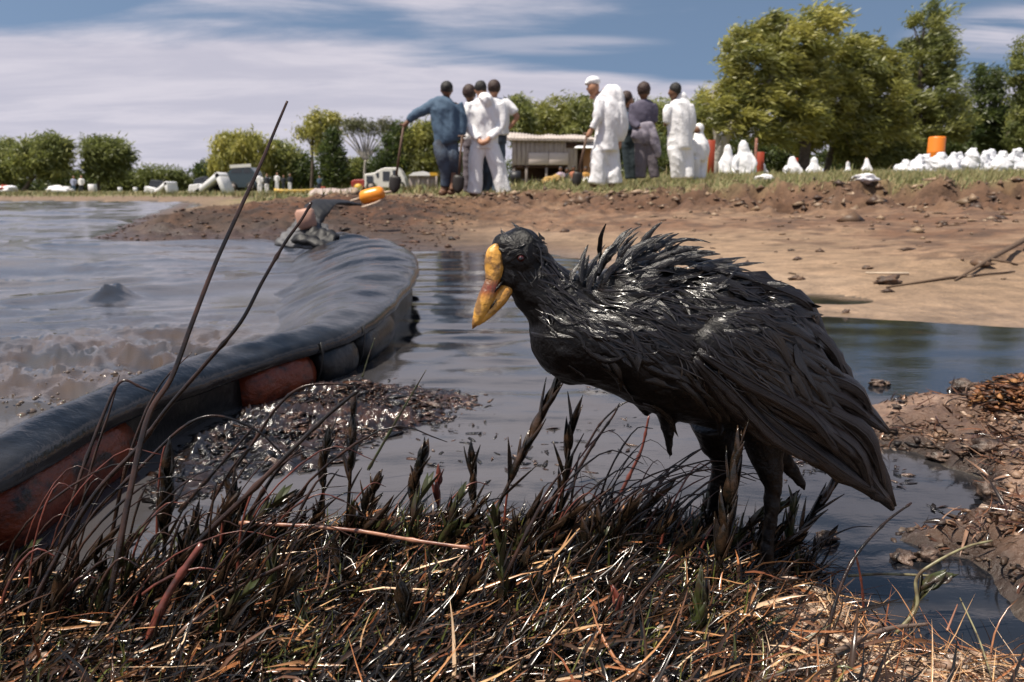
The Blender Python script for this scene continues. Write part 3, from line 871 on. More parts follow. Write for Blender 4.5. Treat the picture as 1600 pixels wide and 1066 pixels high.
# the bill, with a dark gape, and the yellow shield on the forehead
def bill_cols(V, mode):
    V = np.array(V); out = np.zeros((len(V), 3))
    yel = np.array([.60, .31, .055]); org = np.array([.46, .15, .03]); red = np.array([.24, .035, .015]); brn = np.array([.10, .05, .025])
    for i, q in enumerate(V):
        z = q[2]
        n_ = float(fbm(np.array([q[0] * 160]), np.array([q[2] * 120]), 3, 301)[0])
        c = yel.copy()
        if mode == 'upper':
            zt = pb(765, 445).z
            r_ = math.exp(-((z - zt) / .0085) ** 2)
            c = c * (1 - r_) + red * r_
            r_ = max(0, min(1, (pb(0, 490).z - z) / .012)); c = c * (1 - .45 * r_) + org * .45 * r_
        if mode == 'lower':
            c = yel * .95; k_ = max(0, min(1, (q[0] - pb(770, 470).x) / .012)) * .25; c = c * (1 - k_) + org * k_
        if mode == 'shield':
            c = yel * .9 + org * .12
        s_ = max(0, min(1, (n_ - .0) * 3.0)); c = c * (1 - .7 * s_) + brn * .7 * s_
        out[i] = c
    return out
M_bill = mat('bill_horn', attr='tint', rough=0.38, spec=0.5, bump=.8, bscale=260, bdist=.0012, var=.22, vscale=180, coat=.3)
def bill(name, st, mode):
    mb = MB(); P = smoothpath(st, len(st) * 4)
    mb.tube([pb(a[0], a[1], a[4]) for a in P], [(max(a[2], .5) * K, max(a[3], .0004)) for a in P], n=16, ref=(1, 0, 0))
    me = fuse(mb.mesh(name), .0008, 2, (.0004, 300))
    c = bill_cols([v.co for v in me.vertices], mode)
    at_ = me.color_attributes.new('tint', 'FLOAT_COLOR', 'POINT'); q = np.ones((len(c), 4), np.float32); q[:, :3] = c
    at_.data.foreach_set('color', q.ravel())
    return link(name, me, M_bill, bird)
bill('forehead_shield', [(777, 381, 3, .003, -.016), (773, 393, 12, .0065, -.017), (772, 408, 15, .0075, -.0175), (772, 424, 14.5, .0075, -.0175), (769, 438, 11, .007, -.018)], 'shield')
bill('upper_bill', [(774, 428, 11, .007, -.016), (769, 442, 12, .0075, -.018), (764, 456, 13, .008, -.020), (758, 472, 13.5, .0075, -.021), (750, 490, 10.5, .0055, -.022), (742, 506, 5, .003, -.023), (738, 514, 1, .0008, -.023)], 'upper')
bill('lower_bill', [(801, 441, 3, .003, -.012), (791, 453, 11, .006, -.015), (779, 467, 13, .007, -.0170), (767, 481, 12, .0065, -.0185), (755, 496, 8, .0045, -.0205), (746, 508, 2, .0015, -.022)], 'lower')
gp = MB(); gp.tube([pb(788, 437, -.020), pb(775, 452, -.0245), pb(764, 470, -.0262)], [.0016, .0014, .0005], 6)
gp.build('gape', M_birdskin, bird)
for (nu, nv) in ((769, 478),):
    ns = MB(); ns.tube([pb(nu + 7, nv - 10, -.0262), pb(nu, nv, -.0268), pb(nu - 4, nv + 6, -.0265)], [.0004, .0010, .0003], 6); ns.build('nostril', M_birdskin, bird)
eh = cast(814, 404, bvh)
M_eye = mat('dark_red_eye', (.045, .006, .005), rough=.05, spec=.9)
M_pupil = mat('pupil', (.004, .004, .004), rough=.05, spec=.8)
eye = MB().ball(eh[0] - eh[1] * .0010, .0036, 14, 10).build('eye', M_eye, bird)
MB().ball(eh[0] + eh[1] * .0011 + Vector((-.0004, 0, 0)), .0021, 12, 8).build('pupil', M_pupil, eye)
lid = MB(); lid.tube([eh[0] + Vector((math.cos(q) * .0050, 0, math.sin(q) * .0046)) + eh[1] * .0006 for q in np.linspace(.2, 2.9, 9)], .0009, 6); lid.build('eyelid', M_birdskin, bird)
# ---------------------------------------------------------------- the floating oil boom
M_cover = mat('boom_cover', (0.006, 0.007, 0.009), rough=0.19, spec=0.5, bump=.35, bscale=16, bdist=.012, col2=(0.026, 0.026, 0.028), vscale=5, var=.4)
M_skirt = mat('boom_skirt', (0.005, 0.005, 0.005), rough=0.35, spec=0.5, bump=.5, bscale=60, bdist=.004)
M_float = mat('boom_float_red', (0.30, 0.050, 0.012), rough=0.36, spec=0.45, bump=.9, bscale=45, bdist=.006, col2=(0.012, 0.006, 0.005), vscale=16, var=.8, stretch=(1, 1, 1.6))
M_strap = mat('boom_strap', (0.012, 0.011, 0.010), rough=0.5)
M_endwrap = mat('boom_end_wrap', (0.05, 0.05, 0.055), rough=.62, spec=.35, col2=(.14, .14, .15), vscale=9, bump=.3, bscale=30, bdist=.006)
bo = (float(BC[120, 0]), float(BC[120, 1]), 0.0)
boom = empty('oil_boom', bo, 'curved floating boom of black fabric over rusty red floats', 'oil boom')
nB = len(BC)
cs = np.array([0.0, .05, .10, .16, .24, .34, .45, .57, .70, .84, 1.0])
V = []; n_c = len(cs)
arc = np.concatenate([[0], np.cumsum(np.linalg.norm(np.diff(BC[:, :2], axis=0), axis=1))])
for i in range(nB):
    x, y, hf, hc, w = BC[i]
    far = sst(.45, .85, i / nB)
    for j, c in enumerate(cs):
        if j == 0: o, z_ = -0.012, hf - .022
        elif j == 1: o, z_ = -0.014, hf - .004
        elif j == 2: o, z_ = -0.004, hf + .012
        else:
            q = (c - .10) / .90
            o = w * q
            z_ = (hf + .012) + (hc - hf - .012) * math.sin(min(1, q / .30) * math.pi / 2) if q < .30 else hc * (1 - ((q - .30) / .70) ** 1.35) - .016 * ((q - .30) / .70)
        wr = fbm(np.array([arc[i] * 5.5 + .8 * q if j > 2 else arc[i] * 5.5]), np.array([c * 3.0]), 3, 402)[0]
        z_ += wr * (.012 + .030 * far) * (1 if 2 < j < n_c - 1 else .25)
        z_ += far * .010 * math.sin(arc[i] * 17 + c * 5 + 7 * wr) * (1 if j > 3 and j < n_c - 1 else .2)
        o += wr * .006
        V.append((x + BN[i, 0] * o, y + BN[i, 1] * o, z_))
F = [(i * n_c + j, (i + 1) * n_c + j, (i + 1) * n_c + j + 1, i * n_c + j + 1) for i in range(nB - 1) for j in range(n_c - 1)]
cov = link('cover', np_mesh('cover', np.array(V), np.array(F)), M_cover, boom)
s = cov.modifiers.new('thickness', 'SOLIDIFY'); s.thickness = .004; s.offset = -1
s = cov.modifiers.new('round', 'SUBSURF'); s.levels = 1; s.render_levels = 1
# skirt wall under the front edge, reaching into the water
V = []
zs = [-.12, .0, .04, .09]
for i in range(nB):
    x, y, hf, hc, w = BC[i]
    for j, z_ in enumerate(zs):
        o = .018 + .008 * fbm(np.array([arc[i] * 9.0]), np.array([j * .7]), 2, 410)[0]
        V.append((x + BN[i, 0] * o, y + BN[i, 1] * o, z_ if j < 3 else hf + .004))
F = [(i * 4 + j, (i + 1) * 4 + j, (i + 1) * 4 + j + 1, i * 4 + j + 1) for i in range(nB - 1) for j in range(3)]
link('skirt', np_mesh('skirt', np.array(V), np.array(F)), M_skirt, boom)
def boom_at(u):
    """index of the course whose front edge is seen at photo column u (near half)"""
    best = 0; bd = 1e9
    for i in range(int(nB * .78)):
        if BC[i, 1] < .2: continue
        d = Vector((BC[i, 0], BC[i, 1], .05 - CAM_Z)); z_ = d.y * CP - d.z * SP
        if z_ < .1: continue
        uu = 800 + FPX * d.x / z_
        if abs(uu - u) < bd: bd = abs(uu - u); best = i
    return best
for k, (u0, u1) in enumerate([(-640, -420), (-350, -40), (-20, 205), (384, 490), (500, 556), (563, 612)]):
    i0, i1 = boom_at(u0), boom_at(u1)
    ids = np.linspace(i0, i1, 10).astype(int)
    r_ = .060
    pts = []; rad = []
    for q, i in enumerate(ids):
        x, y, hf, hc, w = BC[i]
        pts.append((x + BN[i, 0] * (.038), y + BN[i, 1] * (.038), hf - .012 - r_ * .86))
        e = min(q, 9 - q); rad.append(r_ * (.72 if e == 0 else .95 if e == 1 else 1.0) * (1 + .02 * math.sin(q * 2.3)))
    mm_ = M_float if k < 4 else M_skirt
    f_ = MB().tube(pts, rad, 20).build('float', mm_, boom)
    # strap ends of the float
    for i in (ids[1], ids[-2]):
        pass
# webbing straps over the cover
for u in (497, 560):
    i = boom_at(u); base = i * n_c
    x, y, hf, hc, w = BC[i]
    pts = [(x + BN[i, 0] * o, y + BN[i, 1] * o, z_) for o, z_ in ((.010, -.02), (-.010, .03), (-.017, hf - .02), (-.014, hf + .004))]
    MB().tube(pts, [(.0010, .004)] * 4, 8, ref=tuple(BN[i]) + (0,)).build('strap', M_strap, boom)

# end of the boom: folded black sheet dragged up the bank, pinkish end block, and the buoy
M_blacksheet = mat('black_sheet', (0.009, 0.009, 0.011), rough=.55, spec=.35, bump=.4, bscale=30, bdist=.006)
M_pink = mat('end_block_foam', (0.40, 0.22, 0.16), rough=.6, bump=.3, bscale=60, bdist=.003, var=.2)
def at_ground(u, v, guess=6.0):
    """where the line of sight of a photo pixel meets the land or water"""
    d = ray(u, v); t_ = .3 * 1.006 ** np.arange(1050)
    px, py, pz = d.x * t_, d.y * t_, CAM_Z + d.z * t_
    h = np.maximum(land(px, py), 0.0); k = np.nonzero(pz <= h)[0]
    i = k[0] if len(k) else np.argmin(np.abs(t_ - guess))
    return Vector((px[i], py[i], pz[i]))
def onland(x, y, dz=0.0): return Vector((x, y, max(0.0, lz(x, y)) + dz))
Ye = 5.2
def pe(u, v, dy=0): return at_y(u, v, Ye + dy)
eb = empty('boom_end', pe(488, 392), 'grey folded end piece of the boom with a pinkish foam block', 'boom end')
bm_ = MB()
def slab(name, corners, thick, m, par, sub=2, wr=.02, seed=1):
    """thick crumpled sheet spanned by four corners"""
    a, b, c, d = [Vector(x) for x in corners]; n = 14; vs = []
    for i in range(n):
        for j in range(n):
            s_, t_ = i / (n - 1), j / (n - 1)
            p = (a * (1 - s_) + b * s_) * (1 - t_) + (d * (1 - s_) + c * s_) * t_
            h = float(fbm(np.array([s_ * 4 + seed]), np.array([t_ * 4.0]), 3, 430 + seed)[0])
            vs.append((p.x, p.y - abs(h) * wr * .5, p.z + h * wr))
    F = [(i * n + j, (i + 1) * n + j, (i + 1) * n + j + 1, i * n + j + 1) for i in range(n - 1) for j in range(n - 1)]
    o = link(name, np_mesh(name, np.array(vs), np.array(F)), m, par)
    q = o.modifiers.new('t', 'SOLIDIFY'); q.thickness = thick; q.offset = 0
    return o
MB().box(pe(478, 342), (.11, .10, .13), ry=-.18).build('foam_block', M_pink, eb, bevel=.018)
slab('grey_flap', [pe(430, 385, -.1), pe(520, 386, -.25), pe(512, 352, .1), pe(462, 350, .1)], .02, M_endwrap, eb, wr=.035, seed=2)
slab('dark_fold', [pe(455, 378, -.15), pe(512, 390, -.3), pe(530, 372, -.1), pe(500, 356, 0)], .03, M_blacksheet, eb, wr=.05, seed=3)
slab('grey_wrap', [pe(458, 368, 0), pe(500, 362, 0), pe(500, 338, .15), pe(464, 334, .15)], .02, M_endwrap, eb, wr=.03, seed=5)
bk_ = MB(); 
P = smoothpath([pe(487, 352, .1), pe(494, 332, .2), pe(506, 317, .35), pe(530, 316, .5), pe(562, 320, .7)], 16)
bk_.tube([tuple(q) for q in P], [(.030, .06), (.034, .07), (.034, .08), (.026, .09), (.022, .10), (.020, .10), (.018, .11), (.017, .11), (.017, .11), (.016, .11), (.016, .10), (.015, .09), (.014, .08), (.013, .06), (.010, .05), (.006, .03)], 10)
bk_me = fuse(bk_.mesh('x'), .008, 3, (.012, 14))
tag(link('black_sleeve', bk_me, M_blacksheet, origin=pe(520, 322, .4)), 'limp black rubber sleeve lying from the boom end to the orange buoy', 'sleeve')
MB().tube([pe(488, 338, .1), pe(484, 330, .15)], [.020, .014], 10).build('yellow_cap', mat('end_cap_yellow', (.55, .30, .03), rough=.5), eb)
M_orange = mat('buoy_orange', (0.80, 0.30, 0.02), rough=.32, spec=.5, col2=(.70, .20, .015), vscale=5, bump=.1, bscale=20)
M_rod = mat('buoy_rod', (.42, .32, .24), rough=.5)
Yb = 7.2
def pq(u, v, dy=0): return at_y(u, v, Yb + dy)
bu = empty('mooring_buoy', pq(582, 316), 'glossy orange cylindrical buoy lying on the brown bank beside the black sleeve', 'buoy')
A, B_ = pq(563, 310), pq(600, 301)
P = [A.lerp(B_, k) for k in (-.02, .03, .12, .3, .5, .7, .88, .97, 1.02)]
MB().tube(P, [.020, .048, .062, .066, .066, .066, .062, .048, .020], 20).build('float_body', M_orange, bu)
MB().tube([A.lerp(B_, -.02), A + Vector((-.09, 0, -.025))], [.012, .010], 8).build('rod', M_rod, bu)
MB().tube([B_.lerp(A, -.0), B_ + Vector((.065, 0, .008))], [.012, .010], 8).build('rod', M_rod, bu)
tk = MB(); tk.tube([pq(566, 324, -.15), pq(585, 318, -.1), pq(602, 309, 0)], [(.010, .03), (.009, .02), (.006, .01)], 8)
tk.build('flap', M_rod, bu)
# ---------------------------------------------------------------- floating muck and mud debris
def ground_or_water(x, y): return np.maximum(land(x, y), 0.0)
M_muck = mat('oily_muck', attr='tint', rough=.19, spec=.85, bump=.9, bscale=220, bdist=.003)
M_drymuck = mat('mud_crumbs', attr='tint', rough=.55, spec=.5, bump=.5, bscale=120, bdist=.003)
def chips(name, X, Y, Z, size, cols, m, label, flat=.35, kind='stuff', long=1.6, seed=1):
    """crumpled little lumps: deformed tetra/octahedra with random tilt, one mesh"""
    g = np.random.default_rng(seed); n = len(X)
    base = np.array([(1, 0, 0), (.3, .8, .1), (-.8, .45, 0), (-.7, -.6, .1), (.4, -.9, 0), (.05, .05, .9), (-.1, 0, -.5)])
    F0 = np.array([(0, 1, 5), (1, 2, 5), (2, 3, 5), (3, 4, 5), (4, 0, 5), (1, 0, 6), (2, 1, 6), (3, 2, 6), (4, 3, 6), (0, 4, 6)])
    B = base[None] * (1 + g.normal(0, .22, (n, 7, 1))) + g.normal(0, .12, (n, 7, 3))
    B = B * np.array([1, 1, 1])[None]
    sc_ = np.stack([size * long * g.uniform(.6, 1.3, n), size * g.uniform(.5, 1.1, n), size * flat * g.uniform(.4, 1.6, n)], 1)
    B = B * sc_[:, None, :]
    rx = g.normal(0, .35, n); rz = g.uniform(0, 6.28, n)
    c, s = np.cos(rx)[:, None], np.sin(rx)[:, None]
    y = B[..., 1] * c - B[..., 2] * s; z = B[..., 1] * s + B[..., 2] * c; x = B[..., 0]
    c, s = np.cos(rz)[:, None], np.sin(rz)[:, None]
    V = np.stack([x * c - y * s + X[:, None], x * s + y * c + Y[:, None], z + Z[:, None]], -1).reshape(-1, 3)
    F = (F0[None] + np.arange(n)[:, None, None] * 7).reshape(-1, 3)
    me = np_mesh(name, V, F, np.repeat(cols, 7, 0))
    return tag(link(name, me, m, smooth=False), label, None, None, kind)
def scatter_px(poly, n, seed, z=0.0, xyz=True):
    """random places inside a water-level polygon given by photo pixels"""
    P = zpoly(poly); A = np.array(P); g = np.random.default_rng(seed)
    lo, hi = A.min(0), A.max(0); xs = g.uniform(lo[0], hi[0], n * 4); ys = g.uniform(lo[1], hi[1], n * 4)
    d = sdist(P, xs, ys); k = d > 0
    return xs[k][:n], ys[k][:n], d[k][:n]
def pal(g, n, cols, w):
    c = np.array(cols)[g.choice(len(cols), n, p=np.array(w) / sum(w))]
    return c * g.uniform(.7, 1.3, (n, 1))
MUCKPAL = [(.012, .008, .006), (.040, .018, .011), (.080, .038, .022), (.006, .005, .005), (.15, .10, .075)]
MUCK = [(225, 760), (270, 705), (330, 665), (400, 632), (470, 604), (560, 598), (600, 602), (650, 604), (720, 612), (748, 622), (742, 645), (700, 660), (640, 672), (600, 692),
        (560, 712), (520, 730), (440, 745), (370, 755), (300, 790), (250, 800)]
xs, ys, d = scatter_px(MUCK, 9000, 5)
g = np.random.default_rng(6)
tall = sst(0, .14, d) * (0.35 + .65 * sst(-.2, .4, fbm(xs * 6, ys * 6, 3, 501)))
zz = tall * .030 * g.uniform(0, 1, len(xs)) + .001 + .028 * tall * sst(.1, .5, fbm(xs * 9, ys * 9, 2, 502)) 
k = g.random(len(xs)) < .60 * (.35 + .65 * sst(0, .05, d))
reddish = ((xs > at_z(470, 620).x) & (ys > at_z(0, 690).y))[:, None]
cc = np.where(reddish, pal(g, len(xs), MUCKPAL, [2, 4, 3, 1, 1.2]), pal(g, len(xs), MUCKPAL, [4, 1.5, .5, 5, .3]))
chips('floating_muck', xs[k], ys[k], zz[k], np.minimum(g.lognormal(-5.55, .5, k.sum()), .014), cc[k], M_muck, 'raft of glossy brown oily muck floating along the boom', flat=.38, long=2.0, seed=8)
# the body of the raft: a crumpled glossy skin of oil and weed
P_ = zpoly(MUCK); A_ = np.array(P_); gx = np.arange(A_[:, 0].min(), A_[:, 0].max(), .0032); gy = np.arange(A_[:, 1].min(), A_[:, 1].max(), .0042)
GX, GY = np.meshgrid(gx, gy); fx, fy = GX.ravel(), GY.ravel(); d_ = sdist(P_, fx, fy) + .020 * fbm(fx * 22, fy * 22, 3, 550)
lump = sst(-.15, .35, fbm(fx * 7, fy * 8, 3, 551)); r1 = ridged(fx * 56, fy * 60, 3, 552); r2 = ridged(fx * 95, fy * 95, 2, 553)
hh_ = sst(0, .05, d_) * (.003 + .018 * lump * r1 ** 1.5 + .013 * (r1 - .4) + .007 * (r2 - .4)) - .002
m_ = GX.shape[1]; n_ = GX.shape[0]; ii = np.arange(n_ - 1)[:, None] * m_ + np.arange(m_ - 1)[None, :]
F_ = np.stack([ii, ii + 1, ii + m_ + 1, ii + m_], -1).reshape(-1, 4)
red_ = (sst(at_z(440, 620).x, at_z(600, 620).x, fx) * sst(1.15, 1.4, fy))[:, None]; q_ = sst(-.25, .35, fbm(fx * 30, fy * 30, 3, 554))[:, None]
cc_ = np.array([[.010, .008, .008]]) * (1 - q_) + np.array([[.030, .018, .013]]) * q_; cr_ = np.array([[.012, .007, .005]]) * (1 - q_) + np.array([[.050, .024, .015]]) * q_
V_, F_, ex_ = trim(np.stack([fx, fy, hh_], 1), F_, (d_ > .0), [cc_ * (1 - red_) + cr_ * red_])
tag(link('oil_scum', np_mesh('oil_scum', V_, F_, ex_[0]), mat('oil_scum_skin', attr='tint', rough=.13, spec=.9, bump=.6, bscale=260, bdist=.002)), 'crumpled glossy skin of oil and weed under the raft of muck', None, None, 'stuff')
xs, ys, d = scatter_px([(590, 570), (1060, 590), (1100, 690), (1040, 760), (760, 760), (640, 740), (560, 700), (480, 620)], 420, 15)
g = np.random.default_rng(16); k = fbm(xs * 5, ys * 5, 2, 505) > .0
chips('floating_crumbs', xs[k], ys[k], xs[k] * 0 + .001, g.uniform(.0015, .0055, k.sum()), pal(g, k.sum(), MUCKPAL, [3, 2, 2, 3, 1]), M_muck,
      'dark crumbs of oil and weed drifting on the calm water', flat=.3, long=2.6, seed=18)
xs, ys, d = scatter_px([(1225, 690), (1400, 700), (1500, 735), (1520, 790), (1440, 812), (1300, 830), (1210, 790)], 260, 25)
g = np.random.default_rng(26); k = fbm(xs * 7, ys * 7, 2, 507) > .0
chips('drifting_scum', xs[k], ys[k], xs[k] * 0 + .001, g.uniform(.0015, .005, k.sum()), pal(g, k.sum(), MUCKPAL, [3, 2, 1, 3, 1]), M_muck,
      'dark flecks of scum drifting on the water below the wing', flat=.3, long=3.0, seed=28)
# crumbs and clods on the near spit of mud
xs, ys, d = scatter_px([(1375, 700), (1395, 640), (1500, 625), (1700, 600), (1900, 1000), (1660, 1000), (1560, 905), (1515, 872), (1450, 862), (1395, 846), (1405, 826), (1480, 822), (1538, 800),
                        (1545, 770), (1530, 742), (1460, 712)], 6500, 35)
g = np.random.default_rng(36); n = len(xs)
dens = .15 + .85 * sst(-.15, .25, fbm(xs * 8, ys * 8, 3, 510)) * sst(1.50, 1.25, ys) + .5 * sst(.03, 0, d)
k = g.random(n) < dens * .40
cc = pal(g, n, [(.26, .165, .11), (.17, .10, .06), (.09, .045, .026), (.035, .022, .017), (.36, .26, .19)], [3, 3, 3, 2, 1])
cc = np.where((d < .022)[:, None], cc * .3, cc)
chips('mud_crumbs', xs[k], ys[k], land(xs[k], ys[k]) + .001, np.minimum(g.lognormal(-5.5, .55, k.sum()), .009), cc[k], M_drymuck, 'brown crumbs of wet mud and dead weed on the near spit', flat=.5, seed=38)
# clods on the far flat: separate things for the big ones, stuff for the rest
g = np.random.default_rng(46); xs = g.uniform(-2.5, 14, 18000); ys = g.uniform(3.0, 13.5, 18000)
H_, dA_, _, _, k_, _l = land(xs, ys, True)
dens = (.05 + .9 * np.exp(-((k_ + .25) / .7) ** 2) + .28 * sst(-.1, .35, fbm(xs * .8, ys * 1.2, 2, 55)) * sst(1.0, 2.4, dA_)) * (dA_ > .5)
k = (g.random(len(xs)) < dens) & (k_ < 1.2)
sz = np.minimum(g.lognormal(-4.0, .5, k.sum()), .09) * np.where(np.abs(k_[k]) < .8, 1.5, 1)
cc = pal(g, k.sum(), [(.19, .125, .075), (.12, .070, .040), (.06, .034, .021), (.27, .19, .125)], [3, 3, 3, 1])
chips('mud_clods', xs[k], ys[k], H_[k] + sz * .1, sz, cc, M_drymuck, 'dry brown clods scattered over the mud flat and along the broken bank', flat=.7, seed=48)
g = np.random.default_rng(56); xs = g.uniform(-11, -.4, 7000); ys = g.uniform(5.6, 13, 7000)
H_, dA_, _, _, k_, _l = land(xs, ys, True); k = (dA_ > .02) & (g.random(7000) < .99)
cc = pal(g, k.sum(), [(.075, .032, .016), (.035, .018, .012), (.11, .055, .024), (.02, .013, .010)], [3, 3, 1.2, 1])
chips('weed_litter', xs[k], ys[k], H_[k] + .004, np.minimum(g.lognormal(-4.7, .5, k.sum()), .03), cc, M_drymuck, 'red-brown weed litter covering the low spit', flat=.7, long=2.0, seed=58)
# single stones and clods that can be told apart
def rock(name, c, r, seed, m, label, cat, group=None):
    bm = bmesh.new(); bmesh.ops.create_icosphere(bm, subdivisions=3, radius=1)
    for v in bm.verts:
        p = v.co; h = float(fbm(np.array([p.x * 1.7 + seed * 3]), np.array([p.y * 1.7 + p.z * 2.1]), 4, 520 + seed)[0])
        q = p * (1 + .85 * h); v.co = Vector((q.x * r[0], q.y * r[1], q.z * r[2])) + Vector(c)
    me = bpy.data.meshes.new(name); bm.to_mesh(me); bm.free()
    return tag(link(name, me, m, origin=c), label, cat, group)
M_clod = mat('dark_clod', (.055, .035, .025), rough=.6, bump=.8, bscale=60, bdist=.008, col2=(.13, .075, .045), vscale=20)
M_wetrock = mat('wet_lump', (.035, .022, .015), rough=.36, spec=.5, bump=1.0, bscale=120, bdist=.004, col2=(.18, .12, .09), vscale=30)
def gplace(u, v):
    p = at_ground(u, v); return p
for i, (u, v, r, lab) in enumerate([(1388, 444, (.055, .04, .022), 'dark chunky clod lying alone on the pale mud flat above the pond'),
                                    (1243, 438, (.025, .02, .012), 'small dark clod on the mud beside the bird\'s back'),
                                    (1355, 421, (.022, .02, .010), 'little dark pebble left of the branched twig on the mud')]):
    p = gplace(u, v); rock('mud_clod', (p.x, p.y, lz(p.x, p.y) + r[2] * .5), r, i, M_clod, lab, 'clod')
for i, (u, v, r, lab) in enumerate([(1321, 489, (.011, .010, .010), 'small black lump at the far edge of the green-reflecting pond'),
                                    (1370, 600, (.014, .012, .010), 'pale-tipped wet lump in the pond right of the wing feathers'),
                                    (1508, 608, (.030, .024, .016), 'brown mound of mud rising at the near edge of the pond'),
                                    (1385, 600, (.008, .008, .007), 'tiny wet lump touching the pale-tipped one in the pond'),
                                    (1292, 840, (.014, .012, .009), 'glistening dark lump in the water behind the near leg')]):
    p = at_z(u, v, 0.004); rock('wet_lump', (p.x, p.y, max(.002, lz(p.x, p.y)) + r[2] * .35), r, 10 + i, M_wetrock, lab, 'lump')
for i, (u, v, r, lab) in enumerate([(1415, 838, (.012, .012, .008), 'shiny wet clod at the very tip of the near mud spit'),
                                    (1450, 836, (.015, .013, .011), 'shiny dark clod just right of the tip of the mud spit'),
                                    (1485, 770, (.0, .0, .0), ''),
                                    (1548, 750, (.014, .02, .013), 'round wet lump on the water\'s edge below the bank of red weed'),
                                    (1540, 700, (.020, .015, .009), 'flat muddy clod between pond and channel at the right edge'),
                                    (1470, 690, (.016, .014, .006), 'flat reddish clod on the spit beside the wing tip')]):
    if r[0] == 0: continue
    p = at_z(u, v, 0.03); rock('spit_clod', (p.x, p.y, max(0, lz(p.x, p.y)) + r[2] * .4), r, 20 + i, M_wetrock, lab, 'clod')
# ball of red-brown dead weed at the right edge
wc = at_z(1592, 640, .04); g = np.random.default_rng(66); n = 2600
th = g.uniform(0, 6.28, n); ph = np.arccos(g.uniform(-.2, 1, n)); rr_ = .075 * g.uniform(.55, 1.0, n)
xs = wc.x + .01 + rr_ * np.sin(ph) * np.cos(th) * 1.1; ys = wc.y + rr_ * np.sin(ph) * np.sin(th); zz = .045 + rr_ * np.cos(ph) * .75
chips('weed_clump', xs, ys, zz, g.uniform(.003, .008, n), pal(g, n, [(.17, .065, .022), (.09, .035, .016), (.24, .11, .035), (.03, .018, .012)], [3, 3, 1.5, 1.5]), M_drymuck,
      'matted round clump of rust-brown dead weed on the mud at the right edge', flat=.5, kind=None, long=3.2, seed=68)
o = bpy.data.objects['weed_clump']; tag(o, None, 'weed clump')
# foam and droplets where the chop breaks
M_foam = mat('foam_bubbles', (.12, .085, .06), rough=.12, spec=.8, coat=.5)
g = np.random.default_rng(76); mbv = []; mbf = []
ico = bmesh.new(); bmesh.ops.create_icosphere(ico, subdivisions=1, radius=1)
iv = np.array([list(v.co) for v in ico.verts]); jf = np.array([[v.index for v in f.verts] for f in ico.faces]); ico.free()
n = 5200
cx_ = np.concatenate([g.normal(sp.x + .05, .14, n // 2), g.normal(sp2.x, .26, n - n // 2)]); cy_ = np.concatenate([g.normal(sp.y + .02, .16, n // 2), g.normal(sp2.y, .13, n - n // 2)])
dd = sdist(open_poly, cx_, cy_); k = (dd > .12) & (fbm(cx_ * 6, cy_ * 12, 3, 540) > -.02); cx_, cy_ = cx_[k], cy_[k]
s_ = np.exp(-(((cx_ - sp.x) / .34) ** 2 + ((cy_ - sp.y) / .34) ** 2)); s_ = np.maximum(s_, .8 * np.exp(-(((cx_ - sp2.x) / .35) ** 2 + ((cy_ - sp2.y) / .20) ** 2)))
cz_ = s_ * (.055 * (ridged(cx_ * 7 + cy_ * 2, cy_ * 9, 4, 230) - .52) + .030 * (ridged(cx_ * 26, cy_ * 30, 3, 231) - .5)) + g.exponential(.005, len(cx_))
rs = np.minimum(g.lognormal(-5.7, .45, len(cx_)), .011)
V = (iv[None] * rs[:, None, None] * np.array([1, 1, .7]) + np.stack([cx_, cy_, cz_], 1)[:, None]).reshape(-1, 3)
F = (jf[None] + (np.arange(len(cx_)) * len(iv))[:, None, None]).reshape(-1, 3)
tag(link('splash_foam', np_mesh('splash_foam', V, F), M_foam), 'brown foam and droplets where the chop breaks against the boom', None, None, 'stuff')
# branched twig on the far mud
M_twig = mat('twig_bark', (.10, .062, .038), rough=.8, bump=.5, bscale=80)
tw = MB(); a = gplace(1492, 440); b_ = gplace(1545, 412); c_ = gplace(1600, 392); up_ = Vector((0, 0, .02))
tw.tube([a + up_ * .3, b_ + up_, c_ + up_ * 3, c_ + (c_ - b_) * 1.2 + up_ * 5], [.004, .010, .014, .016], 8)
d_ = gplace(1590, 416); tw.tube([b_ + up_, (b_ + d_) / 2 + up_ * .8, d_ + up_ * .3], [.009, .007, .004], 8)
tag(tw.build('branched_twig', M_twig, None, tuple(b_)), 'forked brown branch lying on the pale mud at the right edge', 'branch')
tw = MB(); a = gplace(1300, 448); tw = MB()
tw.tube([gplace(1385, 452) + up_ * .4, gplace(1480, 438) + up_ * .5, gplace(1585, 428) + up_ * .5], [.004, .006, .004], 6)
tag(tw.build('thin_stick', M_twig, None, tuple(gplace(1480, 438))), 'thin straight stick lying on the mud just below the forked branch', 'stick')
tw = MB(); tw.tube([gplace(1352, 430) + up_ * .5, gplace(1420, 431) + up_ * .5], [.004, .006], 6)
tag(tw.build('bleached_stick', mat('bleached', (.45, .36, .27), rough=.8), None, tuple(gplace(1390, 430))), 'short bleached stick lying just behind the dark chunky clod', 'stick')
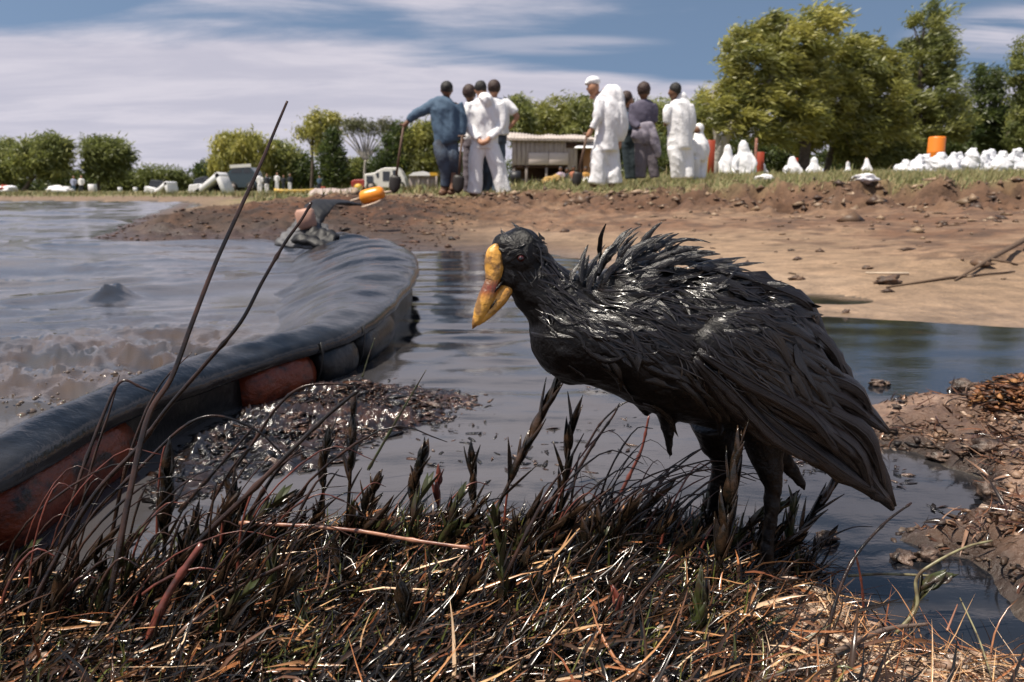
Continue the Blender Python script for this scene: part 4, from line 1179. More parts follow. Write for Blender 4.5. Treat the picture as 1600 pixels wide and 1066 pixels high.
# ---------------------------------------------------------------- foreground dead grass
M_stalk = mat('oiled_stalk', (0.008, 0.006, 0.005), rough=.22, spec=.5, col2=(.040, .019, .012), vscale=30, bump=.4, bscale=200, bdist=.001, var=.3)
M_redstalk = mat('red_brown_stalk', (0.17, 0.045, 0.030), rough=.30, spec=.6, col2=(.045, .018, .014), vscale=40, bump=.4, bscale=200, bdist=.001, var=.3)
M_tanstalk = mat('tan_stalk', (0.42, 0.20, 0.12), rough=.35, spec=.6, col2=(.12, .045, .030), vscale=26, bump=.4, bscale=160, bdist=.001, var=.3)
M_sprout = mat('oiled_leaf', (0.007, 0.0065, 0.0045), rough=.20, spec=.5, col2=(.040, .022, .012), vscale=45, bump=.4, bscale=150, bdist=.0015, var=.3)
M_gsprout = mat('greenish_leaf', (0.040, 0.050, 0.014), rough=.30, spec=.6, col2=(.030, .018, .012), vscale=60, bump=.4, bscale=150, bdist=.0015, var=.3)
M_blade = mat('matted_blades', attr='tint', rough=.20, spec=.5, var=.3, vscale=90)
def blades(name, X, Y, Z, L, Wd, az, el, bend, cols, label, seed=1, segs=4, m=None):
    """curved tapering leaves of grass; az heading on the ground, el lift angle at the root, bend droop"""
    g = np.random.default_rng(seed); n = len(X)
    t = np.linspace(0, 1, segs + 1)
    P = np.zeros((n, segs + 1, 3)); a_el = el.copy(); a_az = az.copy()
    P[:, 0] = np.stack([X, Y, Z], 1); tw = g.normal(0, .6, n); kink = g.normal(0, .13, (n, segs))
    for i in range(segs):
        d = np.stack([np.cos(a_az) * np.cos(a_el), np.sin(a_az) * np.cos(a_el), np.sin(a_el)], 1)
        P[:, i + 1] = P[:, i] + d * (L / segs)[:, None]
        a_el = a_el - bend / segs + kink[:, i]; a_az = a_az + tw / segs
    roll = g.uniform(-1.2, 1.2, n)
    T = P[:, -1] - P[:, 0]; T /= np.linalg.norm(T, axis=1)[:, None] + 1e-9
    S = np.cross(T, np.array([0, 0, 1.0])); S /= np.linalg.norm(S, axis=1)[:, None] + 1e-9
    U = np.cross(S, T)
    S = S * np.cos(roll)[:, None] + U * np.sin(roll)[:, None]; N = np.cross(S, T)
    w = (np.minimum(1, .45 + t * 2) * (1 - t ** 2.2 * .96))
    wv = Wd[:, None] * w[None]
    A = P + S[:, None] * wv[..., None]; B = P - S[:, None] * wv[..., None]; Cn = P - N[:, None] * wv[..., None] * .55
    V = np.stack([A, Cn, B], 2).reshape(-1, 3)
    q = (segs + 1) * 3
    f = []
    for i in range(segs):
        for j in range(2):
            f.append((i * 3 + j, i * 3 + j + 1, (i + 1) * 3 + j + 1, (i + 1) * 3 + j))
    F = (np.array(f)[None] + (np.arange(n) * q)[:, None, None]).reshape(-1, 4)
    me = np_mesh(name, V, F, np.repeat(cols, q, 0))
    return tag(link(name, me, m or M_blade), label, None, None, 'stuff')
g = np.random.default_rng(90)
N0 = 150000
xs = g.uniform(-1.5, 1.5, N0); ys = g.uniform(.32, 1.12, N0)
inview = np.abs(xs) < (ys + .12) * .74
xs, ys = xs[inview], ys[inview]
Hh, _, _, dC_, _, _ = land(xs, ys, True)
k = (dC_ > -.004); xs, ys, Hh, dC_ = xs[k], ys[k], Hh[k], dC_[k]
bare = sst(.10, .30, xs + .16 * fbm(xs * 7, ys * 7, 3, 601)) * sst(.84, .74, ys)
k = g.random(len(xs)) > np.clip(bare * (.93 + .07 * sst(.3, .42, xs)), 0, .99); xs, ys, Hh, dC_ = xs[k], ys[k], Hh[k], dC_[k]
n = len(xs); print('blades', n)
patch = fbm(xs * 6, ys * 6, 3, 602); patch2 = fbm(xs * 11, ys * 11, 3, 603)
idx = np.arange(n); kind = g.random(n)
def sub(mask, mx):
    i = idx[mask]; return i if len(i) <= mx else g.choice(i, mx, replace=False)
DK = [(.007, .006, .005), (.016, .011, .008), (.040, .022, .013), (.095, .046, .026)]
ST = [(.36, .18, .08), (.50, .30, .15), (.27, .11, .045), (.17, .060, .026), (.60, .42, .27)]
GR = [(.070, .080, .018), (.12, .12, .028), (.18, .15, .045), (.035, .040, .012)]
# lying mat, many layers
i = sub(kind < .55, 30000); m_ = len(i)
lay = g.random(m_) ** 1.3 * .028
az = np.where(g.random(m_) < .62, g.normal(R(12), R(28), m_), g.uniform(0, 6.28, m_))
blades('dead_grass_mat', xs[i], ys[i], Hh[i] + lay - .004, g.uniform(.016, .062, m_), g.uniform(.0006, .0021, m_), az, g.normal(.20, .30, m_), g.normal(.45, .5, m_),
       np.where((g.random(m_) < .07 + .16 * (patch[i] > .1))[:, None], pal(g, m_, ST, [3, 2, 3, 2, 1]), pal(g, m_, DK, [3, 3, 3, 2.2])), 'mat of oiled dead grass and straw lying over the bank', 91)
# leaning dark grass, combed up to the right
i = sub((kind >= .55) & (kind < .80), 15000); m_ = len(i)
blades('leaning_grass', xs[i], ys[i], Hh[i] + .001, g.uniform(.025, .068, m_) * (1 + .35 * (patch2[i] > .15)), g.uniform(.0009, .0027, m_), g.normal(R(25), R(38), m_), g.normal(.78, .24, m_), g.normal(.55, .35, m_),
       np.where((g.random(m_) < .09)[:, None], pal(g, m_, ST, [2, 1, 4, 4, .5]), pal(g, m_, DK, [3, 3, 2, .7])), 'dark oiled grass leaning up to the right', 92, 5)
i = sub((kind >= .80) & (kind < .92) & (xs < .25), 5200); m_ = len(i)
blades('green_grass', xs[i], ys[i], Hh[i] + .004, g.uniform(.020, .055, m_), g.uniform(.0006, .0016, m_), g.normal(R(30), R(60), m_), g.normal(.75, .35, m_), g.normal(.5, .4, m_),
       pal(g, m_, GR, [3, 2, 1.5, 3]), 'short olive green grass between the dead stems', 93)
i = sub(kind >= .90, 700); m_ = len(i)
blades('loose_straws', xs[i], ys[i], Hh[i] + .012 + .02 * g.random(m_), g.uniform(.03, .085, m_), g.uniform(.0007, .0015, m_), np.where(g.random(m_) < .6, g.normal(R(8), R(16), m_), g.uniform(0, 6.28, m_)), g.normal(.12, .14, m_), g.normal(.22, .2, m_),
       pal(g, m_, ST, [3, 2, 3, 2, 2]), 'loose tan and red straws on top of the mat', 94)
# bits of litter and oil blobs in the mat
g2 = np.random.default_rng(95); q = g2.choice(n, 6500, replace=False)
chips('mat_litter', xs[q], ys[q], Hh[q] + g2.uniform(0, .022, 6500), g2.uniform(.0012, .0048, 6500), pal(g2, 6500, [(.02, .015, .012), (.25, .14, .09), (.10, .05, .03), (.42, .31, .24), (.012, .01, .01)], [4, 2, 3, 1, 4]), M_muck,
      'scraps of leaf and oily litter caught in the dead grass', flat=.4, long=2.0, seed=96)
# root fibres and chips on the bare pale mud at lower right
xs2 = g2.uniform(.10, 1.0, 22000); ys2 = g2.uniform(.34, .98, 22000); H2, _, _, dC2, _, _ = land(xs2, ys2, True)
k = (dC2 > .006) & (sst(.14, .32, xs2) > g2.random(22000)); xs2, ys2, H2 = xs2[k], ys2[k], H2[k]; m_ = len(xs2)
chips('bare_mud_crust', xs2[:9000], ys2[:9000], H2[:9000] + .001, g2.uniform(.002, .0085, min(m_, 9000)), pal(g2, min(m_, 9000), [(.40, .29, .21), (.30, .20, .14), (.20, .12, .08), (.48, .37, .28)], [3, 3, 1.2, 1.5]), M_drymuck,
      'flaky pale mud crust at the lower right corner', flat=.55, long=1.7, seed=97)
j = g2.choice(m_, 2300, replace=False)
blades('root_fibres', xs2[j], ys2[j], H2[j] + .003, g2.uniform(.02, .08, 2300), g2.uniform(.0003, .0010, 2300), g2.uniform(0, 6.28, 2300), g2.normal(.15, .25, 2300), g2.normal(.3, .5, 2300),
       pal(g2, 2300, ST + DK, [3, 2, 2, 2, 2, 1, 2, 2, 2]), 'dry root fibres lying on the pale mud', 98, 5)

# ---- single stems and sprouts, each a thing
rs_ = random.Random(21)
def stem(name, pts, rad, m, label, cat, group=None, nodes=0, flat=.75):
    """pts: photo u, v and depth Y; rad in metres root to tip"""
    lie = name in ('straw', 'stick', 'root', 'wood_chip') or cat in ('straw', 'stick', 'root', 'wood chip')
    if lie:
        P3 = [at_z(u, v, (.080 if u < 900 and rad[0] > .002 and v < 900 else .032) + rad[0]) for u, v, Y_ in pts]
    else:                       # rooted where the lowest point meets the ground
        Yb_ = at_z(pts[0][0], pts[0][1], .015).y if pts[0][2] < 1.3 else pts[0][2]; q_ = Yb_ / pts[0][2]
        P3 = [at_y(u, v, Yb_ + (Y_ - pts[0][2])) for u, v, Y_ in pts]; rad = (rad[0] * q_, rad[1] * q_)
    S_ = smoothpath([tuple(p) for p in P3], max(12, len(pts) * 7)); k_ = len(S_)
    rads = []
    for i in range(k_):
        t_ = i / (k_ - 1); r_ = rad[0] + (rad[1] - rad[0]) * t_ ** 1.2
        if nodes and (i % max(2, k_ // nodes) == 1): r_ *= 1.45
        rads.append(r_)
    mb = MB(); mb.tube([tuple(p) for p in S_], rads, 8, flat=flat)
    o = mb.build(name, m, None, tuple(S_[0])); return tag(o, label, cat, group), S_
def leafmesh(mb, p0, d, up_, L, Wd, fold=.35, curl=.4):
    d = d.normalized(); s_ = d.cross(up_); 
    if s_.length < .1: s_ = d.cross(Vector((1, 0, 0)))
    s_.normalize(); u_ = s_.cross(d); n = 7; vs = []
    for i in range(n):
        t_ = i / (n - 1); c = p0 + d * L * t_ + u_ * (L * curl * (t_ ** 2) * .5)
        w = Wd * math.sin(math.pi * min(1, t_ * .93 + .07) ** .75) + .0002
        vs += [c + s_ * w + u_ * w * fold, c - u_ * .0004, c - s_ * w + u_ * w * fold]
    fs = [(i * 3 + j, i * 3 + j + 1, (i + 1) * 3 + j + 1, (i + 1) * 3 + j) for i in range(n - 1) for j in range(2)]
    mb.add(vs, fs)
def sprout(base, tip, Y_, Y2, nl, ll, lw, m, label, group=None, cat='sprout', mid=None, spread=.55, start=.35, name='leafy_sprout'):
    Yb_ = at_z(base[0], base[1], .015).y; q_ = Yb_ / Y_; Y2 = Yb_ + (Y2 - Y_) ; Y_ = Yb_; ll *= q_ * 1.75; lw *= q_ * 1.15; spread *= .85; nl = int(nl * 1.4)
    b = at_y(*base, Y_); t_ = at_y(*tip, Y2)
    r = empty(name, (b.x, b.y, max(0, lz(b.x, b.y))), label, cat, group)
    md = at_y(*mid, (Y_ + Y2) / 2) if mid else (b + t_) / 2 + Vector((rs_.uniform(-.004, .004), 0, 0))
    S_ = smoothpath([tuple(Vector((b.x, b.y, min(b.z, max(0, lz(b.x, b.y)) - .004)))), tuple(md), tuple(t_)], 14)
    MB().tube([tuple(q) for q in S_], [.0026 - .0014 * i / 13 for i in range(14)], 7).build('stem', m, r)
    for k in range(nl):
        f = start + (1 - start) * k / max(1, nl - 1); i = min(12, int(f * 13)); p = Vector(S_[i]); d0 = (Vector(S_[i + 1]) - p).normalized()
        q = k * 2.4 + rs_.uniform(-.4, .4)
        side = Vector((math.cos(q), math.sin(q) * .8, 0)); sp_ = spread * (1.25 - .75 * f) * rs_.uniform(.7, 1.3)
        mb = MB(); leafmesh(mb, p, d0 + side * sp_, -side + Vector((0, 0, .3)), ll * rs_.uniform(.7, 1.15) * (1.1 - .3 * f), lw * rs_.uniform(.8, 1.2), .4, rs_.uniform(-.1, .5))
        o = mb.build('leaf', m, r); s_ = o.modifiers.new('t', 'SOLIDIFY'); s_.thickness = .0006
    return r
# the two tall reeds that cross the picture
_, S1 = stem('tall_reed', [(150, 1040, .60), (178, 900, .62), (205, 760, .64), (232, 650, .66), (268, 590, .67), (300, 505, .68), (335, 415, .69), (378, 320, .70), (408, 255, .705), (432, 198, .71), (449, 158, .712)], (.0030, .0011), M_stalk,
     'tallest black reed reaching up across the sky on the left', 'reed')
_, S2 = stem('tall_reed', [(12, 1050, .58), (45, 960, .60), (90, 870, .62), (150, 770, .64), (215, 700, .66), (260, 640, .67), (320, 570, .68), (375, 505, .69), (410, 440, .70), (445, 380, .71), (470, 345, .715), (487, 316, .72)], (.0026, .0013), M_stalk,
     'second tall reed, paler and knotted, ending beside the boom end', 'reed', nodes=5)
STEMS = [
 ('reed', [(200, 1000, .60), (290, 870, .62), (400, 760, .64), (500, 660, .67), (562, 608, .68)], (.0030, .0014), M_stalk, 'thick dark reed slanting from lower left to the muck raft', 'reed'),
 ('reed', [(80, 900, .62), (120, 760, .64), (165, 640, .66), (190, 596, .665), (222, 606, .668), (262, 622, .67)], (.0018, .0006), M_stalk, 'dark reed bent over at its tip in front of the red float', 'reed'),
 ('reed', [(110, 880, .63), (140, 740, .65), (172, 640, .66), (187, 585, .665)], (.0016, .0004), M_stalk, 'thin pointed reed standing just left of the tall black one', 'reed'),
 ('reed', [(170, 860, .62), (200, 720, .63), (245, 610, .64), (300, 550, .645)], (.0018, .0003), M_stalk, 'short pointed reed crossing the tall black one above the red float', 'reed'),
 ('reed', [(60, 900, .60), (150, 800, .61), (230, 720, .62), (290, 665, .625), (340, 650, .63), (400, 672, .635), (440, 708, .64)], (.0016, .0007), M_stalk, 'thin arching reed over the muck with a glinting drooping end', 'reed'),
 ('reed', [(330, 780, .68), (390, 700, .69), (430, 640, .70), (470, 606, .705), (520, 600, .71), (552, 604, .71)], (.0018, .0008), M_stalk, 'arched reed lying along the far side of the muck raft', 'reed'),
 ('reed', [(280, 800, .66), (350, 720, .67), (402, 660, .675)], (.0018, .0006), M_stalk, 'straight short reed in the middle of the muck', 'reed'),
 ('reed', [(380, 820, .60), (430, 740, .61), (470, 700, .615)], (.0020, .0005), M_stalk, 'stubby dark reed behind the slanting thick reed', 'reed'),
 ('grass_blade', [(575, 735, .72), (612, 670, .73), (640, 622, .735), (666, 578, .74)], (.0014, .0004), M_gsprout, 'thin green blade pointing up from the edge of the muck', 'grass blade'),
 ('grass_blade', [(566, 590, 1.60), (575, 560, 1.61), (586, 528, 1.62)], (.0016, .0006), M_gsprout, 'small green blade standing in the water at the end of the boom', 'grass blade'),
 ('stem', [(215, 1064, .50), (232, 1000, .51), (262, 930, .52), (315, 850, .53)], (.0035, .0022), M_redstalk, 'red-brown thick stem standing at the bottom left', 'stem'),
 ('straw', [(0, 892, .66), (60, 893, .66), (120, 896, .66), (165, 900, .66)], (.0013, .0008), M_tanstalk, 'pale straight straw lying at the left edge', 'straw'),
 ('stick', [(374, 818, .66), (470, 822, .66), (560, 830, .655), (650, 845, .65), (738, 857, .645)], (.0024, .0018), M_tanstalk, 'long pinkish bare stick lying across the middle of the grass', 'stick'),
 ('reed', [(690, 862, .62), (760, 740, .63), (790, 690, .64), (830, 600, .65), (850, 570, .655)], (.0, .0), None, '', ''),
 ('plant_stem', [(1285, 1040, .52), (1300, 960, .54), (1330, 880, .56), (1380, 820, .58), (1424, 786, .59)], (.0020, .0010), M_stalk, 'brown stem rising at the right in front of the channel', 'stem'),
 ('plant_stem', [(1350, 960, .60), (1346, 910, .60), (1336, 860, .60)], (.0012, .0006), M_redstalk, 'short reddish stem beside the channel at the right', 'stem'),
 ('plant_stem', [(900, 740, .66), (930, 690, .67), (958, 650, .675), (968, 630, .68)], (.0017, .0006), M_stalk, 'upright stem ending under the belly of the bird', 'stem'),
 ('plant_stem', [(960, 790, .64), (985, 740, .65), (1003, 700, .655), (1014, 650, .66)], (.0019, .0010), M_redstalk, 'red-brown stem beside the drooping belly feathers', 'stem'),
 ('plant_stem', [(915, 700, .68), (940, 660, .685), (975, 630, .69), (1000, 628, .69)], (.0012, .0005), M_stalk, 'thin stem curving over beneath the belly', 'stem'),
 ('plant_stem', [(740, 1010, .55), (790, 900, .56), (840, 800, .57), (865, 760, .58)], (.0020, .0009), M_stalk, 'dark slanting stem in the centre of the grass', 'stem'),
 ('plant_stem', [(180, 1020, .54), (330, 940, .55), (450, 880, .56)], (.0026, .0014), M_stalk, 'dark fallen stem slanting through the left grass', 'stem'),
 ('reed', [(1240, 690, 1.02), (0, 0, 0)], (.0, .0), None, '', ''),
 ('reed', [(1170, 880, .70), (1185, 850, .70), (1180, 800, .71), (1172, 776, .71)], (.0, .0), None, '', ''),
]
for nm, pts, rad, m, lab, cat in STEMS:
    if m is None: continue
    stem(nm, pts, rad, m, lab, cat, nodes=4)
# grey-green pale split stems at lower right, in front of the channel
stem('pale_stem', [(1400, 990, .57), (1432, 950, .575), (1432, 905, .58), (1460, 880, .58), (1510, 855, .585), (1550, 845, .59)], (.0018, .0010), mat('pale_olive_stem', (.26, .24, .13), rough=.4, col2=(.10, .07, .04), vscale=50), 'pale olive stem forking out over the dark channel', 'stem')
stem('pale_stem', [(1325, 900, .60), (1380, 897, .60), (1455, 900, .60)], (.0014, .0011), bpy.data.materials['pale_olive_stem'], 'pale olive straw lying level at the channel edge', 'stem')
stem('root', [(1500, 935, .60), (1512, 960, .60), (1530, 1000, .585), (1550, 1060, .56)], (.0009, .0010), bpy.data.materials['pale_olive_stem'], 'thin cream root curling over the pale mud corner', 'root')
stem('root', [(1480, 985, .60), (1488, 965, .60), (1496, 945, .60)], (.0014, .0008), M_tanstalk, 'short tan root sticking up at the edge of the pale mud', 'root')
stem('root', [(1305, 1020, .56), (1380, 985, .57), (1450, 975, .58)], (.0032, .0016), mat('grey_root', (.13, .09, .07), rough=.6, bump=.5, bscale=150, bdist=.001), 'thick pinkish-grey root lying on the pale mud', 'root')
stem('wood_chip', [(672, 985, .56), (700, 962, .57), (728, 942, .575)], (.0042, .0032), M_tanstalk, 'short splintered tan wood chip in the middle foreground', 'wood chip')
# leafy sprouts
SPR = [
 ((735, 880), (884, 572), .66, .70, 13, .026, .0036, M_sprout, 'tallest leafy dark sprout bending up to the bird\'s belly', (812, 720)),
 ((870, 870), (895, 660), .68, .70, 8, .024, .0034, M_sprout, 'dark leafy sprout just right of the tallest one', (880, 760)),
 ((640, 820), (660, 715), .68, .69, 9, .018, .0042, M_sprout, 'bushy dark sprout left of the centre gap of water', None),
 ((738, 820), (737, 722), .69, .70, 6, .020, .0034, M_sprout, 'upright dark bud-like sprout in the centre of the gap', None),
 ((690, 810), (685, 750), .70, .71, 6, .013, .0028, M_redstalk, 'small reddish sprout between the two dark bushy ones', None),
 ((580, 830), (590, 750), .68, .69, 7, .014, .0034, M_sprout, 'low dark rosette sprout above the pinkish stick', None),
 ((540, 820), (553, 640), .66, .68, 9, .018, .0030, M_sprout, 'slim tall dark sprout standing against the muck raft', (548, 730)),
 ((505, 800), (512, 690), .66, .67, 7, .018, .0032, M_sprout, 'dark sprout left of the slim tall one', None),
 ((255, 900), (262, 740), .58, .59, 9, .022, .0042, M_sprout, 'heavy black sprout in the shade of the boom', (258, 820)),
 ((355, 900), (362, 780), .58, .60, 7, .024, .0045, M_sprout, 'broad-leaved black sprout by the left end of the pinkish stick', None),
 ((300, 960), (298, 850), .56, .57, 7, .022, .0040, M_sprout, 'dark leafy sprout low in the left grass', None),
 ((1108, 960), (1152, 700), .60, .62, 10, .026, .0044, M_sprout, 'leafy sprout standing in front of the bird\'s far leg', (1128, 850)),
 ((1200, 900), (1330, 720), .74, .80, 12, .024, .0034, M_sprout, 'spiky dark sprout rising behind the near leg under the wing', (1262, 815)),
 ((1228, 890), (1240, 790), .74, .75, 8, .018, .0032, M_gsprout, 'small greenish sprout between near leg and spiky sprout', None),
 ((1420, 950), (1470, 908), .60, .605, 7, .014, .0040, M_gsprout, 'stubby green sprout overhanging the dark channel', (1440, 925)),
 ((430, 980), (425, 890), .56, .57, 8, .018, .0040, M_gsprout, 'olive sprout in the left foreground grass', None),
 ((430, 900), (437, 938), .6, .6, 0, .01, .003, None, '', None),
 ((545, 960), (530, 880), .58, .59, 8, .018, .0036, M_sprout, 'dark sprout in the foreground just below the pinkish stick', None),
 ((905, 940), (915, 840), .60, .61, 8, .020, .0040, M_sprout, 'dark drooping sprout in the grass below the bird\'s breast', None),
 ((1085, 1040), (1095, 930), .54, .55, 8, .020, .0042, M_gsprout, 'olive-brown sprout in front of the bird\'s toes', None),
 ((640, 1060), (630, 940), .52, .53, 9, .020, .0046, M_sprout, 'black clogged sprout at the bottom centre', None),
 ((820, 1000), (838, 915), .57, .58, 7, .018, .0036, M_sprout, 'black sprout among the orange straws', None),
 ((475, 1050), (470, 960), .54, .55, 8, .016, .0038, M_gsprout, 'small olive sprout near the bottom edge left of centre', None),
 ((60, 1030), (90, 930), .56, .57, 7, .020, .0036, M_sprout, 'dark sprout in the bottom left corner', None),
 ((955, 1020), (965, 950), .56, .57, 6, .016, .0034, M_redstalk, 'reddish sprout left of the bird\'s toes in the foreground', None),
]
for base, tip, Y1, Y2, nl, ll, lw, m, lab, mid in SPR:
    if m is None: continue
    sprout(base, tip, Y1, Y2, nl, ll, lw, m, lab, mid=mid)
# many alike thin stems nothing tells apart
cnt = 0
LBL = 'thin dark oiled grass blade leaning right out of the foreground mat'
def free_stem(u, v, h, r0, lean):
    b = at_z(u, v, .02); du = lean * h; f_ = rs_.uniform(.65, 1.0)
    S_ = smoothpath([(b.x, b.y, .012), (b.x + du * .3, b.y + .005, .02 + h * .5), (b.x + du, b.y + .01, .02 + h * (.92 if f_ > .75 else .8)), (b.x + du * 1.5, b.y + .015, .02 + h * f_)], 12)
    mb = MB().tube([tuple(q) for q in S_], [r0 * (1 - .8 * i / 11) * (1.35 if i % 4 == 2 else 1) for i in range(12)], 6, flat=.6)
    o = mb.build('grass_blade', rs_.choice([M_stalk, M_stalk, M_stalk, M_stalk, M_redstalk]), None, (b.x, b.y, .02))
    tag(o, LBL, 'grass blade', 'dark blades standing in the foreground grass')
while cnt < 170:
    if cnt < 60: u, v, h = rs_.uniform(-20, 430), rs_.uniform(850, 1030), rs_.uniform(.08, .16)
    elif cnt < 115: u, v, h = rs_.uniform(780, 1040), rs_.uniform(845, 910), rs_.uniform(.06, .15)
    else: u, v, h = rs_.uniform(420, 1250), rs_.uniform(815, 1040), rs_.uniform(.03, .08)
    b = at_z(u, v, .02)
    if sdist(HUMP, np.array([b.x]), np.array([b.y]))[0] < .0: continue
    free_stem(u, v, h, rs_.uniform(.0009, .0021), abs(rs_.gauss(.50, .28))); cnt += 1
# low dark leafy sprouts all through the mat: five built, the rest copied with their parts
protos = []
for k in range(6):
    r = empty('leafy_sprout', (0, 0, 0), 'low dark leafy sprout among many alike in the foreground grass', 'sprout', 'low leafy sprouts in the foreground grass')
    h = rs_.uniform(.035, .06); ln = rs_.uniform(.1, .6)
    S_ = smoothpath([(0, 0, -.01), (ln * h * .3, 0, h * .5), (ln * h, .004, h)], 14); mm_ = M_gsprout if k in (2, 5) else M_sprout
    MB().tube([tuple(q) for q in S_], [.0018 - .0009 * i / 13 for i in range(14)], 6).build('stem', mm_, r)
    nl = rs_.randint(9, 13)
    for j in range(nl):
        f = .25 + .75 * j / (nl - 1); i = min(12, int(f * 13)); p = Vector(S_[i]); d0 = (Vector(S_[i + 1]) - p).normalized(); q = j * 2.4 + rs_.uniform(-.4, .4)
        side = Vector((math.cos(q), math.sin(q) * .8, 0)); mb = MB()
        leafmesh(mb, p, d0 + side * rs_.uniform(.35, .75) * (1.2 - .6 * f), -side + Vector((0, 0, .3)), rs_.uniform(.014, .026), rs_.uniform(.0018, .0032), .4, rs_.uniform(-.1, .4))
        o = mb.build('leaf', mm_, r)
    protos.append(r)
used_ = set(); cnt = 0
while cnt < 120:
    u = rs_.uniform(-10, 1330)
    v = rs_.uniform(845, 910) if cnt < 60 else rs_.uniform(860, 1050)
    b = at_z(u, v, .02)
    if sdist(HUMP, np.array([b.x]), np.array([b.y]))[0] < .004 or (u > 1000 and v > 930): continue
    k = rs_.randrange(6); src = protos[k]
    if k not in used_: used_.add(k); c = src
    else:
        c = src.copy(); COL.objects.link(c)
        for ch in src.children:
            d_ = ch.copy(); COL.objects.link(d_); d_.parent = c
    c.location = (b.x, b.y, lz(b.x, b.y) + .004); c.rotation_euler = (rs_.gauss(0, .15), rs_.gauss(.15, .2), rs_.gauss(0, .6)); s_ = rs_.uniform(.8, 1.5); c.scale = (s_, s_, s_)
    cnt += 1
# strands of weed and leaf litter on the near spit of mud
P_ = np.array(SPIT); g3 = np.random.default_rng(99); xs3 = g3.uniform(.5, 1.5, 20000); ys3 = g3.uniform(.72, 1.9, 20000); d3 = sdist(SPIT, xs3, ys3)
k = (d3 > .004) & (g3.random(20000) < .10 + .8 * sst(0, .4, fbm(xs3 * 9, ys3 * 9, 3, 620))); xs3, ys3 = xs3[k][:4200], ys3[k][:4200]; m_ = len(xs3)
blades('weed_strands', xs3, ys3, land(xs3, ys3) + .001, g3.uniform(.012, .05, m_), g3.uniform(.0006, .0028, m_), g3.uniform(0, 6.28, m_), g3.normal(.2, .35, m_), g3.normal(.5, .6, m_),
       pal(g3, m_, [(.12, .055, .030), (.06, .028, .018), (.22, .13, .085), (.02, .013, .010)], [3, 3, 2, 2]), 'strands of dead weed over the near spit of mud', 100, 4)
# ---------------------------------------------------------------- people on the bank
def cloth(name, c, rough=.8, **k): return mat(name, c, rough=rough, bump=.35, bscale=26, bdist=.02, **k)
M_skin = mat('brown_skin', (.16, .075, .040), rough=.55)
M_skin2 = mat('tanned_skin', (.38, .19, .11), rough=.55)
M_hair = mat('black_hair', (.010, .008, .007), rough=.6, bump=.8, bscale=90, bdist=.01)
M_hair2 = mat('brown_hair', (.035, .015, .010), rough=.6, bump=.8, bscale=90, bdist=.01)
M_white = cloth('white_overall', (.74, .73, .75))
M_white2 = cloth('white_cotton', (.80, .79, .80))
M_blue = cloth('blue_denim', (.060, .105, .165))
M_bluejeans = cloth('grey_blue_jeans', (.060, .085, .125), col2=(.035, .040, .055), vscale=6)
M_dark = cloth('dark_jacket', (.020, .024, .034))
M_teal = cloth('dark_teal_trousers', (.022, .036, .045))
M_lilac = cloth('grey_purple_sweater', (.085, .075, .115))
M_lilac2 = cloth('lilac_grey_jacket', (.30, .27, .32), col2=(.16, .14, .18), vscale=8)
M_greyt = cloth('grey_brown_trousers', (.13, .11, .125))
M_boot = mat('leather_boots', (.10, .045, .022), rough=.6)
M_wood = mat('worn_wood', (.10, .055, .035), rough=.7, bump=.3, bscale=50)
M_steel = mat('muddy_steel', (.020, .016, .014), rough=.55)
def person(Y_, foot, label, parts, group='people standing on the bank', cat='person'):
    f = at_y(foot[0], foot[1], Y_); gz = lz(f.x, Y_)
    r = empty('person', (f.x, Y_, gz), label, cat, group)
    k_ = mpp(Y_); made = {}
    core = []; seen = []                 # the body runs on under the clothes as one continuous figure
    for nm, m, chains, vox, dsp in parts:
        if nm in ('shirt', 'overall', 'trousers', 'jacket', 'sweater'):
            for ch in chains:
                if ch[0] == 'ball': continue
                cc = [tuple([c[0], c[1], c[2] * .58, c[3] if len(c) > 3 else 0.0, (c[4] if len(c) > 4 else .8) * .9]) for c in ch]
                if seen:
                    n_ = min(seen, key=lambda q: (q[0] - cc[0][0]) ** 2 + (q[1] - cc[0][1]) ** 2)
                    core.append([(n_[0], n_[1], cc[0][2] * .5, n_[3], .8), (cc[0][0], cc[0][1], cc[0][2] * .5, cc[0][3], .8)])
                core.append(cc); seen += cc
    for ch in list(parts[0][2]):
        if not seen: break
        c = (ch[1], ch[2], ch[3] * .5, ch[6], .8) if ch[0] == 'ball' else (ch[0][0], ch[0][1], ch[0][2], ch[0][3] if len(ch[0]) > 3 else 0.0, .8)
        if ch[0] == 'ball' and ch[3] < 6 * .6: continue
        n_ = min(seen, key=lambda q: (q[0] - c[0]) ** 2 + (q[1] - c[1]) ** 2)
        core.append([(n_[0], n_[1], c[2] * .7, n_[3], .8), (c[0], c[1], c[2] * .7, c[3], .8)])
    parts = [(parts[0][0], parts[0][1], list(parts[0][2]) + core, parts[0][3], parts[0][4])] + list(parts[1:])
    for nm, m, chains, vox, dsp in parts:
        mb = MB()
        for ch in chains:
            if ch[0] == 'ball':
                _, u, v, ru, rv, dd, dy = ch
                mb.ball(at_y(u, v, Y_ + dy), (ru * k_, dd * k_, rv * k_), 14, 10)
            else:
                st = [(c[0], c[1], c[2], c[3] if len(c) > 3 else 0.0, c[4] if len(c) > 4 else .8) for c in ch]
                P = smoothpath(st, max(8, len(st) * 4))
                mb.tube([at_y(a[0], a[1], Y_ + a[3]) for a in P], [(max(a[2], .6) * k_, max(a[2], .6) * k_ * a[4]) for a in P], 12, ref=(1, 0, 0.02))
        me = fuse(mb.mesh(nm), vox, 3, dsp)
        o = link(nm, me, m, r if nm not in ('hair', 'cap') else made.get('body', r)); made[nm] = o
    return r
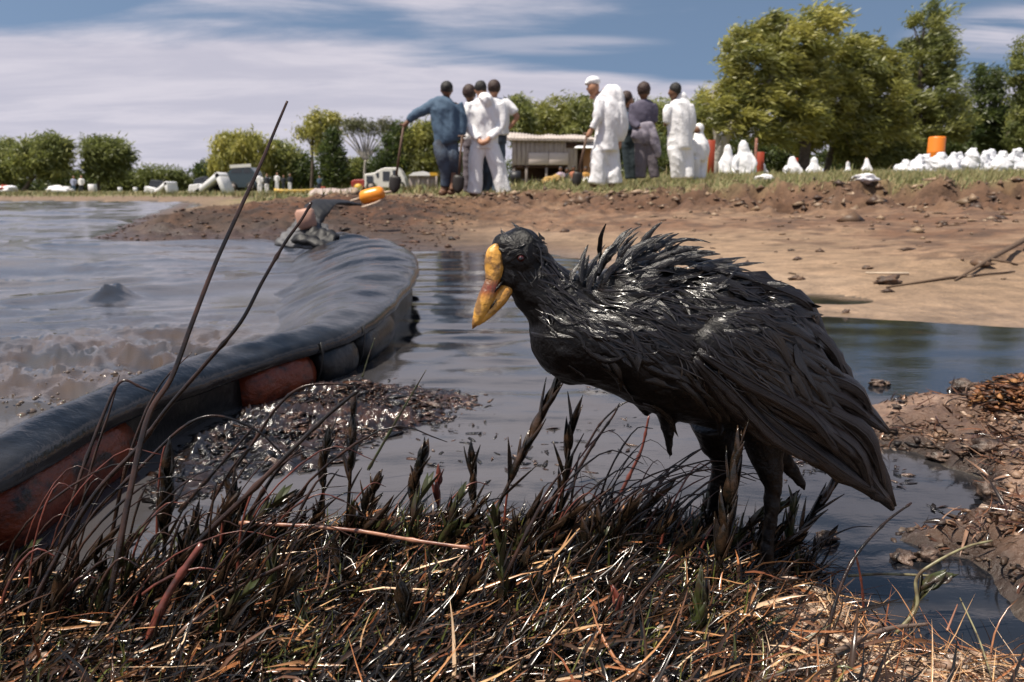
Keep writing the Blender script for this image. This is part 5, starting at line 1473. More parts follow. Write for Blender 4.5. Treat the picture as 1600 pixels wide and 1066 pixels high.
def headp(u, v, r=9.0, face=0, dy=0.0):
    """skull, jaw, ears and nose; face -1 looks left, 1 looks right, 0 away, 2 towards us"""
    out = [('ball', u, v, r * .86, r * 1.08, r * .98, dy), [(u - face * .5 if abs(face) == 1 else u, v + r * .9, r * .50, dy), (u, v + r * 1.7, r * .55, dy + .01)]]
    if abs(face) == 1:
        out += [('ball', u + face * r * .34, v + r * .55, r * .46, r * .42, r * .5, dy), ('ball', u + face * r * .86, v + r * .22, r * .22, r * .22, r * .16, dy), ('ball', u - face * r * .08, v + r * .12, r * .14, r * .24, r * .98, dy)]
    else:
        out += [('ball', u - r * .88, v + r * .15, r * .14, r * .26, r * .2, dy), ('ball', u + r * .88, v + r * .15, r * .14, r * .26, r * .2, dy)]
    return out
def hairp(u, v, r, face=0, dy=0.0, grow=1.0, big=1.0):
    s = -face * r * .14 if abs(face) == 1 else 0
    return [('ball', u + s, v - r * .18, r * .96 * big, r * 1.02 * big, r * 1.04 * big, dy - .01), ('ball', u + s * 2, v + r * .25 * grow, r * .80 * big, r * .66, r * .8, dy - .015)]
VX = .015
# man in blue, leaning on a shovel
person(12.2, (697, 303), 'man in a blue denim shirt seen from behind, left arm stretched out onto a shovel', [
    ('body', M_skin, headp(698, 140, 10) + [[(640, 188, 3.2), (634, 194, 3.6), (630, 198, 3.2)], [(720, 210, 3.4), (721, 217, 4), (722, 224, 3)],
                                            [(694, 288, 4), (692, 298, 4.5), (688, 301, 3.6, -.06)], [(709, 270, 4.2, -.02), (707, 288, 4, -.04), (706, 297, 4.4, -.06)]], .010, None),
    ('hair', M_hair, hairp(698, 139, 10), .010, (.004, 40)),
    ('shirt', M_blue, [[(699, 153, 7), (697, 160, 20, 0, .5), (696, 172, 24, 0, .5), (697, 190, 22, 0, .55), (699, 206, 21, 0, .6), (700, 220, 20, 0, .6), (701, 224, 17, 0, .6)],
                       [(680, 162, 9), (668, 169, 8.5), (655, 176, 7.5), (645, 182, 6.5), (638, 189, 5)], [(714, 163, 9), (720, 178, 8.5), (722, 194, 8), (721, 210, 6.5)]], VX, (.026, 10, 3)),
    ('trousers', M_bluejeans, [[(698, 214, 17, 0, .6), (696, 226, 17, 0, .6)], [(689, 224, 12), (691, 244, 11, -.05), (696, 262, 9.5, -.03), (696, 280, 8), (695, 292, 7)],
                               [(705, 224, 11, .03), (708, 244, 10.5, -.02), (712, 262, 8.5, .0), (710, 278, 6.5, .08)]], VX, (.018, 10, 4)),
    ('boot', M_boot, [[(695, 292, 6), (694, 300, 6), (688, 303, 4, -.1)]], .012, None), ('boot', M_boot, [[(707, 291, 5.5, .02), (706, 299, 6, .0), (702, 302, 4, -.08)]], .012, None)])
# man in white, hands clasped behind his back
person(12.35, (762, 305), 'man in a white overall seen from behind with his hands clasped behind his back', [
    ('body', M_skin2, headp(751, 140, 9.6) + [[(748, 218, 3.4, -.12), (752, 223, 4.0, -.15), (757, 224, 3.6, -.15)], [(764, 216, 3.4, -.12), (760, 221, 4.0, -.15), (753, 223, 3.6, -.16)]], .010, None),
    ('hair', M_hair, hairp(751, 138, 9.8), .010, (.004, 40)),
    ('overall', M_white2, [[(756, 152, 8, -.02), (757, 160, 22, 0, .5), (757, 174, 25, 0, .5), (757, 190, 24, 0, .5), (757, 206, 21, 0, .55), (757, 220, 21, 0, .6), (757, 232, 21, 0, .6)],
                           [(764, 148, 6, -.06), (760, 154, 12, -.08), (754, 160, 11, -.08)],
                           [(736, 163, 9), (731, 178, 8.2), (731, 196, 7.5, -.03), (739, 209, 6.4, -.08), (748, 217, 5.2, -.12)], [(778, 163, 9), (783, 178, 8.2), (782, 196, 7.5, -.03), (774, 208, 6.4, -.08), (765, 215, 5.2, -.12)],
                           [(747, 230, 12), (744, 250, 11.5), (743, 272, 11), (742, 292, 11), (741, 302, 11.5)], [(768, 230, 12.5), (774, 250, 12), (781, 272, 11.5), (786, 292, 11), (788, 302, 11.5)]], VX, (.030, 10, 3)),
    ('shoe', M_boot, [[(741, 300, 7), (740, 304, 6.5, -.06)]], .012, None), ('shoe', M_boot, [[(787, 300, 7), (788, 304, 6.5, -.06)]], .012, None)])
# man behind with bent elbow
person(12.9, (772, 302), 'man in a white T-shirt, right hand on his hip, behind the man in white', [
    ('body', M_skin2, headp(772, 139, 9.6) + [[(802, 176, 4.6), (808, 182, 4), (803, 191, 3.6), (796, 199, 3.4), (791, 203, 3.4)]], .010, None),
    ('hair', M_hair2, hairp(772, 137.5, 10, 0, 0, 1.0, 1.05), .010, (.005, 36)),
    ('shirt', M_white2, [[(773, 153, 7), (774, 160, 18, 0, .55), (776, 172, 20, 0, .55), (777, 192, 18, 0, .6), (778, 212, 17, 0, .6)], [(788, 161, 8), (797, 168, 7.8), (805, 177, 6.5)]], VX, (.018, 10, 4)),
    ('trousers', M_bluejeans, [[(777, 208, 16, 0, .6), (776, 224, 16, 0, .6)], [(782, 222, 9), (780, 250, 8.5), (776, 275, 7.5), (774, 300, 7)], [(768, 222, 9), (764, 250, 8.5), (761, 275, 7.5), (759, 300, 7)]], VX, (.015, 7)),
    ('boot', M_boot, [[(774, 300, 5), (772, 304, 5, -.08)]], .012, None), ('boot', M_boot, [[(759, 300, 5), (758, 304, 5, -.08)]], .012, None)])
person(12.8, (735, 302), 'person with bushy dark hair half hidden behind the left shoulder of the man in white', [
    ('body', M_skin, headp(734, 148, 9.2, 1) + [[(724, 208, 3), (724, 216, 3.4)]], .010, None),
    ('hair', M_hair2, hairp(733, 145, 9.6, 0, 0, 1.1, 1.14), .010, (.008, 30)),
    ('shirt', M_white2, [[(735, 160, 7), (737, 167, 15, 0, .6), (737, 184, 16, 0, .6), (738, 206, 15, 0, .6), (738, 220, 15, 0, .6)], [(726, 168, 6.5), (725, 190, 6), (725, 208, 5)]], VX, (.018, 10, 4)),
    ('trousers', M_greyt, [[(738, 216, 14, 0, .6), (737, 230, 14, 0, .6)], [(732, 228, 8), (731, 260, 7.5), (730, 300, 7)], [(744, 228, 8), (745, 260, 7.5), (745, 300, 7)]], VX, (.015, 7))])
# tall man in white with a cap, leaning on a shovel
person(11.8, (945, 290), 'tall stooping man in a white hooded overall and white cap holding a shovel', [
    ('body', M_skin2, headp(927, 137, 10.5, -1) + [[(924, 203, 3.6, -.1), (920, 210, 4, -.1), (917, 214, 3.2, -.1)], [(968, 222, 3.6), (967, 229, 3.8), (964, 233, 3)]], .010, None),
    ('cap', M_white2, [('ball', 927, 127, 11.2, 7.5, 11.2, 0), [(918, 130, 4, 0, 2.0), (914, 131, 2.2, 0, 2.2)]], .010, None),
    ('overall', M_white, [[(935, 148, 9), (943, 156, 15, 0, .75), (950, 166, 20, 0, .8), (953, 184, 20, 0, .8), (950, 204, 18, 0, .8), (947, 220, 18, 0, .8), (946, 236, 19, 0, .8)],
                          [(946, 138, 7), (954, 144, 12, 0, .9), (962, 154, 13, 0, .9), (968, 166, 10, 0, .9)],
                          [(938, 156, 8, -.08), (935, 172, 7.5, -.12), (932, 188, 6.8, -.14), (926, 201, 5.4, -.12)], [(966, 164, 9.5, -.04), (972, 184, 8.5, -.05), (972, 204, 7.5, -.04), (969, 219, 5.8)],
                          [(938, 236, 13, -.02), (936, 256, 12.5, -.03), (934, 272, 12.5, -.03), (932, 287, 13, -.03)], [(954, 236, 13, .04), (957, 256, 12.5, .03), (959, 272, 12), (960, 287, 12.5)]], VX, (.032, 10, 3)),
    ('shoe', M_boot, [[(930, 287, 6), (924, 290, 5, -.04)]], .012, None), ('shoe', M_boot, [[(958, 287, 6), (952, 290, 5, -.03)]], .012, None)])
person(12.6, (983, 278), 'brown-haired person in a dark jacket and dark teal trousers beside the tall man', [
    ('body', M_skin2, headp(982, 157, 8.6, 1) + [[(970, 204, 3), (967, 212, 3.4), (966, 218, 3)]], .010, None),
    ('hair', M_hair2, hairp(980, 154, 9.2, 1, 0, 1.5, 1.06), .010, (.006, 36)),
    ('jacket', M_dark, [[(982, 168, 6), (982, 174, 12, 0, .6), (981, 190, 13, 0, .6), (981, 208, 12, 0, .65), (982, 216, 11, 0, .65)], [(973, 176, 6), (970, 192, 5.6), (969, 206, 4.6)], [(992, 176, 6), (994, 196, 5.4), (992, 210, 4.6)]], VX, (.016, 7)),
    ('shirt', M_blue, [[(984, 176, 6, -.07), (984, 190, 5, -.085), (984, 204, 4, -.085)]], VX, None),
    ('trousers', M_teal, [[(982, 212, 11, 0, .7), (982, 224, 11, 0, .7)], [(978, 222, 7.5), (980, 250, 7), (983, 280, 6)], [(987, 222, 7.5), (989, 250, 7), (989, 280, 6)]], VX, (.012, 7))])
person(12.1, (1010, 280), 'dark-haired person in a grey-purple sweater with a lilac jacket tied round the waist', [
    ('body', M_skin, headp(1006, 144, 9.6) + [[(1020, 200, 3.2), (1018, 206, 3.6)]], .010, None),
    ('hair', M_hair2, hairp(1006, 141, 10.2, 0, 0, 1.3, 1.06), .010, (.005, 36)),
    ('sweater', M_lilac, [[(1005, 156, 7), (1005, 161, 15, 0, .6), (1005, 172, 18, 0, .6), (1006, 186, 16, 0, .65), (1006, 196, 14, 0, .65)], [(992, 163, 7.5), (989, 178, 7), (990, 192, 6, -.04), (998, 199, 5, -.09)], [(1019, 163, 7.5), (1022, 178, 7), (1022, 192, 6)]], VX, (.016, 7)),
    ('tied_jacket', M_lilac2, [[(1006, 192, 15, 0, .7), (1006, 202, 18, 0, .7), (1006, 214, 18, 0, .7), (1008, 224, 12, 0, .7)], [(1016, 204, 8, -.06), (1022, 220, 7.5, -.07), (1028, 236, 6, -.06), (1026, 246, 4, -.05)], [(996, 206, 8, -.05), (992, 218, 6, -.06)]], VX, (.028, 10, 4)),
    ('trousers', M_greyt, [[(1006, 212, 14, 0, .7), (1007, 226, 13, 0, .7)], [(1000, 224, 9), (1001, 250, 8.5), (1001, 278, 8)], [(1013, 224, 9), (1019, 250, 8.5), (1023, 278, 7.5)]], VX, (.016, 7))])
person(12.0, (1060, 278), 'black-haired person in a loose white hooded overall at the right of the group', [
    ('body', M_skin, headp(1053, 144, 9.2, -1) + [[(1040, 190, 3), (1040, 197, 3)]], .010, None),
    ('hair', M_hair, hairp(1054, 141, 9.6, -1), .010, (.004, 40)),
    ('overall', M_white2, [[(1056, 156, 8), (1059, 163, 16, 0, .7), (1061, 176, 20, 0, .7), (1063, 192, 20, 0, .7), (1063, 212, 19, 0, .7), (1062, 232, 18, 0, .75)], [(1062, 146, 6), (1064, 152, 8.5), (1062, 160, 9)],
                           [(1047, 166, 8, -.04), (1043, 178, 7.5, -.06), (1041, 192, 5.5, -.05)], [(1074, 166, 9), (1078, 184, 8.5), (1078, 204, 7)],
                           [(1055, 230, 12, -.03), (1058, 250, 11, -.03), (1059, 278, 10.5)], [(1071, 230, 12, .03), (1073, 250, 11, .03), (1074, 278, 10)]], VX, (.030, 10, 3))])
person(12.3, (1090, 280), 'smaller figure in a white hooded overall crouching at the right end of the group', [
    ('body', M_skin, [('ball', 1090, 203, 6.0, 7, 6.5, 0), [(1091, 208, 4), (1091, 216, 4.5)], [(1082, 238, 3), (1080, 244, 3)]], .012, None),
    ('overall', M_white2, [('ball', 1092, 201, 7.6, 8.4, 7.8, .02), [(1092, 208, 6.5, .01), (1092, 215, 9), (1093, 226, 12.5, 0, .9), (1093, 240, 12.5, 0, .9), (1091, 250, 11, 0, .9)], [(1084, 220, 6, -.06), (1080, 232, 5, -.08), (1082, 240, 4, -.09)],
                           [(1100, 220, 6), (1103, 234, 5.5), (1102, 246, 4.5)], [(1087, 248, 7.5, -.05), (1086, 262, 6.5, -.04), (1086, 280, 6)], [(1098, 248, 7.5, .03), (1098, 262, 6.5, .03), (1097, 280, 6)]], VX, (.018, 10, 4))])
def shovel(Y_, top, bot, label, blade=True, dy=0.0, bw=.085, bl=.26):
    a = at_y(*top, Y_ + dy); b = at_y(*bot, Y_ + dy); gz = lz(b.x, b.y)
    d = (b - a).normalized(); r = empty('shovel', (b.x, b.y, max(gz, min(b.z, gz + .1))), label, 'shovel', 'shovels the workers hold')
    MB().tube([a, b - d * bl * .9], [.017, .019], 8).build('handle', M_wood, r)
    MB().tube([a - Vector((.06, 0, 0)) + d * .01, a + Vector((.06, 0, 0)) + d * .01], .015, 8).build('grip', M_wood, r)
    ss = d.cross(Vector((0, 1, 0))).normalized(); n = 7; vs = []
    for i in range(n):
        t_ = i / (n - 1); c = b - d * bl * (1 - t_); w = bw * (1 if t_ < .6 else math.cos((t_ - .6) / .4 * 1.4))
        if i == 0: w = bw * .75
        for j in (-1, -.5, 0, .5, 1): vs.append(c + ss * w * j + Vector((0, -.025 * (1 - j * j), 0)))
    fs = [(i * 5 + j, i * 5 + j + 1, (i + 1) * 5 + j + 1, (i + 1) * 5 + j) for i in range(n - 1) for j in range(4)]
    o = MB().add(vs, fs).build('blade', M_steel, r); o.modifiers.new('t', 'SOLIDIFY').thickness = .006
shovel(12.2, (631, 194), (615, 302), 'long-handled shovel propped under the outstretched arm of the man in blue')
shovel(12.15, (722, 212), (715, 302), 'dark shovel standing at the right hand of the man in blue', dy=-.08)
shovel(11.7, (918, 208), (899, 291), 'shovel slanting down from the hand of the tall stooping man', bw=.07, bl=.2)

# kneeling figures and hooded heads beyond the lip of the bank
def hooded(u, v, h, half, Y_, label, lean=0.0):
    """kneeling person in white hooded overall: top of the hood at u, v; h and half-width in photo px"""
    G = lz(at_y(u, v, Y_).x, Y_)
    gv = v + h
    person(Y_, (u, gv), label, [
        ('body', M_skin2, [('ball', u, v + h * .16, half * .34, h * .11, half * .34, .02), [(u, v + h * .2, half * .3), (u + lean * .3, v + h * .34, half * .3)], [(u - half * .7, v + h * .72, half * .15), (u - half * .55, v + h * .80, half * .18)], [(u + half * .7, v + h * .72, half * .15), (u + half * .55, v + h * .80, half * .18)]], .02, None),
        ('overall', M_white, [[(u - lean * .2, v + h * .01, half * .16), (u - lean * .1, v + h * .08, half * .36), (u, v + h * .18, half * .46), (u + lean * .15, v + h * .28, half * .56), (u + lean * .3, v + h * .40, half * .80, 0, .8), (u + lean * .7, v + h * .60, half * .96, 0, .8), (u + lean * .9, v + h * .82, half * .98, 0, .9), (u + lean, v + h * 1.02, half * .88, 0, .9)],
                              [(u - half * .6, v + h * .38, half * .32, -.03), (u - half * .9, v + h * .56, half * .28, -.1), (u - half * .66, v + h * .72, half * .2, -.15)], [(u + half * .6, v + h * .38, half * .32, -.03), (u + half * 1.0, v + h * .56, half * .28, -.1), (u + half * .7, v + h * .72, half * .2, -.15)]], .022, (.04, 8, 3))],
        group='white-hooded figures kneeling beyond the bank')
hooded(1137, 226, 62, 13, 17.0, 'left one of two white-hooded figures kneeling side by side in front of the big willow', -2)
hooded(1162, 220, 66, 16, 16.6, 'right and bulkier one of two white-hooded figures kneeling side by side', 4)
hooded(1191, 253, 42, 10, 19, 'low white-hooded figure right of the thin tan post', 0)
hooded(1238, 244, 46, 13, 21, 'rounded white-hooded figure bending down below the thick willow trunk', 4)
hooded(1272, 245, 46, 11, 21.5, 'white-hooded figure just right of the rounded bending one', -4)
hooded(1325, 251, 40, 7, 23, 'narrow white-hooded figure alone in the grass before the willows', 0)
hooded(1354, 245, 44, 8, 23.5, 'pointed white-hooded figure farthest right before the row of white sacks', 1)
# small things at the edge of the bank
def crumple(name, c, r, seed, m, label, cat):
    o = rock(name, c, r, seed, m, label, cat); return o
p = gplace(1191, 287); crumple('white_cloth', (p.x, p.y, lz(p.x, p.y) + .07), (.12, .09, .050), 31, M_white2, 'crumpled white cap-like cloth on a dark stump at the lip of the bank', 'cloth')
crumple('dark_stump', (p.x + .03, p.y + .02, lz(p.x, p.y)), (.07, .07, .09), 32, M_clod, 'small dark stump under the crumpled white cloth', 'stump')
p = gplace(1349, 287); crumple('white_rag', (p.x, p.y, lz(p.x, p.y) + .03), (.13, .08, .05), 33, M_white, 'pale crumpled rag lying in the grass edge below the pointed hooded figure', 'rag')
# row of white sacks and the orange barrel
M_sack = mat('white_sack', (.66, .66, .69), rough=.45, bump=.6, bscale=12, bdist=.03)
sack_l = ['low flat sack at the left end of the row', 'second sack from the left end', 'broad sack left of the orange barrel', 'sack directly in front of the orange barrel', 'sack just right of the orange barrel', 'slumped sack past the barrel',
          'tall pointed sack in the middle of the row', 'wide sack right of the tall pointed one', 'leaning greyish sack', 'crumpled sack near the right part of the row', 'stout sack third from the right edge', 'sack second from the right edge', 'sack cut by the right edge of the picture']
for i, u in enumerate([1416, 1434, 1452, 1470, 1486, 1502, 1519, 1536, 1550, 1565, 1579, 1592, 1606]):
    Y_ = 20.5 + (i % 3) * .5; x = at_y(u, 255, Y_).x; gz = lz(x, Y_); top = [249, 244, 241, 239, 240, 238, 231, 239, 236, 237, 234, 235, 233][i]
    zt = at_y(u, top, Y_).z; h = zt - gz
    mb = MB(); mb.ball((x, Y_, gz + h * .36), (.29, .20, h * .42), 14, 10); mb.tube([(x - .02, Y_, gz + h * .6), (x + .10 * math.sin(i * 2.1), Y_, gz + h * 1.0)], [.16, .08], 8); mb.ball((x + .14 * math.sin(i * 3.7), Y_, gz + h * .66), (.12, .12, h * .2), 10, 8); mb.ball((x + .12, Y_ - .05, gz + h * .2), (.2, .18, h * .25), 10, 8)
    me = fuse(mb.mesh('sack'), .022, 2, (.10, 5.5))
    tag(link('white_sack', me, M_sack, origin=(x, Y_, gz)), 'white plastic sack: ' + sack_l[i], 'sack', 'row of white sacks behind the bank')
Y_ = 23.5; M_or = mat('orange_barrel', (.75, .20, .015), rough=.4)
x = at_y(1463, 230, Y_).x; gz = lz(x, Y_); zt = at_y(1463, 214, Y_).z
bar = empty('orange_barrel', (x, Y_, gz), 'bright orange barrel standing above the row of white sacks', 'barrel')
zz_ = [gz, gz + .03] + [gz + (zt - gz) * q for q in (.3, .32, .34, .64, .66, .68, .97, 1.0)]; rr2 = [.22, .23, .23, .24, .23, .23, .24, .23, .23, .215]
MB().tube([(x, Y_, z_) for z_ in zz_], rr2, 24).build('drum', M_or, bar)
MB().tube([(x, Y_, zt), (x, Y_, zt + .012)], [.12, .11], 16).build('lid', M_or, bar)
M_redp = mat('red_orange_panel', (.30, .040, .012), rough=.5); M_yel = mat('yellow_sheet', (.60, .34, .03), rough=.5)
def post_thing(name, u, v0, v1, w, Y_, m, label, cat, dep=.05):
    x = at_y(u, v0, Y_).x; gz = lz(x, Y_); zt = at_y(u, v0, Y_).z; zb = max(gz, at_y(u, v1, Y_).z) if v1 else gz
    return tag(MB().box((x, Y_, (zt + gz) / 2), (w * mpp(Y_), dep, zt - gz)).build(name, m, None, (x, Y_, gz), bevel=.008), label, cat)
post_thing('red_marker_sheet', 1112, 219, 0, 11, 18.0, M_redp, 'upright red-orange panel right of the crouching white figure', 'sheet')
post_thing('yellow_board', 1103, 246, 0, 7, 17.6, M_yel, 'low yellow-orange board against the red-orange panel', 'board')
post_thing('thin_post', 1182, 216, 0, 3, 18.5, M_tanstalk, 'thin tan post right of the two kneeling hooded figures', 'post', .08)
post_thing('red_crate', 1187, 238, 0, 9, 18.8, M_redp, 'dull red crate standing behind the thin tan post', 'crate', .3)
post_thing('red_crate', 1240, 247, 0, 9, 24.5, M_redp, 'dull red crate below the thick willow trunk, behind the rounded hooded figure', 'crate', .3)
# ---------------------------------------------------------------- trees
def leaf_mat(name):
    m = bpy.data.materials.new(name); m.use_nodes = True; t = m.node_tree; t.nodes.clear()
    a = nd(t, 'ShaderNodeAttribute', attribute_name='tint'); d = nd(t, 'ShaderNodeBsdfDiffuse'); tr = nd(t, 'ShaderNodeBsdfTranslucent')
    gl = nd(t, 'ShaderNodeBsdfGlossy'); gl.inputs['Roughness'].default_value = .45
    mx = nd(t, 'ShaderNodeMixShader'); mx.inputs[0].default_value = .48; m2 = nd(t, 'ShaderNodeMixShader'); m2.inputs[0].default_value = .04; o = nd(t, 'ShaderNodeOutputMaterial')
    t.links.new(a.outputs['Color'], d.inputs[0]); t.links.new(a.outputs['Color'], tr.inputs[0]); t.links.new(d.outputs[0], mx.inputs[1]); t.links.new(tr.outputs[0], mx.inputs[2])
    t.links.new(mx.outputs[0], m2.inputs[1]); t.links.new(gl.outputs[0], m2.inputs[2]); t.links.new(m2.outputs[0], o.inputs[0]); return m
M_leaf = leaf_mat('tree_leaves')
M_bark = mat('grey_brown_bark', (.11, .085, .065), rough=.85, bump=.6, bscale=14, bdist=.03, col2=(.06, .045, .035), vscale=5)
M_pale = mat('pale_bark', (.36, .33, .29), rough=.85, bump=.5, bscale=14, bdist=.03)
def foliage(Y_, blobs, n_cl, per, ls, cols, seed, wind=(.55, 0, -.45), clr=.30, gap=.0):
    """blobs: u, v, ru, rv (px), depth offset m. leaf sprays hanging in clumps through the crown"""
    g = np.random.default_rng(seed); k_ = mpp(Y_); cen = []; cc = []
    W_ = np.array([b[2] * b[3] for b in blobs], float); W_ /= W_.sum()
    pick = g.choice(len(blobs), n_cl, p=W_)
    for b in pick:
        u, v, ru, rv = blobs[b][:4]; dy = blobs[b][4] if len(blobs[b]) > 4 else 0
        d = g.normal(0, 1, 3); d /= np.linalg.norm(d); r_ = g.uniform(.35, 1.0) ** .5 * (1 + g.normal(0, .07))
        p = at_y(u, v, Y_)
        cen.append((p.x + d[0] * r_ * ru * k_, Y_ + dy + d[1] * r_ * min(ru, rv) * k_ * .9, p.z + d[2] * r_ * rv * k_))
    cen = np.array(cen); tone = g.random(n_cl)
    n = n_cl * per; ci = np.repeat(np.arange(n_cl), per)
    sz = clr * g.uniform(.6, 1.5, n_cl)[ci]
    off = g.normal(0, 1, (n, 3)) * np.array([.75, .75, .6]) * sz[:, None]
    s_along = g.random(n) ** .8
    wd = np.array(wind)[None] + g.normal(0, .12, (n_cl, 3))[ci]
    P = cen[ci] + off * .6 + wd * (s_along * sz * 2.3)[:, None]
    D = wd + g.normal(0, .35, (n, 3)); D /= np.linalg.norm(D, axis=1)[:, None]
    S = np.cross(D, g.normal(0, 1, (n, 3))); S /= np.linalg.norm(S, axis=1)[:, None] + 1e-9
    L = ls * g.uniform(.6, 1.5, n); w = L * .11
    a = P - S * w[:, None] * .4; b_ = P + D * (L * .45)[:, None] + S * w[:, None]; c = P + D * L[:, None]; d_ = P + D * (L * .45)[:, None] - S * w[:, None]
    V = np.stack([a, b_, c, d_], 1).reshape(-1, 3); F = np.arange(n * 4).reshape(-1, 4)
    base = np.array(cols); t = np.clip(tone + g.normal(0, .08, n_cl), 0, .999)
    q = t * (len(base) - 1); i = q.astype(int); f = (q - i)[:, None]; col = base[i] * (1 - f) + base[np.minimum(i + 1, len(base) - 1)] * f
    col = col[ci] * g.uniform(.75, 1.25, (n, 1))
    return V, F, np.repeat(col, 4, 0), cen
YG = [(.15, .165, .045), (.25, .255, .065), (.36, .345, .085), (.46, .42, .105)]
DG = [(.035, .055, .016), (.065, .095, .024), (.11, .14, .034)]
MG = [(.13, .155, .050), (.21, .235, .070), (.30, .305, .090)]
def tree(name, label, Y_, base, blobs, limbs, n_cl, per, ls, cols, seed, trunk_r=.2, bark=None, cat='tree', group=None, wind=(.55, 0, -.45), clr=.30):
    p = at_y(base[0], base[1], Y_); gz = lz(p.x, Y_)
    r = empty(name, (p.x, Y_, gz), label, cat, group)
    g = random.Random(seed); bark = bark or M_bark
    mb = MB(); k_ = mpp(Y_)
    for ch in limbs:
        P = [at_y(c[0], c[1], Y_ + (c[3] if len(c) > 3 else 0)) for c in ch]
        if ch is limbs[0]: P[0] = Vector((P[0].x, P[0].y, gz - .05))
        S_ = smoothpath([tuple(q) for q in P], len(P) * 4); rd = smoothpath([(c[2], 0) for c in ch], len(P) * 4)[:, 0]
        mb.tube([tuple(q) for q in S_], [max(.012, x * k_) for x in rd], 8)
    V, F, col, cen = foliage(Y_, blobs, n_cl, per, ls, cols, seed, wind, clr)
    if limbs:      # small limbs running out to some of the clumps
        tips = [at_y(ch[-1][0], ch[-1][1], Y_ + (ch[-1][3] if len(ch[-1]) > 3 else 0)) for ch in limbs]
        for i in range(0, len(cen), max(1, len(cen) // 34)):
            c = Vector(cen[i]); t_ = min(tips, key=lambda q: (q - c).length); m_ = (c + t_) / 2 + Vector((g.uniform(-.2, .2), 0, g.uniform(-.1, .35)))
            mb.tube([t_, m_, c], [.045, .028, .012], 5, cap=False)
        mb.build('trunk', bark, r)
    link('crown', np_mesh('crown', V, F, col), M_leaf, r, smooth=False)
    return r
GW = 'big willows on the right'
tree('willow_tree', 'broad yellow-green willow with a pale forked trunk, leftmost of the big trees', 36, (1112, 268),
     [(1170, 105, 55, 62), (1215, 60, 55, 42), (1130, 165, 44, 45), (1190, 170, 75, 50), (1235, 120, 60, 55, 1), (1150, 75, 32, 36), (1262, 35, 35, 25), (1105, 195, 26, 26)],
     [[(1110, 270, 9), (1125, 235, 8), (1145, 195, 6.5), (1165, 150, 4)], [(1122, 240, 5), (1118, 205, 4.5), (1112, 170, 3)], [(1140, 205, 5), (1180, 165, 4), (1210, 110, 3)], [(1150, 190, 3.5), (1150, 140, 3), (1155, 95, 2)]],
     330, 135, .26, YG, 701, group=GW, bark=M_pale, wind=(.75, 0, -.05), clr=.34)
tree('willow_tree', 'rounded dense willow in the centre of the big trees above the kneeling figures', 38, (1262, 262),
     [(1300, 120, 70, 65), (1340, 95, 45, 45), (1355, 150, 45, 55), (1270, 160, 60, 50), (1320, 195, 70, 35), (1250, 200, 45, 30, 1), (1380, 190, 28, 36)],
     [[(1256, 268, 9), (1258, 235, 8), (1268, 195, 6), (1290, 150, 4)], [(1258, 230, 5), (1240, 190, 4), (1235, 160, 3)], [(1266, 200, 4.5), (1310, 165, 3.5), (1335, 120, 2.5)]],
     330, 135, .26, YG[:3] + [(.19, .18, .03)], 702, group=GW, wind=(.7, 0, -.15), clr=.34)
tree('willow_tree', 'leaning dark-trunked willow just right of the rounded dense one', 40, (1296, 262),
     [(1330, 215, 45, 26), (1385, 215, 45, 30), (1365, 240, 60, 16)],
     [[(1290, 268, 6), (1298, 240, 5), (1312, 210, 4), (1330, 190, 3)], [(1300, 236, 3.5), (1330, 215, 3), (1360, 205, 2)]], 190, 110, .20, MG, 703, group=GW, wind=(.6, 0, -.25))
tree('willow_tree', 'tall slim willow rising into the blue gap right of the dense crowns', 40, (1430, 262),
     [(1440, 50, 26, 36), (1425, 95, 36, 40), (1455, 100, 30, 36), (1440, 150, 48, 40), (1425, 200, 50, 34), (1468, 190, 34, 36), (1452, 22, 16, 14)],
     [[(1432, 268, 7), (1432, 220, 6), (1436, 160, 4.5), (1440, 90, 3)], [(1434, 200, 4), (1462, 160, 3), (1460, 120, 2)]], 190, 130, .25, MG + [(.15, .16, .03)], 704, group=GW, wind=(.65, 0, .15), clr=.32)
tree('willow_tree', 'dark green bushy tree behind the row of white sacks', 44, (1530, 255),
     [(1525, 175, 42, 40), (1500, 210, 36, 36), (1560, 205, 50, 40), (1535, 130, 28, 26)],
     [[(1525, 262, 7), (1528, 225, 6), (1535, 180, 4)]], 260, 110, .22, DG + [(.085, .11, .03)], 705, group=GW, wind=(.5, 0, -.1), clr=.34)
tree('willow_tree', 'tree with a yellow-green crown cut by the right edge of the picture', 40, (1610, 255),
     [(1605, 100, 30, 55), (1620, 160, 40, 60), (1600, 205, 30, 40)], [[(1612, 262, 7), (1612, 200, 5), (1612, 130, 3)]], 200, 110, .22, MG, 706, group=GW, wind=(.5, 0, -.1))
GU = 'dark bushes filling the shade under the willows'
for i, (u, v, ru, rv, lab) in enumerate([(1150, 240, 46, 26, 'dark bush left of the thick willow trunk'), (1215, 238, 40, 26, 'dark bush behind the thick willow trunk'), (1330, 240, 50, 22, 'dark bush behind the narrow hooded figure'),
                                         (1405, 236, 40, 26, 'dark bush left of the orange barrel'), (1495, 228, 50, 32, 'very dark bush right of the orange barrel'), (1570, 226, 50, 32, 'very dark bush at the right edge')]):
    tree('dark_bush', lab, 47, (u, 262), [(u, v, ru, rv), (u + ru * .4, v + rv * .3, ru * .6, rv * .7)], [[(u, 268, 3), (u, v, 2)]], 110, 80, .26, DG, 720 + i, cat='bush', group=GU, wind=(.3, 0, -.2), clr=.36)
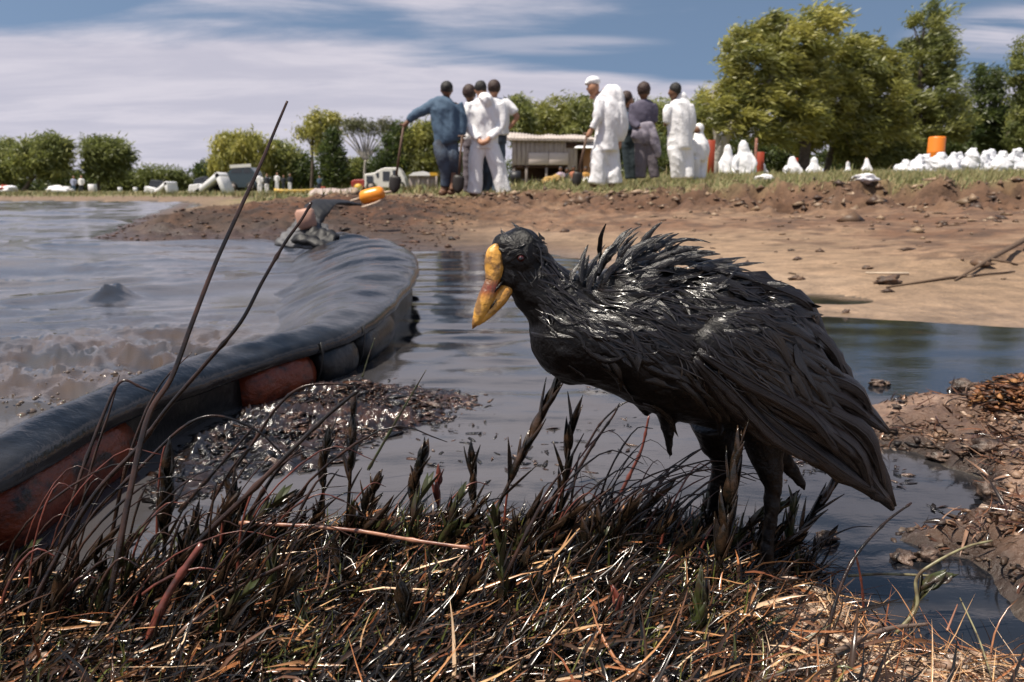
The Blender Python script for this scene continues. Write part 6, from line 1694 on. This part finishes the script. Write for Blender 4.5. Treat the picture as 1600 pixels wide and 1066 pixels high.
# the wood behind the hut: bushes one can tell apart
GB = 'bushy trees behind the hut'
for i, (u, v, ru, rv, Y_, cols, lab) in enumerate([(806, 180, 16, 28, 66, MG, 'tall narrow bush right of the man with the bent elbow'), (835, 195, 30, 28, 70, YG[:3], 'olive bush above the left half of the hut roof'),
                                                   (872, 188, 34, 34, 68, YG[:3], 'olive round tree above the right half of the hut roof'), (915, 182, 30, 36, 66, MG, 'tree filling the gap left of the tall stooping man'),
                                                   (1030, 200, 34, 44, 60, MG, 'bush seen between the grey-purple sweater and the white hooded figure'), (985, 205, 40, 44, 64, DG + MG[:1], 'dark tree behind the brown-haired person'),
                                                   (1085, 190, 30, 40, 58, MG, 'bush left of the forked willow trunk'), (655, 235, 26, 42, 62, YG[:3], 'olive bush left of the man in blue'), (690, 230, 30, 44, 66, MG, 'bush directly behind the man in blue'),
                                                   (1045, 245, 60, 30, 52, DG + MG[:2], 'low bush behind the standing group on the right')]):
    tree('bushy_tree', lab, Y_, (u, 285), [(u, v, ru, rv), (u - ru * .3, v + rv * .5, ru * .8, rv * .7), (u + ru * .3, v + rv * .9, ru * .8, rv * .7)], [[(u, 290, 3.5), (u + 2, v + 20, 3), (u, v, 2)]], 130, 75, .40, cols, 730 + i, group=GB, wind=(.3, 0, -.1), clr=.55)
# left shore
GL = 'trees along the far left shore'
tree('shore_tree', 'round green tree with a leaning trunk standing at the far left edge of the water', 76, (38, 300),
     [(62, 242, 40, 24), (80, 226, 22, 16), (42, 250, 30, 20), (74, 262, 32, 12)], [[(36, 306, 3.5), (44, 288, 3), (56, 262, 2.2)], [(46, 285, 2), (70, 262, 1.6)]], 210, 75, .46, MG, 750, group=GL, wind=(.2, 0, -.2), clr=.62)
tree('shore_tree', 'tree cut by the left edge of the picture', 80, (5, 300), [(2, 245, 30, 30), (-20, 250, 30, 30), (10, 265, 24, 20)], [[(5, 306, 3), (5, 280, 2.5), (5, 255, 2)]], 150, 75, .46, MG, 751, group=GL, wind=(.2, 0, -.2), clr=.62)
tree('shore_tree', 'square-crowned green tree right of the round one behind two tiny people', 78, (155, 298),
     [(160, 240, 34, 24), (152, 224, 22, 12), (180, 240, 16, 22), (158, 260, 30, 14)], [[(154, 304, 3), (154, 285, 2.6), (156, 255, 2)]], 200, 75, .46, MG[:2] + [(.10, .12, .03)], 752, group=GL, wind=(.2, 0, -.2), clr=.62)
tree('weeping_willow', 'pale yellow-green weeping willow behind the white A-shaped shelter', 70, (368, 290),
     [(362, 228, 34, 28), (392, 222, 26, 24), (350, 250, 28, 22), (395, 252, 24, 22), (375, 212, 26, 14)], [[(366, 296, 3), (368, 270, 2.6), (372, 240, 2)], [(350, 292, 1.5), (348, 265, 1.2)]], 190, 70, .42, YG[1:], 753, group=GL, wind=(.1, 0, -.75), clr=.50)
tree('thin_tree', 'airy tall tree with a sparse yellow-green top left of the bare spreading one', 66, (487, 290),
     [(500, 182, 24, 12), (488, 196, 16, 14), (470, 200, 14, 8), (512, 190, 12, 14), (492, 218, 10, 18), (505, 212, 8, 12)], [[(486, 296, 2.6), (488, 262, 2.2), (488, 225, 1.6), (492, 190, 1.1)], [(488, 230, 1.2), (472, 205, .8)], [(489, 220, 1.2), (506, 195, .9)]], 80, 60, .36, YG[1:], 754, group=GL, wind=(.4, 0, -.4), clr=.45)
# bare spreading tree
rb = random.Random(5); lm = [[(570, 290, 2.6), (570, 270, 2.3), (571, 250, 2.0)]]
for k in range(13):
    a = -46 + k * 7.6 + rb.uniform(-2, 2); L_ = rb.uniform(52, 68)
    lm.append([(571, 252, 1.5), (571 + math.sin(R(a)) * L_ * .5, 252 - math.cos(R(a)) * L_ * .55, 1.0), (571 + math.sin(R(a)) * L_ * 1.0, 252 - math.cos(R(a)) * L_ * .9 - 3, .45)])
tree('bare_tree', 'pale thin-branched tree fanning out against the clouds, nearly leafless', 64, (570, 290), [(580, 192, 40, 8), (560, 188, 24, 6), (608, 200, 10, 14), (540, 190, 12, 8)], lm, 70, 40, .30, [(.12, .13, .06), (.17, .17, .08)], 755, bark=M_pale, group=GL, wind=(.3, 0, -.5), clr=.40)
for i, (u, top, w, lab) in enumerate([(519, 202, 17, 'dark conical bush between the airy tall tree and the bare one'), (605, 212, 22, 'dark conical bush left of the shovel handle'), (628, 196, 16, 'taller dark cone just behind the shovel handle')]):
    tree('conical_tree', lab, 62, (u, 290), [(u, top + 14, w * .4, 14), (u, top + 34, w * .7, 18), (u, top + 58, w, 22), (u + 3, top + 74, w * 1.1, 16)], [[(u, 296, 2), (u, top + 10, 1)]], 120, 70, .34, DG, 760 + i, group=GL, wind=(.05, 0, .2), clr=.42)
for i, (u, v, ru, rv, cols, lab) in enumerate([(445, 252, 24, 28, MG, 'olive bush right of the weeping willow'), (428, 245, 14, 22, MG, 'narrow bush half hidden behind the tall black reed'), (548, 268, 26, 18, MG, 'light green bush at the foot of the bare tree'), (470, 262, 14, 18, DG, 'dark bush at the foot of the airy tall tree'),
                                               (255, 275, 36, 12, MG[:2], 'flat-topped low bush above the smaller white shelter'), (325, 268, 26, 16, DG + MG[:1], 'dark bush left of the weeping willow'), (218, 280, 30, 12, MG[:2], 'low bush right of the square-crowned tree'), (112, 281, 26, 10, DG + MG[:1], 'dark bush between the two round-crowned trees'), (180, 280, 26, 12, MG[:2], 'low bush below the square-crowned tree'),
                                               (580, 268, 28, 16, DG, 'dark bush behind the white pickup')]):
    tree('low_bush', lab, 84 if u < 330 else 72, (u, 296), [(u, v, ru, rv), (u + 4, v + rv * .6, ru, rv * .6)], [[(u, 300, 1.5), (u, v, 1)]], 90, 60, .44, cols, 770 + i, cat='bush', group='bushes along the far left shore', wind=(.1, 0, -.1), clr=.60)
# far wood that reads as one mass, right across the horizon
V = []; F = []; Cc = []; off = 0
for i in range(46):
    u = -700 + i * 66; Y_ = 150 + 30 * math.sin(i * 1.7)
    tv = 281 + 6 * math.sin(i * 2.3) if u < 640 else 246 + 8 * math.sin(i * 2.9)
    v_, f_, c_, _ = foliage(Y_, [(u, (tv + 300) / 2, 44, (300 - tv) / 2 + 2)], 40, 44, .9, DG + MG[:2], 800 + i, (.1, 0, 0), 1.2)
    V.append(v_); F.append(f_ + off); Cc.append(c_); off += len(v_)
tag(link('far_wood', np_mesh('far_wood', np.vstack(V), np.vstack(F), np.vstack(Cc)), M_leaf, smooth=False), 'belt of distant trees along the whole horizon', None, None, 'stuff')

# ---------------------------------------------------------------- grass on the bank
g = np.random.default_rng(880)
def bank_grass(name, n0, xr, yr, test, L0, L1, w, cols, label, seed, dens=1.0):
    xs = g.uniform(*xr, n0); ys = g.uniform(yr[0], yr[1], n0)
    H_, dA_, _, _, k_, _l = land(xs, ys, True); k = test(xs, ys, H_, dA_, k_) & (np.abs(xs) < ys * .80 + 2)
    xs, ys, H_, k_ = xs[k], ys[k], H_[k], k_[k]; m_ = len(xs)
    blades(name, xs, ys, H_ - .005, g.uniform(L0, L1, m_), np.full(m_, w) * g.uniform(.6, 1.4, m_), g.normal(R(20), R(70), m_), g.normal(1.15, .3, m_), g.normal(.5, .4, m_), pal(g, m_, cols, [3, 3, 3, 2]), label, seed, 3, M_bgrass)
M_bgrass = mat('bank_grass_blades', attr='tint', rough=.6, var=.2, vscale=6)
BGc = [(.14, .15, .045), (.21, .19, .075), (.30, .24, .12), (.09, .11, .032)]
bank_grass('bank_grass', 80000, (-1.5, 16), (8.2, 15.5), lambda x, y, H, d, k: (k > .25 + .5 * (vnoise(x * 1.5, y * 1.5, 3) - .4)) & (x > -1.0 + 0 * y), .05, .15, .004, BGc, 'dry green-brown grass on top of the bank', 881)
bank_grass('far_grass', 40000, (-34, 34), (15, 46), lambda x, y, H, d, k: d > 2.0, .10, .32, .012, BGc, 'rough grass on the plateau behind the people', 882)

# ---------------------------------------------------------------- hut on stilts
YH = 50.0
def ph(u, v, dy=0): return at_y(u, v, YH + dy)
kh = mpp(YH)
M_plank = mat('whitewashed_planks', (.42, .36, .33), rough=.8, bump=.4, bscale=8, bdist=.03, col2=(.30, .25, .23), vscale=2.2, stretch=(3, 1, .4))
M_plank2 = mat('pale_panel', (.58, .50, .46), rough=.8, bump=.3, bscale=8, bdist=.02)
M_roofm = mat('weathered_iron_roof', (.36, .31, .28), rough=.6, bump=.5, bscale=3, bdist=.05, col2=(.52, .45, .40), vscale=1.2)
M_post = mat('grey_post', (.26, .22, .20), rough=.8)
M_darkin = mat('dark_timber_and_shade', (.050, .024, .016), rough=.9)  # timber, and the painted dark that fills window and door
M_tanw = mat('tan_wall', (.36, .19, .10), rough=.8, bump=.2, bscale=4)
hb = ph(848, 290); hz = lz(hb.x, YH)
hut = empty('stilt_hut', (hb.x, YH, hz), 'low whitewashed timber hut on stilts with a wavy iron roof', 'hut')
uL, uR = 800, 902
edges = np.linspace(uL, uR, 15)
for i in range(14):
    u0, u1 = edges[i], edges[i + 1]; a, b = ph(u0, 216), ph(u1, 258 + (0 if i < 12 else 8))
    MB().box(((a.x + b.x) / 2, YH + .015 * (i % 2), (a.z + b.z) / 2), (b.x - a.x - .02, .06, a.z - b.z)).build('plank', M_plank, hut, bevel=.008)
for u0, u1 in ((826, 857), (858, 888)):
    a, b = ph(u0, 239, -.08), ph(u1, 257.5, -.08)
    MB().box(((a.x + b.x) / 2, YH - .07, (a.z + b.z) / 2), (b.x - a.x, .05, a.z - b.z)).build('lower_panel', M_plank2, hut, bevel=.008)
for dx in (uL, uR):
    a, b = ph(dx, 216), ph(dx, 258)
    MB().box((a.x + (.03 if dx == uL else -.03), YH + 1.6, (a.z + b.z) / 2), (.06, 3.0, a.z - b.z)).build('side_wall', M_plank, hut)
a, b = ph(uL, 257), ph(uR, 260); MB().box(((a.x + b.x) / 2, YH + 1.6, b.z - .02), (b.x - a.x, 3.2, .10)).build('floor', M_darkin, hut)
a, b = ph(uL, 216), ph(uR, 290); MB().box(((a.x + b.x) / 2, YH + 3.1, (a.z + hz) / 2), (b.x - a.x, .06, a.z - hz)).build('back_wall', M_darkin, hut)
# corrugated roof, sagging
nu, nv = 90, 6; vs = []
for j in range(nv):
    for i in range(nu):
        s_ = i / (nu - 1); u = 786 + 146 * s_; q = j / (nv - 1)
        z0 = ph(u, 216 + 1.5 * s_).z; z1 = ph(u, 202 + 6 * s_).z
        z_ = z0 + (z1 - z0) * q + .10 * math.sin(s_ * 9 + .6) * math.sin(q * 2.5) + .035 * math.sin(i * math.pi / 1.6) + .10 * math.exp(-((s_ - .52) / .07) ** 2) * q
        vs.append((ph(u, 216).x, YH - .35 + 3.6 * q, z_))
F_ = [(j * nu + i, j * nu + i + 1, (j + 1) * nu + i + 1, (j + 1) * nu + i) for j in range(nv - 1) for i in range(nu - 1)]
rf_ = MB().add(vs, F_).build('roof', M_roofm, hut); rf_.modifiers.new('t', 'SOLIDIFY').thickness = .05
a, b = ph(786, 218.5), ph(932, 220.5); MB().box(((a.x + b.x) / 2, YH - .30, (a.z + b.z) / 2), (b.x - a.x, .08, .12), ry=.012).build('fascia', M_plank, hut, bevel=.01)
a, b = ph(885, 223, -.1), ph(914, 231, -.1); MB().box(((a.x + b.x) / 2, YH - .06, (a.z + b.z) / 2), (b.x - a.x, .06, a.z - b.z)).build('window_dark_fill', M_darkin, hut)  # solid dark box stands in for the unlit window
for u in (803, 822.5, 854, 888):
    a = ph(u, 258); MB().box((a.x, YH + .1, (a.z + hz) / 2), (.15, .15, a.z - hz)).build('stilt', M_post, hut, bevel=.01)
for k, (v_, col_) in enumerate([(281, M_post), (287, M_darkin)]):
    a, b = ph(808, v_), ph(856, v_); MB().box(((a.x + b.x) / 2, YH + .6, a.z), (b.x - a.x, .25, .08)).build('bench_board', col_, hut)
tw_ = empty('tan_shed', (ph(916, 285).x, YH + .6, lz(ph(916, 285).x, YH + .6)), 'small tan-walled shed with a white awning at the right end of the hut', 'shed')
sz_ = tw_.location.z
a, b = ph(911, 229, .8), ph(938, 290, .8); MB().box(((a.x + b.x) / 2, YH + 1.2, (a.z + sz_) / 2), (b.x - a.x, 1.4, a.z - sz_)).build('wall', M_tanw, tw_, bevel=.01)
a, b = ph(899, 234, .8), ph(911, 290, .8); MB().box(((a.x + b.x) / 2, YH + .8, (a.z + sz_) / 2), (b.x - a.x, .5, a.z - sz_)).build('doorway_dark_fill', M_darkin, tw_)  # solid dark box stands in for the unlit entrance
a0, a1, a2, a3 = ph(897, 231, -.6), ph(940, 231, -.6), ph(940, 216, 1.2), ph(914, 218, 1.2)
aw = MB().add([a0, a1, a2, a3], [(0, 1, 2, 3)]).build('awning', M_white2, tw_, smooth=False); aw.modifiers.new('t', 'SOLIDIFY').thickness = .04
# black round bin at the left of the hut
bx = ph(806, 277, -2.0); tag(MB().tube([(bx.x - .30, YH - 2, bx.z), (bx.x - .24, YH - 2, bx.z), (bx.x + .24, YH - 2, bx.z), (bx.x + .30, YH - 2, bx.z)], [.30, .38, .38, .30], 20).build('black_drum', mat('black_rubber', (.01, .01, .013), rough=.5), None, (bx.x, YH - 2, bx.z - .38)), 'round black drum lying beside the left stilt of the hut', 'drum')
pl = ph(806, 290, -2.0); z0 = lz(pl.x, YH - 2); MB  # the drum rests on a stack of boards
st_ = empty('board_stack', (bx.x, YH - 2, z0), 'low stack of boards under the black drum', 'board stack')
hh = bx.z - .38 - z0
for k in range(4):
    MB().box((bx.x + .05 * (k % 2), YH - 2, z0 + hh * (k + .5) / 4), (1.3, .5, hh / 4 * .96)).build('board', M_post if k % 2 else M_wood, st_, bevel=.008)
# seated people in the shade of the hut
def seated(u, v, top_c, leg_m, hair_m, Y_, h, label):
    """small seated person: top of the head at u, v, height h px"""
    p = at_y(u, v, Y_); gz = lz(p.x, Y_); vb = v + h
    person(Y_, (u, vb), label, [
        ('body', M_skin, [('ball', u, v + h * .16, h * .115, h * .145, h * .12, 0), [(u, v + h * .25, h * .07), (u, v + h * .38, h * .08)], [(u - h * .22, v + h * .62, h * .05, -.1), (u - h * .12, v + h * .7, h * .05, -.2)], [(u + h * .22, v + h * .62, h * .05, -.1), (u + h * .12, v + h * .7, h * .05, -.2)]], .035, None),
        ('hair', hair_m, [('ball', u, v + h * .12, h * .125, h * .13, h * .13, .02)], .035, None),
        ('shirt', top_c, [[(u, v + h * .34, h * .12), (u, v + h * .42, h * .20, 0, .7), (u, v + h * .62, h * .20, 0, .7), (u, v + h * .84, h * .19, 0, .8)], [(u - h * .18, v + h * .42, h * .08), (u - h * .25, v + h * .60, h * .07, -.08)], [(u + h * .18, v + h * .42, h * .08), (u + h * .25, v + h * .60, h * .07, -.08)]], .04, None),
        ('trousers', leg_m, [[(u - h * .1, v + h * .84, h * .11), (u - h * .14, v + h * .82, h * .10, -.35), (u - h * .14, v + h * 1.02, h * .08, -.4)], [(u + h * .1, v + h * .84, h * .11), (u + h * .14, v + h * .82, h * .10, -.35), (u + h * .14, v + h * 1.02, h * .08, -.4)]], .04, None)],
        group='people seated by the hut')
M_pk = cloth('pinkish_shirt', (.45, .35, .42)); M_tn = cloth('terracotta_shirt', (.42, .16, .09)); M_og = cloth('orange_shirt', (.55, .28, .07)); M_lb = cloth('pale_blue_shirt', (.33, .36, .50))
for u, v, a_, b_, lab in [(876, 260, M_pk, M_dark, 'seated person in a pinkish shirt, leftmost of the group by the hut'), (886, 262, M_dark, M_dark, 'seated person in dark clothes beside the pinkish shirt'),
                          (896, 259, M_tn, M_greyt, 'seated person in a terracotta shirt, middle of the group by the hut'), (906, 261, M_lb, M_white, 'seated person in a pale blue shirt behind the slanting shovel'),
                          (915, 260, M_og, M_white, 'seated person in an orange shirt nearest the tall stooping man')]:
    seated(u, v, a_, b_, M_hair, 46.0, 27, lab)
for i, (u, v, r, m_, lab) in enumerate([(864, 284, (.50, .4, .30), mat('yellow_earth', (.38, .24, .08), rough=.9), 'heap of yellow earth before the hut'), (917, 284, (.32, .3, .22), M_white2, 'white bundle on the ground by the seated orange shirt')]):
    p = at_y(u, v, 42); rock('heap' if i == 0 else 'white_bundle', (p.x, 42, lz(p.x, 42) + r[2] * .9), r, 40 + i, m_, lab, 'heap' if i == 0 else 'bundle')
# ---------------------------------------------------------------- vehicles and shelters on the far shore
M_carw = mat('white_car_paint', (.68, .66, .62), rough=.35, coat=.3); M_glass = mat('car_glass', (.020, .025, .030), rough=.08, spec=.8); M_tyre = mat('tyre', (.012, .012, .012), rough=.8)
M_card = mat('dark_teal_paint', (.030, .050, .065), rough=.25, coat=.4); M_red = mat('dull_red_paint', (.30, .035, .025), rough=.4)
def extr(prof, y0, y1):
    """side profile (x,z) pushed through in depth"""
    n = len(prof); vs = [(x, y0, z) for x, z in prof] + [(x, y1, z) for x, z in prof]
    return vs, [tuple(range(n)), tuple(range(2 * n - 1, n - 1, -1))] + [(i, (i + 1) % n + 0, (i + 1) % n + n, i + n)[::-1] for i in range(n)]
def vehicle(name, label, cat, Y_, prof, wheels, panes, m, depth=1.6, extra=()):
    """prof, wheels and panes in photo pixels at depth Y_"""
    us = [p[0] for p in prof]; uc = sum(us) / len(us); b = at_y(uc, 290, Y_); gz = lz(b.x, Y_)
    zl = at_y(uc, max(p[1] for p in prof), Y_).z - .28; dz = gz - zl
    r = empty(name, (b.x, Y_, gz), label, cat)
    q = lambda u, v: (at_y(u, v, Y_).x, at_y(u, v, Y_).z + dz)
    vs, fs = extr([q(u, v) for u, v in prof], Y_ - depth / 2, Y_ + depth / 2); MB().add(vs, fs).build('body', m, r, smooth=False, bevel=.04)
    for pn in panes:
        vs, fs = extr([q(u, v) for u, v in pn], Y_ - depth / 2 - .015, Y_ - depth / 2 + .02); MB().add(vs, fs).build('window', M_glass, r, smooth=False)
    for u, wr in wheels:
        x = at_y(u, 290, Y_).x
        for s in (-1, 1):
            w = MB().tube([(x, Y_ + s * (depth / 2 - .2), gz + wr), (x, Y_ + s * (depth / 2 + .02), gz + wr)], wr, 18).build('wheel', M_tyre, r)
            MB().tube([(x, Y_ + s * (depth / 2 - .05), gz + wr), (x, Y_ + s * (depth / 2 + .03), gz + wr)], wr * .55, 14).build('rim', M_post, w)
    for nm, pn, mm_ in extra:
        vs, fs = extr([q(u, v) for u, v in pn], Y_ - depth / 2 - .03, Y_ - depth / 2 + .02); MB().add(vs, fs).build(nm, mm_, r, smooth=False)
    return r
vehicle('pickup', 'white pickup with dark windows parked left of the long-handled shovel', 'pickup', 58, [(573, 291), (573, 270), (588, 268), (594, 264), (604, 260), (624, 260), (629, 266), (635, 277), (638, 291)], [(583, .36), (628, .36)],
        [[(595, 268), (595, 276), (592, 276), (590, 269)], [(601, 266), (612, 266), (611, 281), (601, 281)], [(616, 264), (622, 264), (626, 275), (617, 276)]], M_carw, 1.7, [('side_panel', [(576, 273), (586, 273), (586, 283), (576, 283)], M_glass)])
vehicle('red_trailer', 'dull red trailer box just left of the white pickup', 'trailer', 60, [(551, 290), (551, 280), (556, 277), (572, 277), (572, 290)], [(562, .30)], [], M_red, 1.3)
vehicle('dark_van', 'dark teal van behind the weeping willow side of the black reed', 'van', 62, [(360, 299), (360, 280), (366, 272), (372, 267), (396, 267), (404, 275), (408, 299)], [(370, .36), (398, .36)], [[(368, 274), (373, 269), (384, 269), (384, 276), (368, 276)], [(387, 269), (395, 269), (400, 276), (387, 276)]], M_card, 1.8,
        [('roof_panel', [(366, 264), (398, 262), (399, 267), (366, 269)], M_carw)])
def shelter(label, pts_frame, th, Y_, low, group='white frame shelters on the far shore'):
    """white sheet bent over in an A shape with a dark panel standing in for its shaded inside, beside a low white box"""
    b = at_y(pts_frame[1][0], 298, Y_); gz = lz(b.x, Y_); zl = at_y(0, max(p[1] for p in pts_frame), Y_).z; dz = gz - zl
    r = empty('white_shelter', (b.x, Y_, gz), label, 'shelter', group); k_ = mpp(Y_)
    P = [at_y(u, v, Y_) + Vector((0, 0, dz)) for u, v in pts_frame]
    for a, c in zip(P[:-1], P[1:]):
        d = (c - a); L_ = d.length; mid = (a + c) / 2
        MB().box(tuple(mid), (L_ + th * k_, 1.6, th * k_), ry=-math.atan2(d.z, d.x)).build('sheet_panel', M_white2, r, bevel=.02)
    inn = MB().add([P[0] + Vector((.1, .5, 0)), P[-1] + Vector((-.1, .5, 0)), P[1] + Vector((0, .5, -.15))], [(0, 1, 2)]).build('inside_shade_panel', M_dark, r, smooth=False); inn.modifiers.new('t', 'SOLIDIFY').thickness = .05  # dark sheet takes the place of shade under the roof
    q = [(at_y(u, v, Y_).x, at_y(u, v, Y_).z + dz) for u, v in low]; vs, fs = extr(q, Y_ - .8, Y_ + .7); MB().add(vs, fs).build('white_box', M_white2, r, smooth=False, bevel=.03)
    vs, fs = extr([(at_y(u, v, Y_).x, at_y(u, v, Y_).z + dz) for u, v in [(low[1][0] + 1, low[1][1]), (low[1][0] + 4, low[1][1] - 10), (low[2][0] + 4, low[2][1] - 12), (low[2][0] + 2, low[2][1])]], Y_ - .3, Y_ + .4)
    MB().add(vs, fs).build('dark_load', M_dark, r, smooth=False, bevel=.05)
shelter('larger white A-shaped shelter with a dark opening left of the tall black reed', [(316, 300), (346, 275), (358, 303)], 7, 52, [(301, 303), (303, 290), (318, 288), (320, 303)])
shelter('smaller white shelter on the low brown bank farther left', [(250, 299), (266, 285), (270, 300)], 5, 54, [(232, 301), (234, 289), (248, 292), (250, 301)])
# tiny standing people
def tiny(u, v, h, Y_, top_c, leg_m, label, hair=M_hair, bend=0.0, group='people on the far left shore'):
    person(Y_, (u, v + h), label, [
        ('body', M_skin2, [('ball', u + bend * h * .5, v + h * .065, h * .055, h * .07, h * .06, 0), [(u + bend * h * .4, v + h * .12, h * .03), (u + bend * h * .3, v + h * .18, h * .035)], [(u - h * .12, v + h * .44, h * .022), (u - h * .12, v + h * .5, h * .025)], [(u + h * .12, v + h * .44, h * .022), (u + h * .12, v + h * .5, h * .025)]], .03, None),
        ('hair', hair, [('ball', u + bend * h * .5, v + h * .05, h * .062, h * .062, h * .065, .02)], .03, None),
        ('shirt', top_c, [[(u + bend * h * .3, v + h * .16, h * .05), (u + bend * h * .25, v + h * .20, h * .115, 0, .6), (u, v + h * .38, h * .105, 0, .6), (u, v + h * .52, h * .10, 0, .6)], [(u - h * .11, v + h * .21, h * .045), (u - h * .14, v + h * .34, h * .04), (u - h * .12, v + h * .45, h * .033)], [(u + h * .11, v + h * .21, h * .045), (u + h * .14, v + h * .34, h * .04), (u + h * .12, v + h * .45, h * .033)]], .03, None),
        ('trousers', leg_m, [[(u, v + h * .49, h * .10, 0, .65), (u, v + h * .56, h * .095, 0, .65)], [(u - h * .05, v + h * .55, h * .062), (u - h * .06, v + h * .78, h * .05), (u - h * .06, v + h * 1.0, h * .04)], [(u + h * .05, v + h * .55, h * .062), (u + h * .06, v + h * .78, h * .05), (u + h * .06, v + h * 1.0, h * .04)]], .03, None)], group=group)
tiny(115, 275, 30, 70, M_lb, M_blue, 'tiny person in pale blue, left one of the pair on the left shore')
tiny(127, 274, 31, 69, M_white2, M_dark, 'tiny person in white shirt and dark trousers, right of the pair on the left shore')
tiny(406, 270, 34, 50, M_white2, M_white, 'white-clothed person bending beside the tall black reed', bend=-.35)
tiny(417, 272, 31, 51, M_dark, M_white, 'person in a dark top and white trousers right of the bending one')
tiny(433, 270, 28, 53, M_white2, M_white, 'person all in white at the left end of the yellow canoe')
tiny(443, 274, 24, 54, M_dark, M_dark, 'dark-clothed person behind the yellow canoe')
tiny(453, 272, 26, 55, M_dark, M_white, 'person with white trousers behind the middle of the yellow canoe')
tiny(499, 275, 24, 60, M_blue, M_dark, 'tiny bluish figure right of the yellow canoe')
# yellow canoe-like hull and grey sheet
kn = at_y(460, 300, 34); gz = lz(kn.x, 34); kz = at_y(460, 299, 34).z
cn = empty('yellow_canoe', (kn.x, 34, gz), 'long low yellow hull lying on the bank right of the white-clothed people', 'canoe')
L_ = 62 * mpp(34); vs = []; n = 13
for i in range(n):
    s_ = -1 + 2 * i / (n - 1); w = .24 * (1 - abs(s_) ** 3) + .01; hgt = .16 + .06 * abs(s_) ** 3
    for a, z_ in ((-1, hgt), (-.8, .05), (0, 0), (.8, .05), (1, hgt)): vs.append((kn.x + s_ * L_ / 2, 34 + a * w, gz + z_ + max(0, kz - gz - .1)))
fs = [(i * 5 + j, i * 5 + j + 1, (i + 1) * 5 + j + 1, (i + 1) * 5 + j) for i in range(n - 1) for j in range(4)]
h_ = MB().add(vs, fs).build('hull', mat('yellow_hull', (.62, .42, .10), rough=.5), cn); h_.modifiers.new('t', 'SOLIDIFY').thickness = .03
MB().box((kn.x, 34, gz + max(0, kz - gz - .1) + .12), (L_ * .8, .34, .03)).build('deck', M_tanw, cn)
MB().box((kn.x, 34, gz + max(.02, kz - gz - .1) / 2), (L_ * .4, .2, max(.02, kz - gz - .1))).build('trestle', M_wood, cn)
sh_ = at_y(525, 300, 24)
a, b, c, d = at_y(478, 306, 22), at_y(568, 305, 22), at_y(558, 295, 26), at_y(492, 295, 26)
o = slab('sheet', [a, b, c, d], .05, mat('grey_pink_tarp', (.42, .33, .29), rough=.6), None, wr=.05, seed=7); tag(o, 'flat greyish-pink tarpaulin spread on the bank behind the orange buoy', 'tarpaulin')
p = at_y(560, 293, 30); tag(MB().ball((p.x, 30, p.z), (.16, .16, .14), 12, 8).build('yellow_float', M_yel, None, (p.x, 30, p.z - .14)), 'small round yellow float just above the orange buoy', 'float')
# low white-topped stall
ts = at_y(663, 285, 56); gz = lz(ts.x, 56); tb = empty('white_stall', (ts.x, 56, gz), 'low stall with a white and yellow top left of the man in blue', 'stall')
def tp(u, v, dy=0): return at_y(u, v, 56 + dy)
vs, fs = extr([(tp(u, v).x, tp(u, v).z) for u, v in [(640, 275), (648, 270), (662, 268), (672, 271), (674, 275)]], 55.2, 56.8); MB().add(vs, fs).build('white_top', M_white2, tb, smooth=False)
vs, fs = extr([(tp(u, v).x, tp(u, v).z) for u, v in [(674, 275), (673, 270), (684, 270), (685, 275)]], 55.3, 56.6); MB().add(vs, fs).build('yellow_top', M_yel, tb, smooth=False)
a, b = tp(642, 275.5), tp(683, 275.5); MB().box(((a.x + b.x) / 2, 56, (a.z + gz) / 2), (b.x - a.x, 1.0, a.z - gz - .02)).build('counter', M_plank, tb)
for u in (642, 656, 670, 683):
    x = tp(u, 275).x; MB().box((x, 55.3, (a.z + gz) / 2), (.08, .08, a.z - gz)).build('leg', M_post, tb)
# small litter along the far left shore
for i, (u, v, w, m_, nm, lab) in enumerate([(95, 304, .9, M_white2, 'white_heap', 'flat white heap lying on the sand left of the two tiny people'), (10, 303, .8, M_white2, 'white_heap', 'flat white heap at the left edge of the shore'), (5, 297, .35, M_redp, 'orange_heap', 'small orange heap at the left edge of the shore'),
                                            (145, 298, .45, M_white, 'white_box', 'pale box standing right of the two tiny people'), (188, 301, .25, M_white, 'white_box', 'small white box on the shore, left of two'), (212, 301, .25, M_white, 'white_box', 'small white box on the shore, right of two'),
                                            (505, 286, .30, M_redp, 'orange_box', 'orange-red box beside the tiny bluish figure')]):
    Y_ = 60; p = at_y(u, v, Y_); gz = lz(p.x, Y_)
    if 'heap' in nm: rock(nm, (p.x, Y_, gz + .12), (w, .5, .30), 60 + i, m_, lab, 'heap')
    else: tag(MB().box((p.x, Y_, gz + w * .6), (w, w, w * 1.2)).build(nm, m_, None, (p.x, Y_, gz), bevel=.02), lab, 'box')
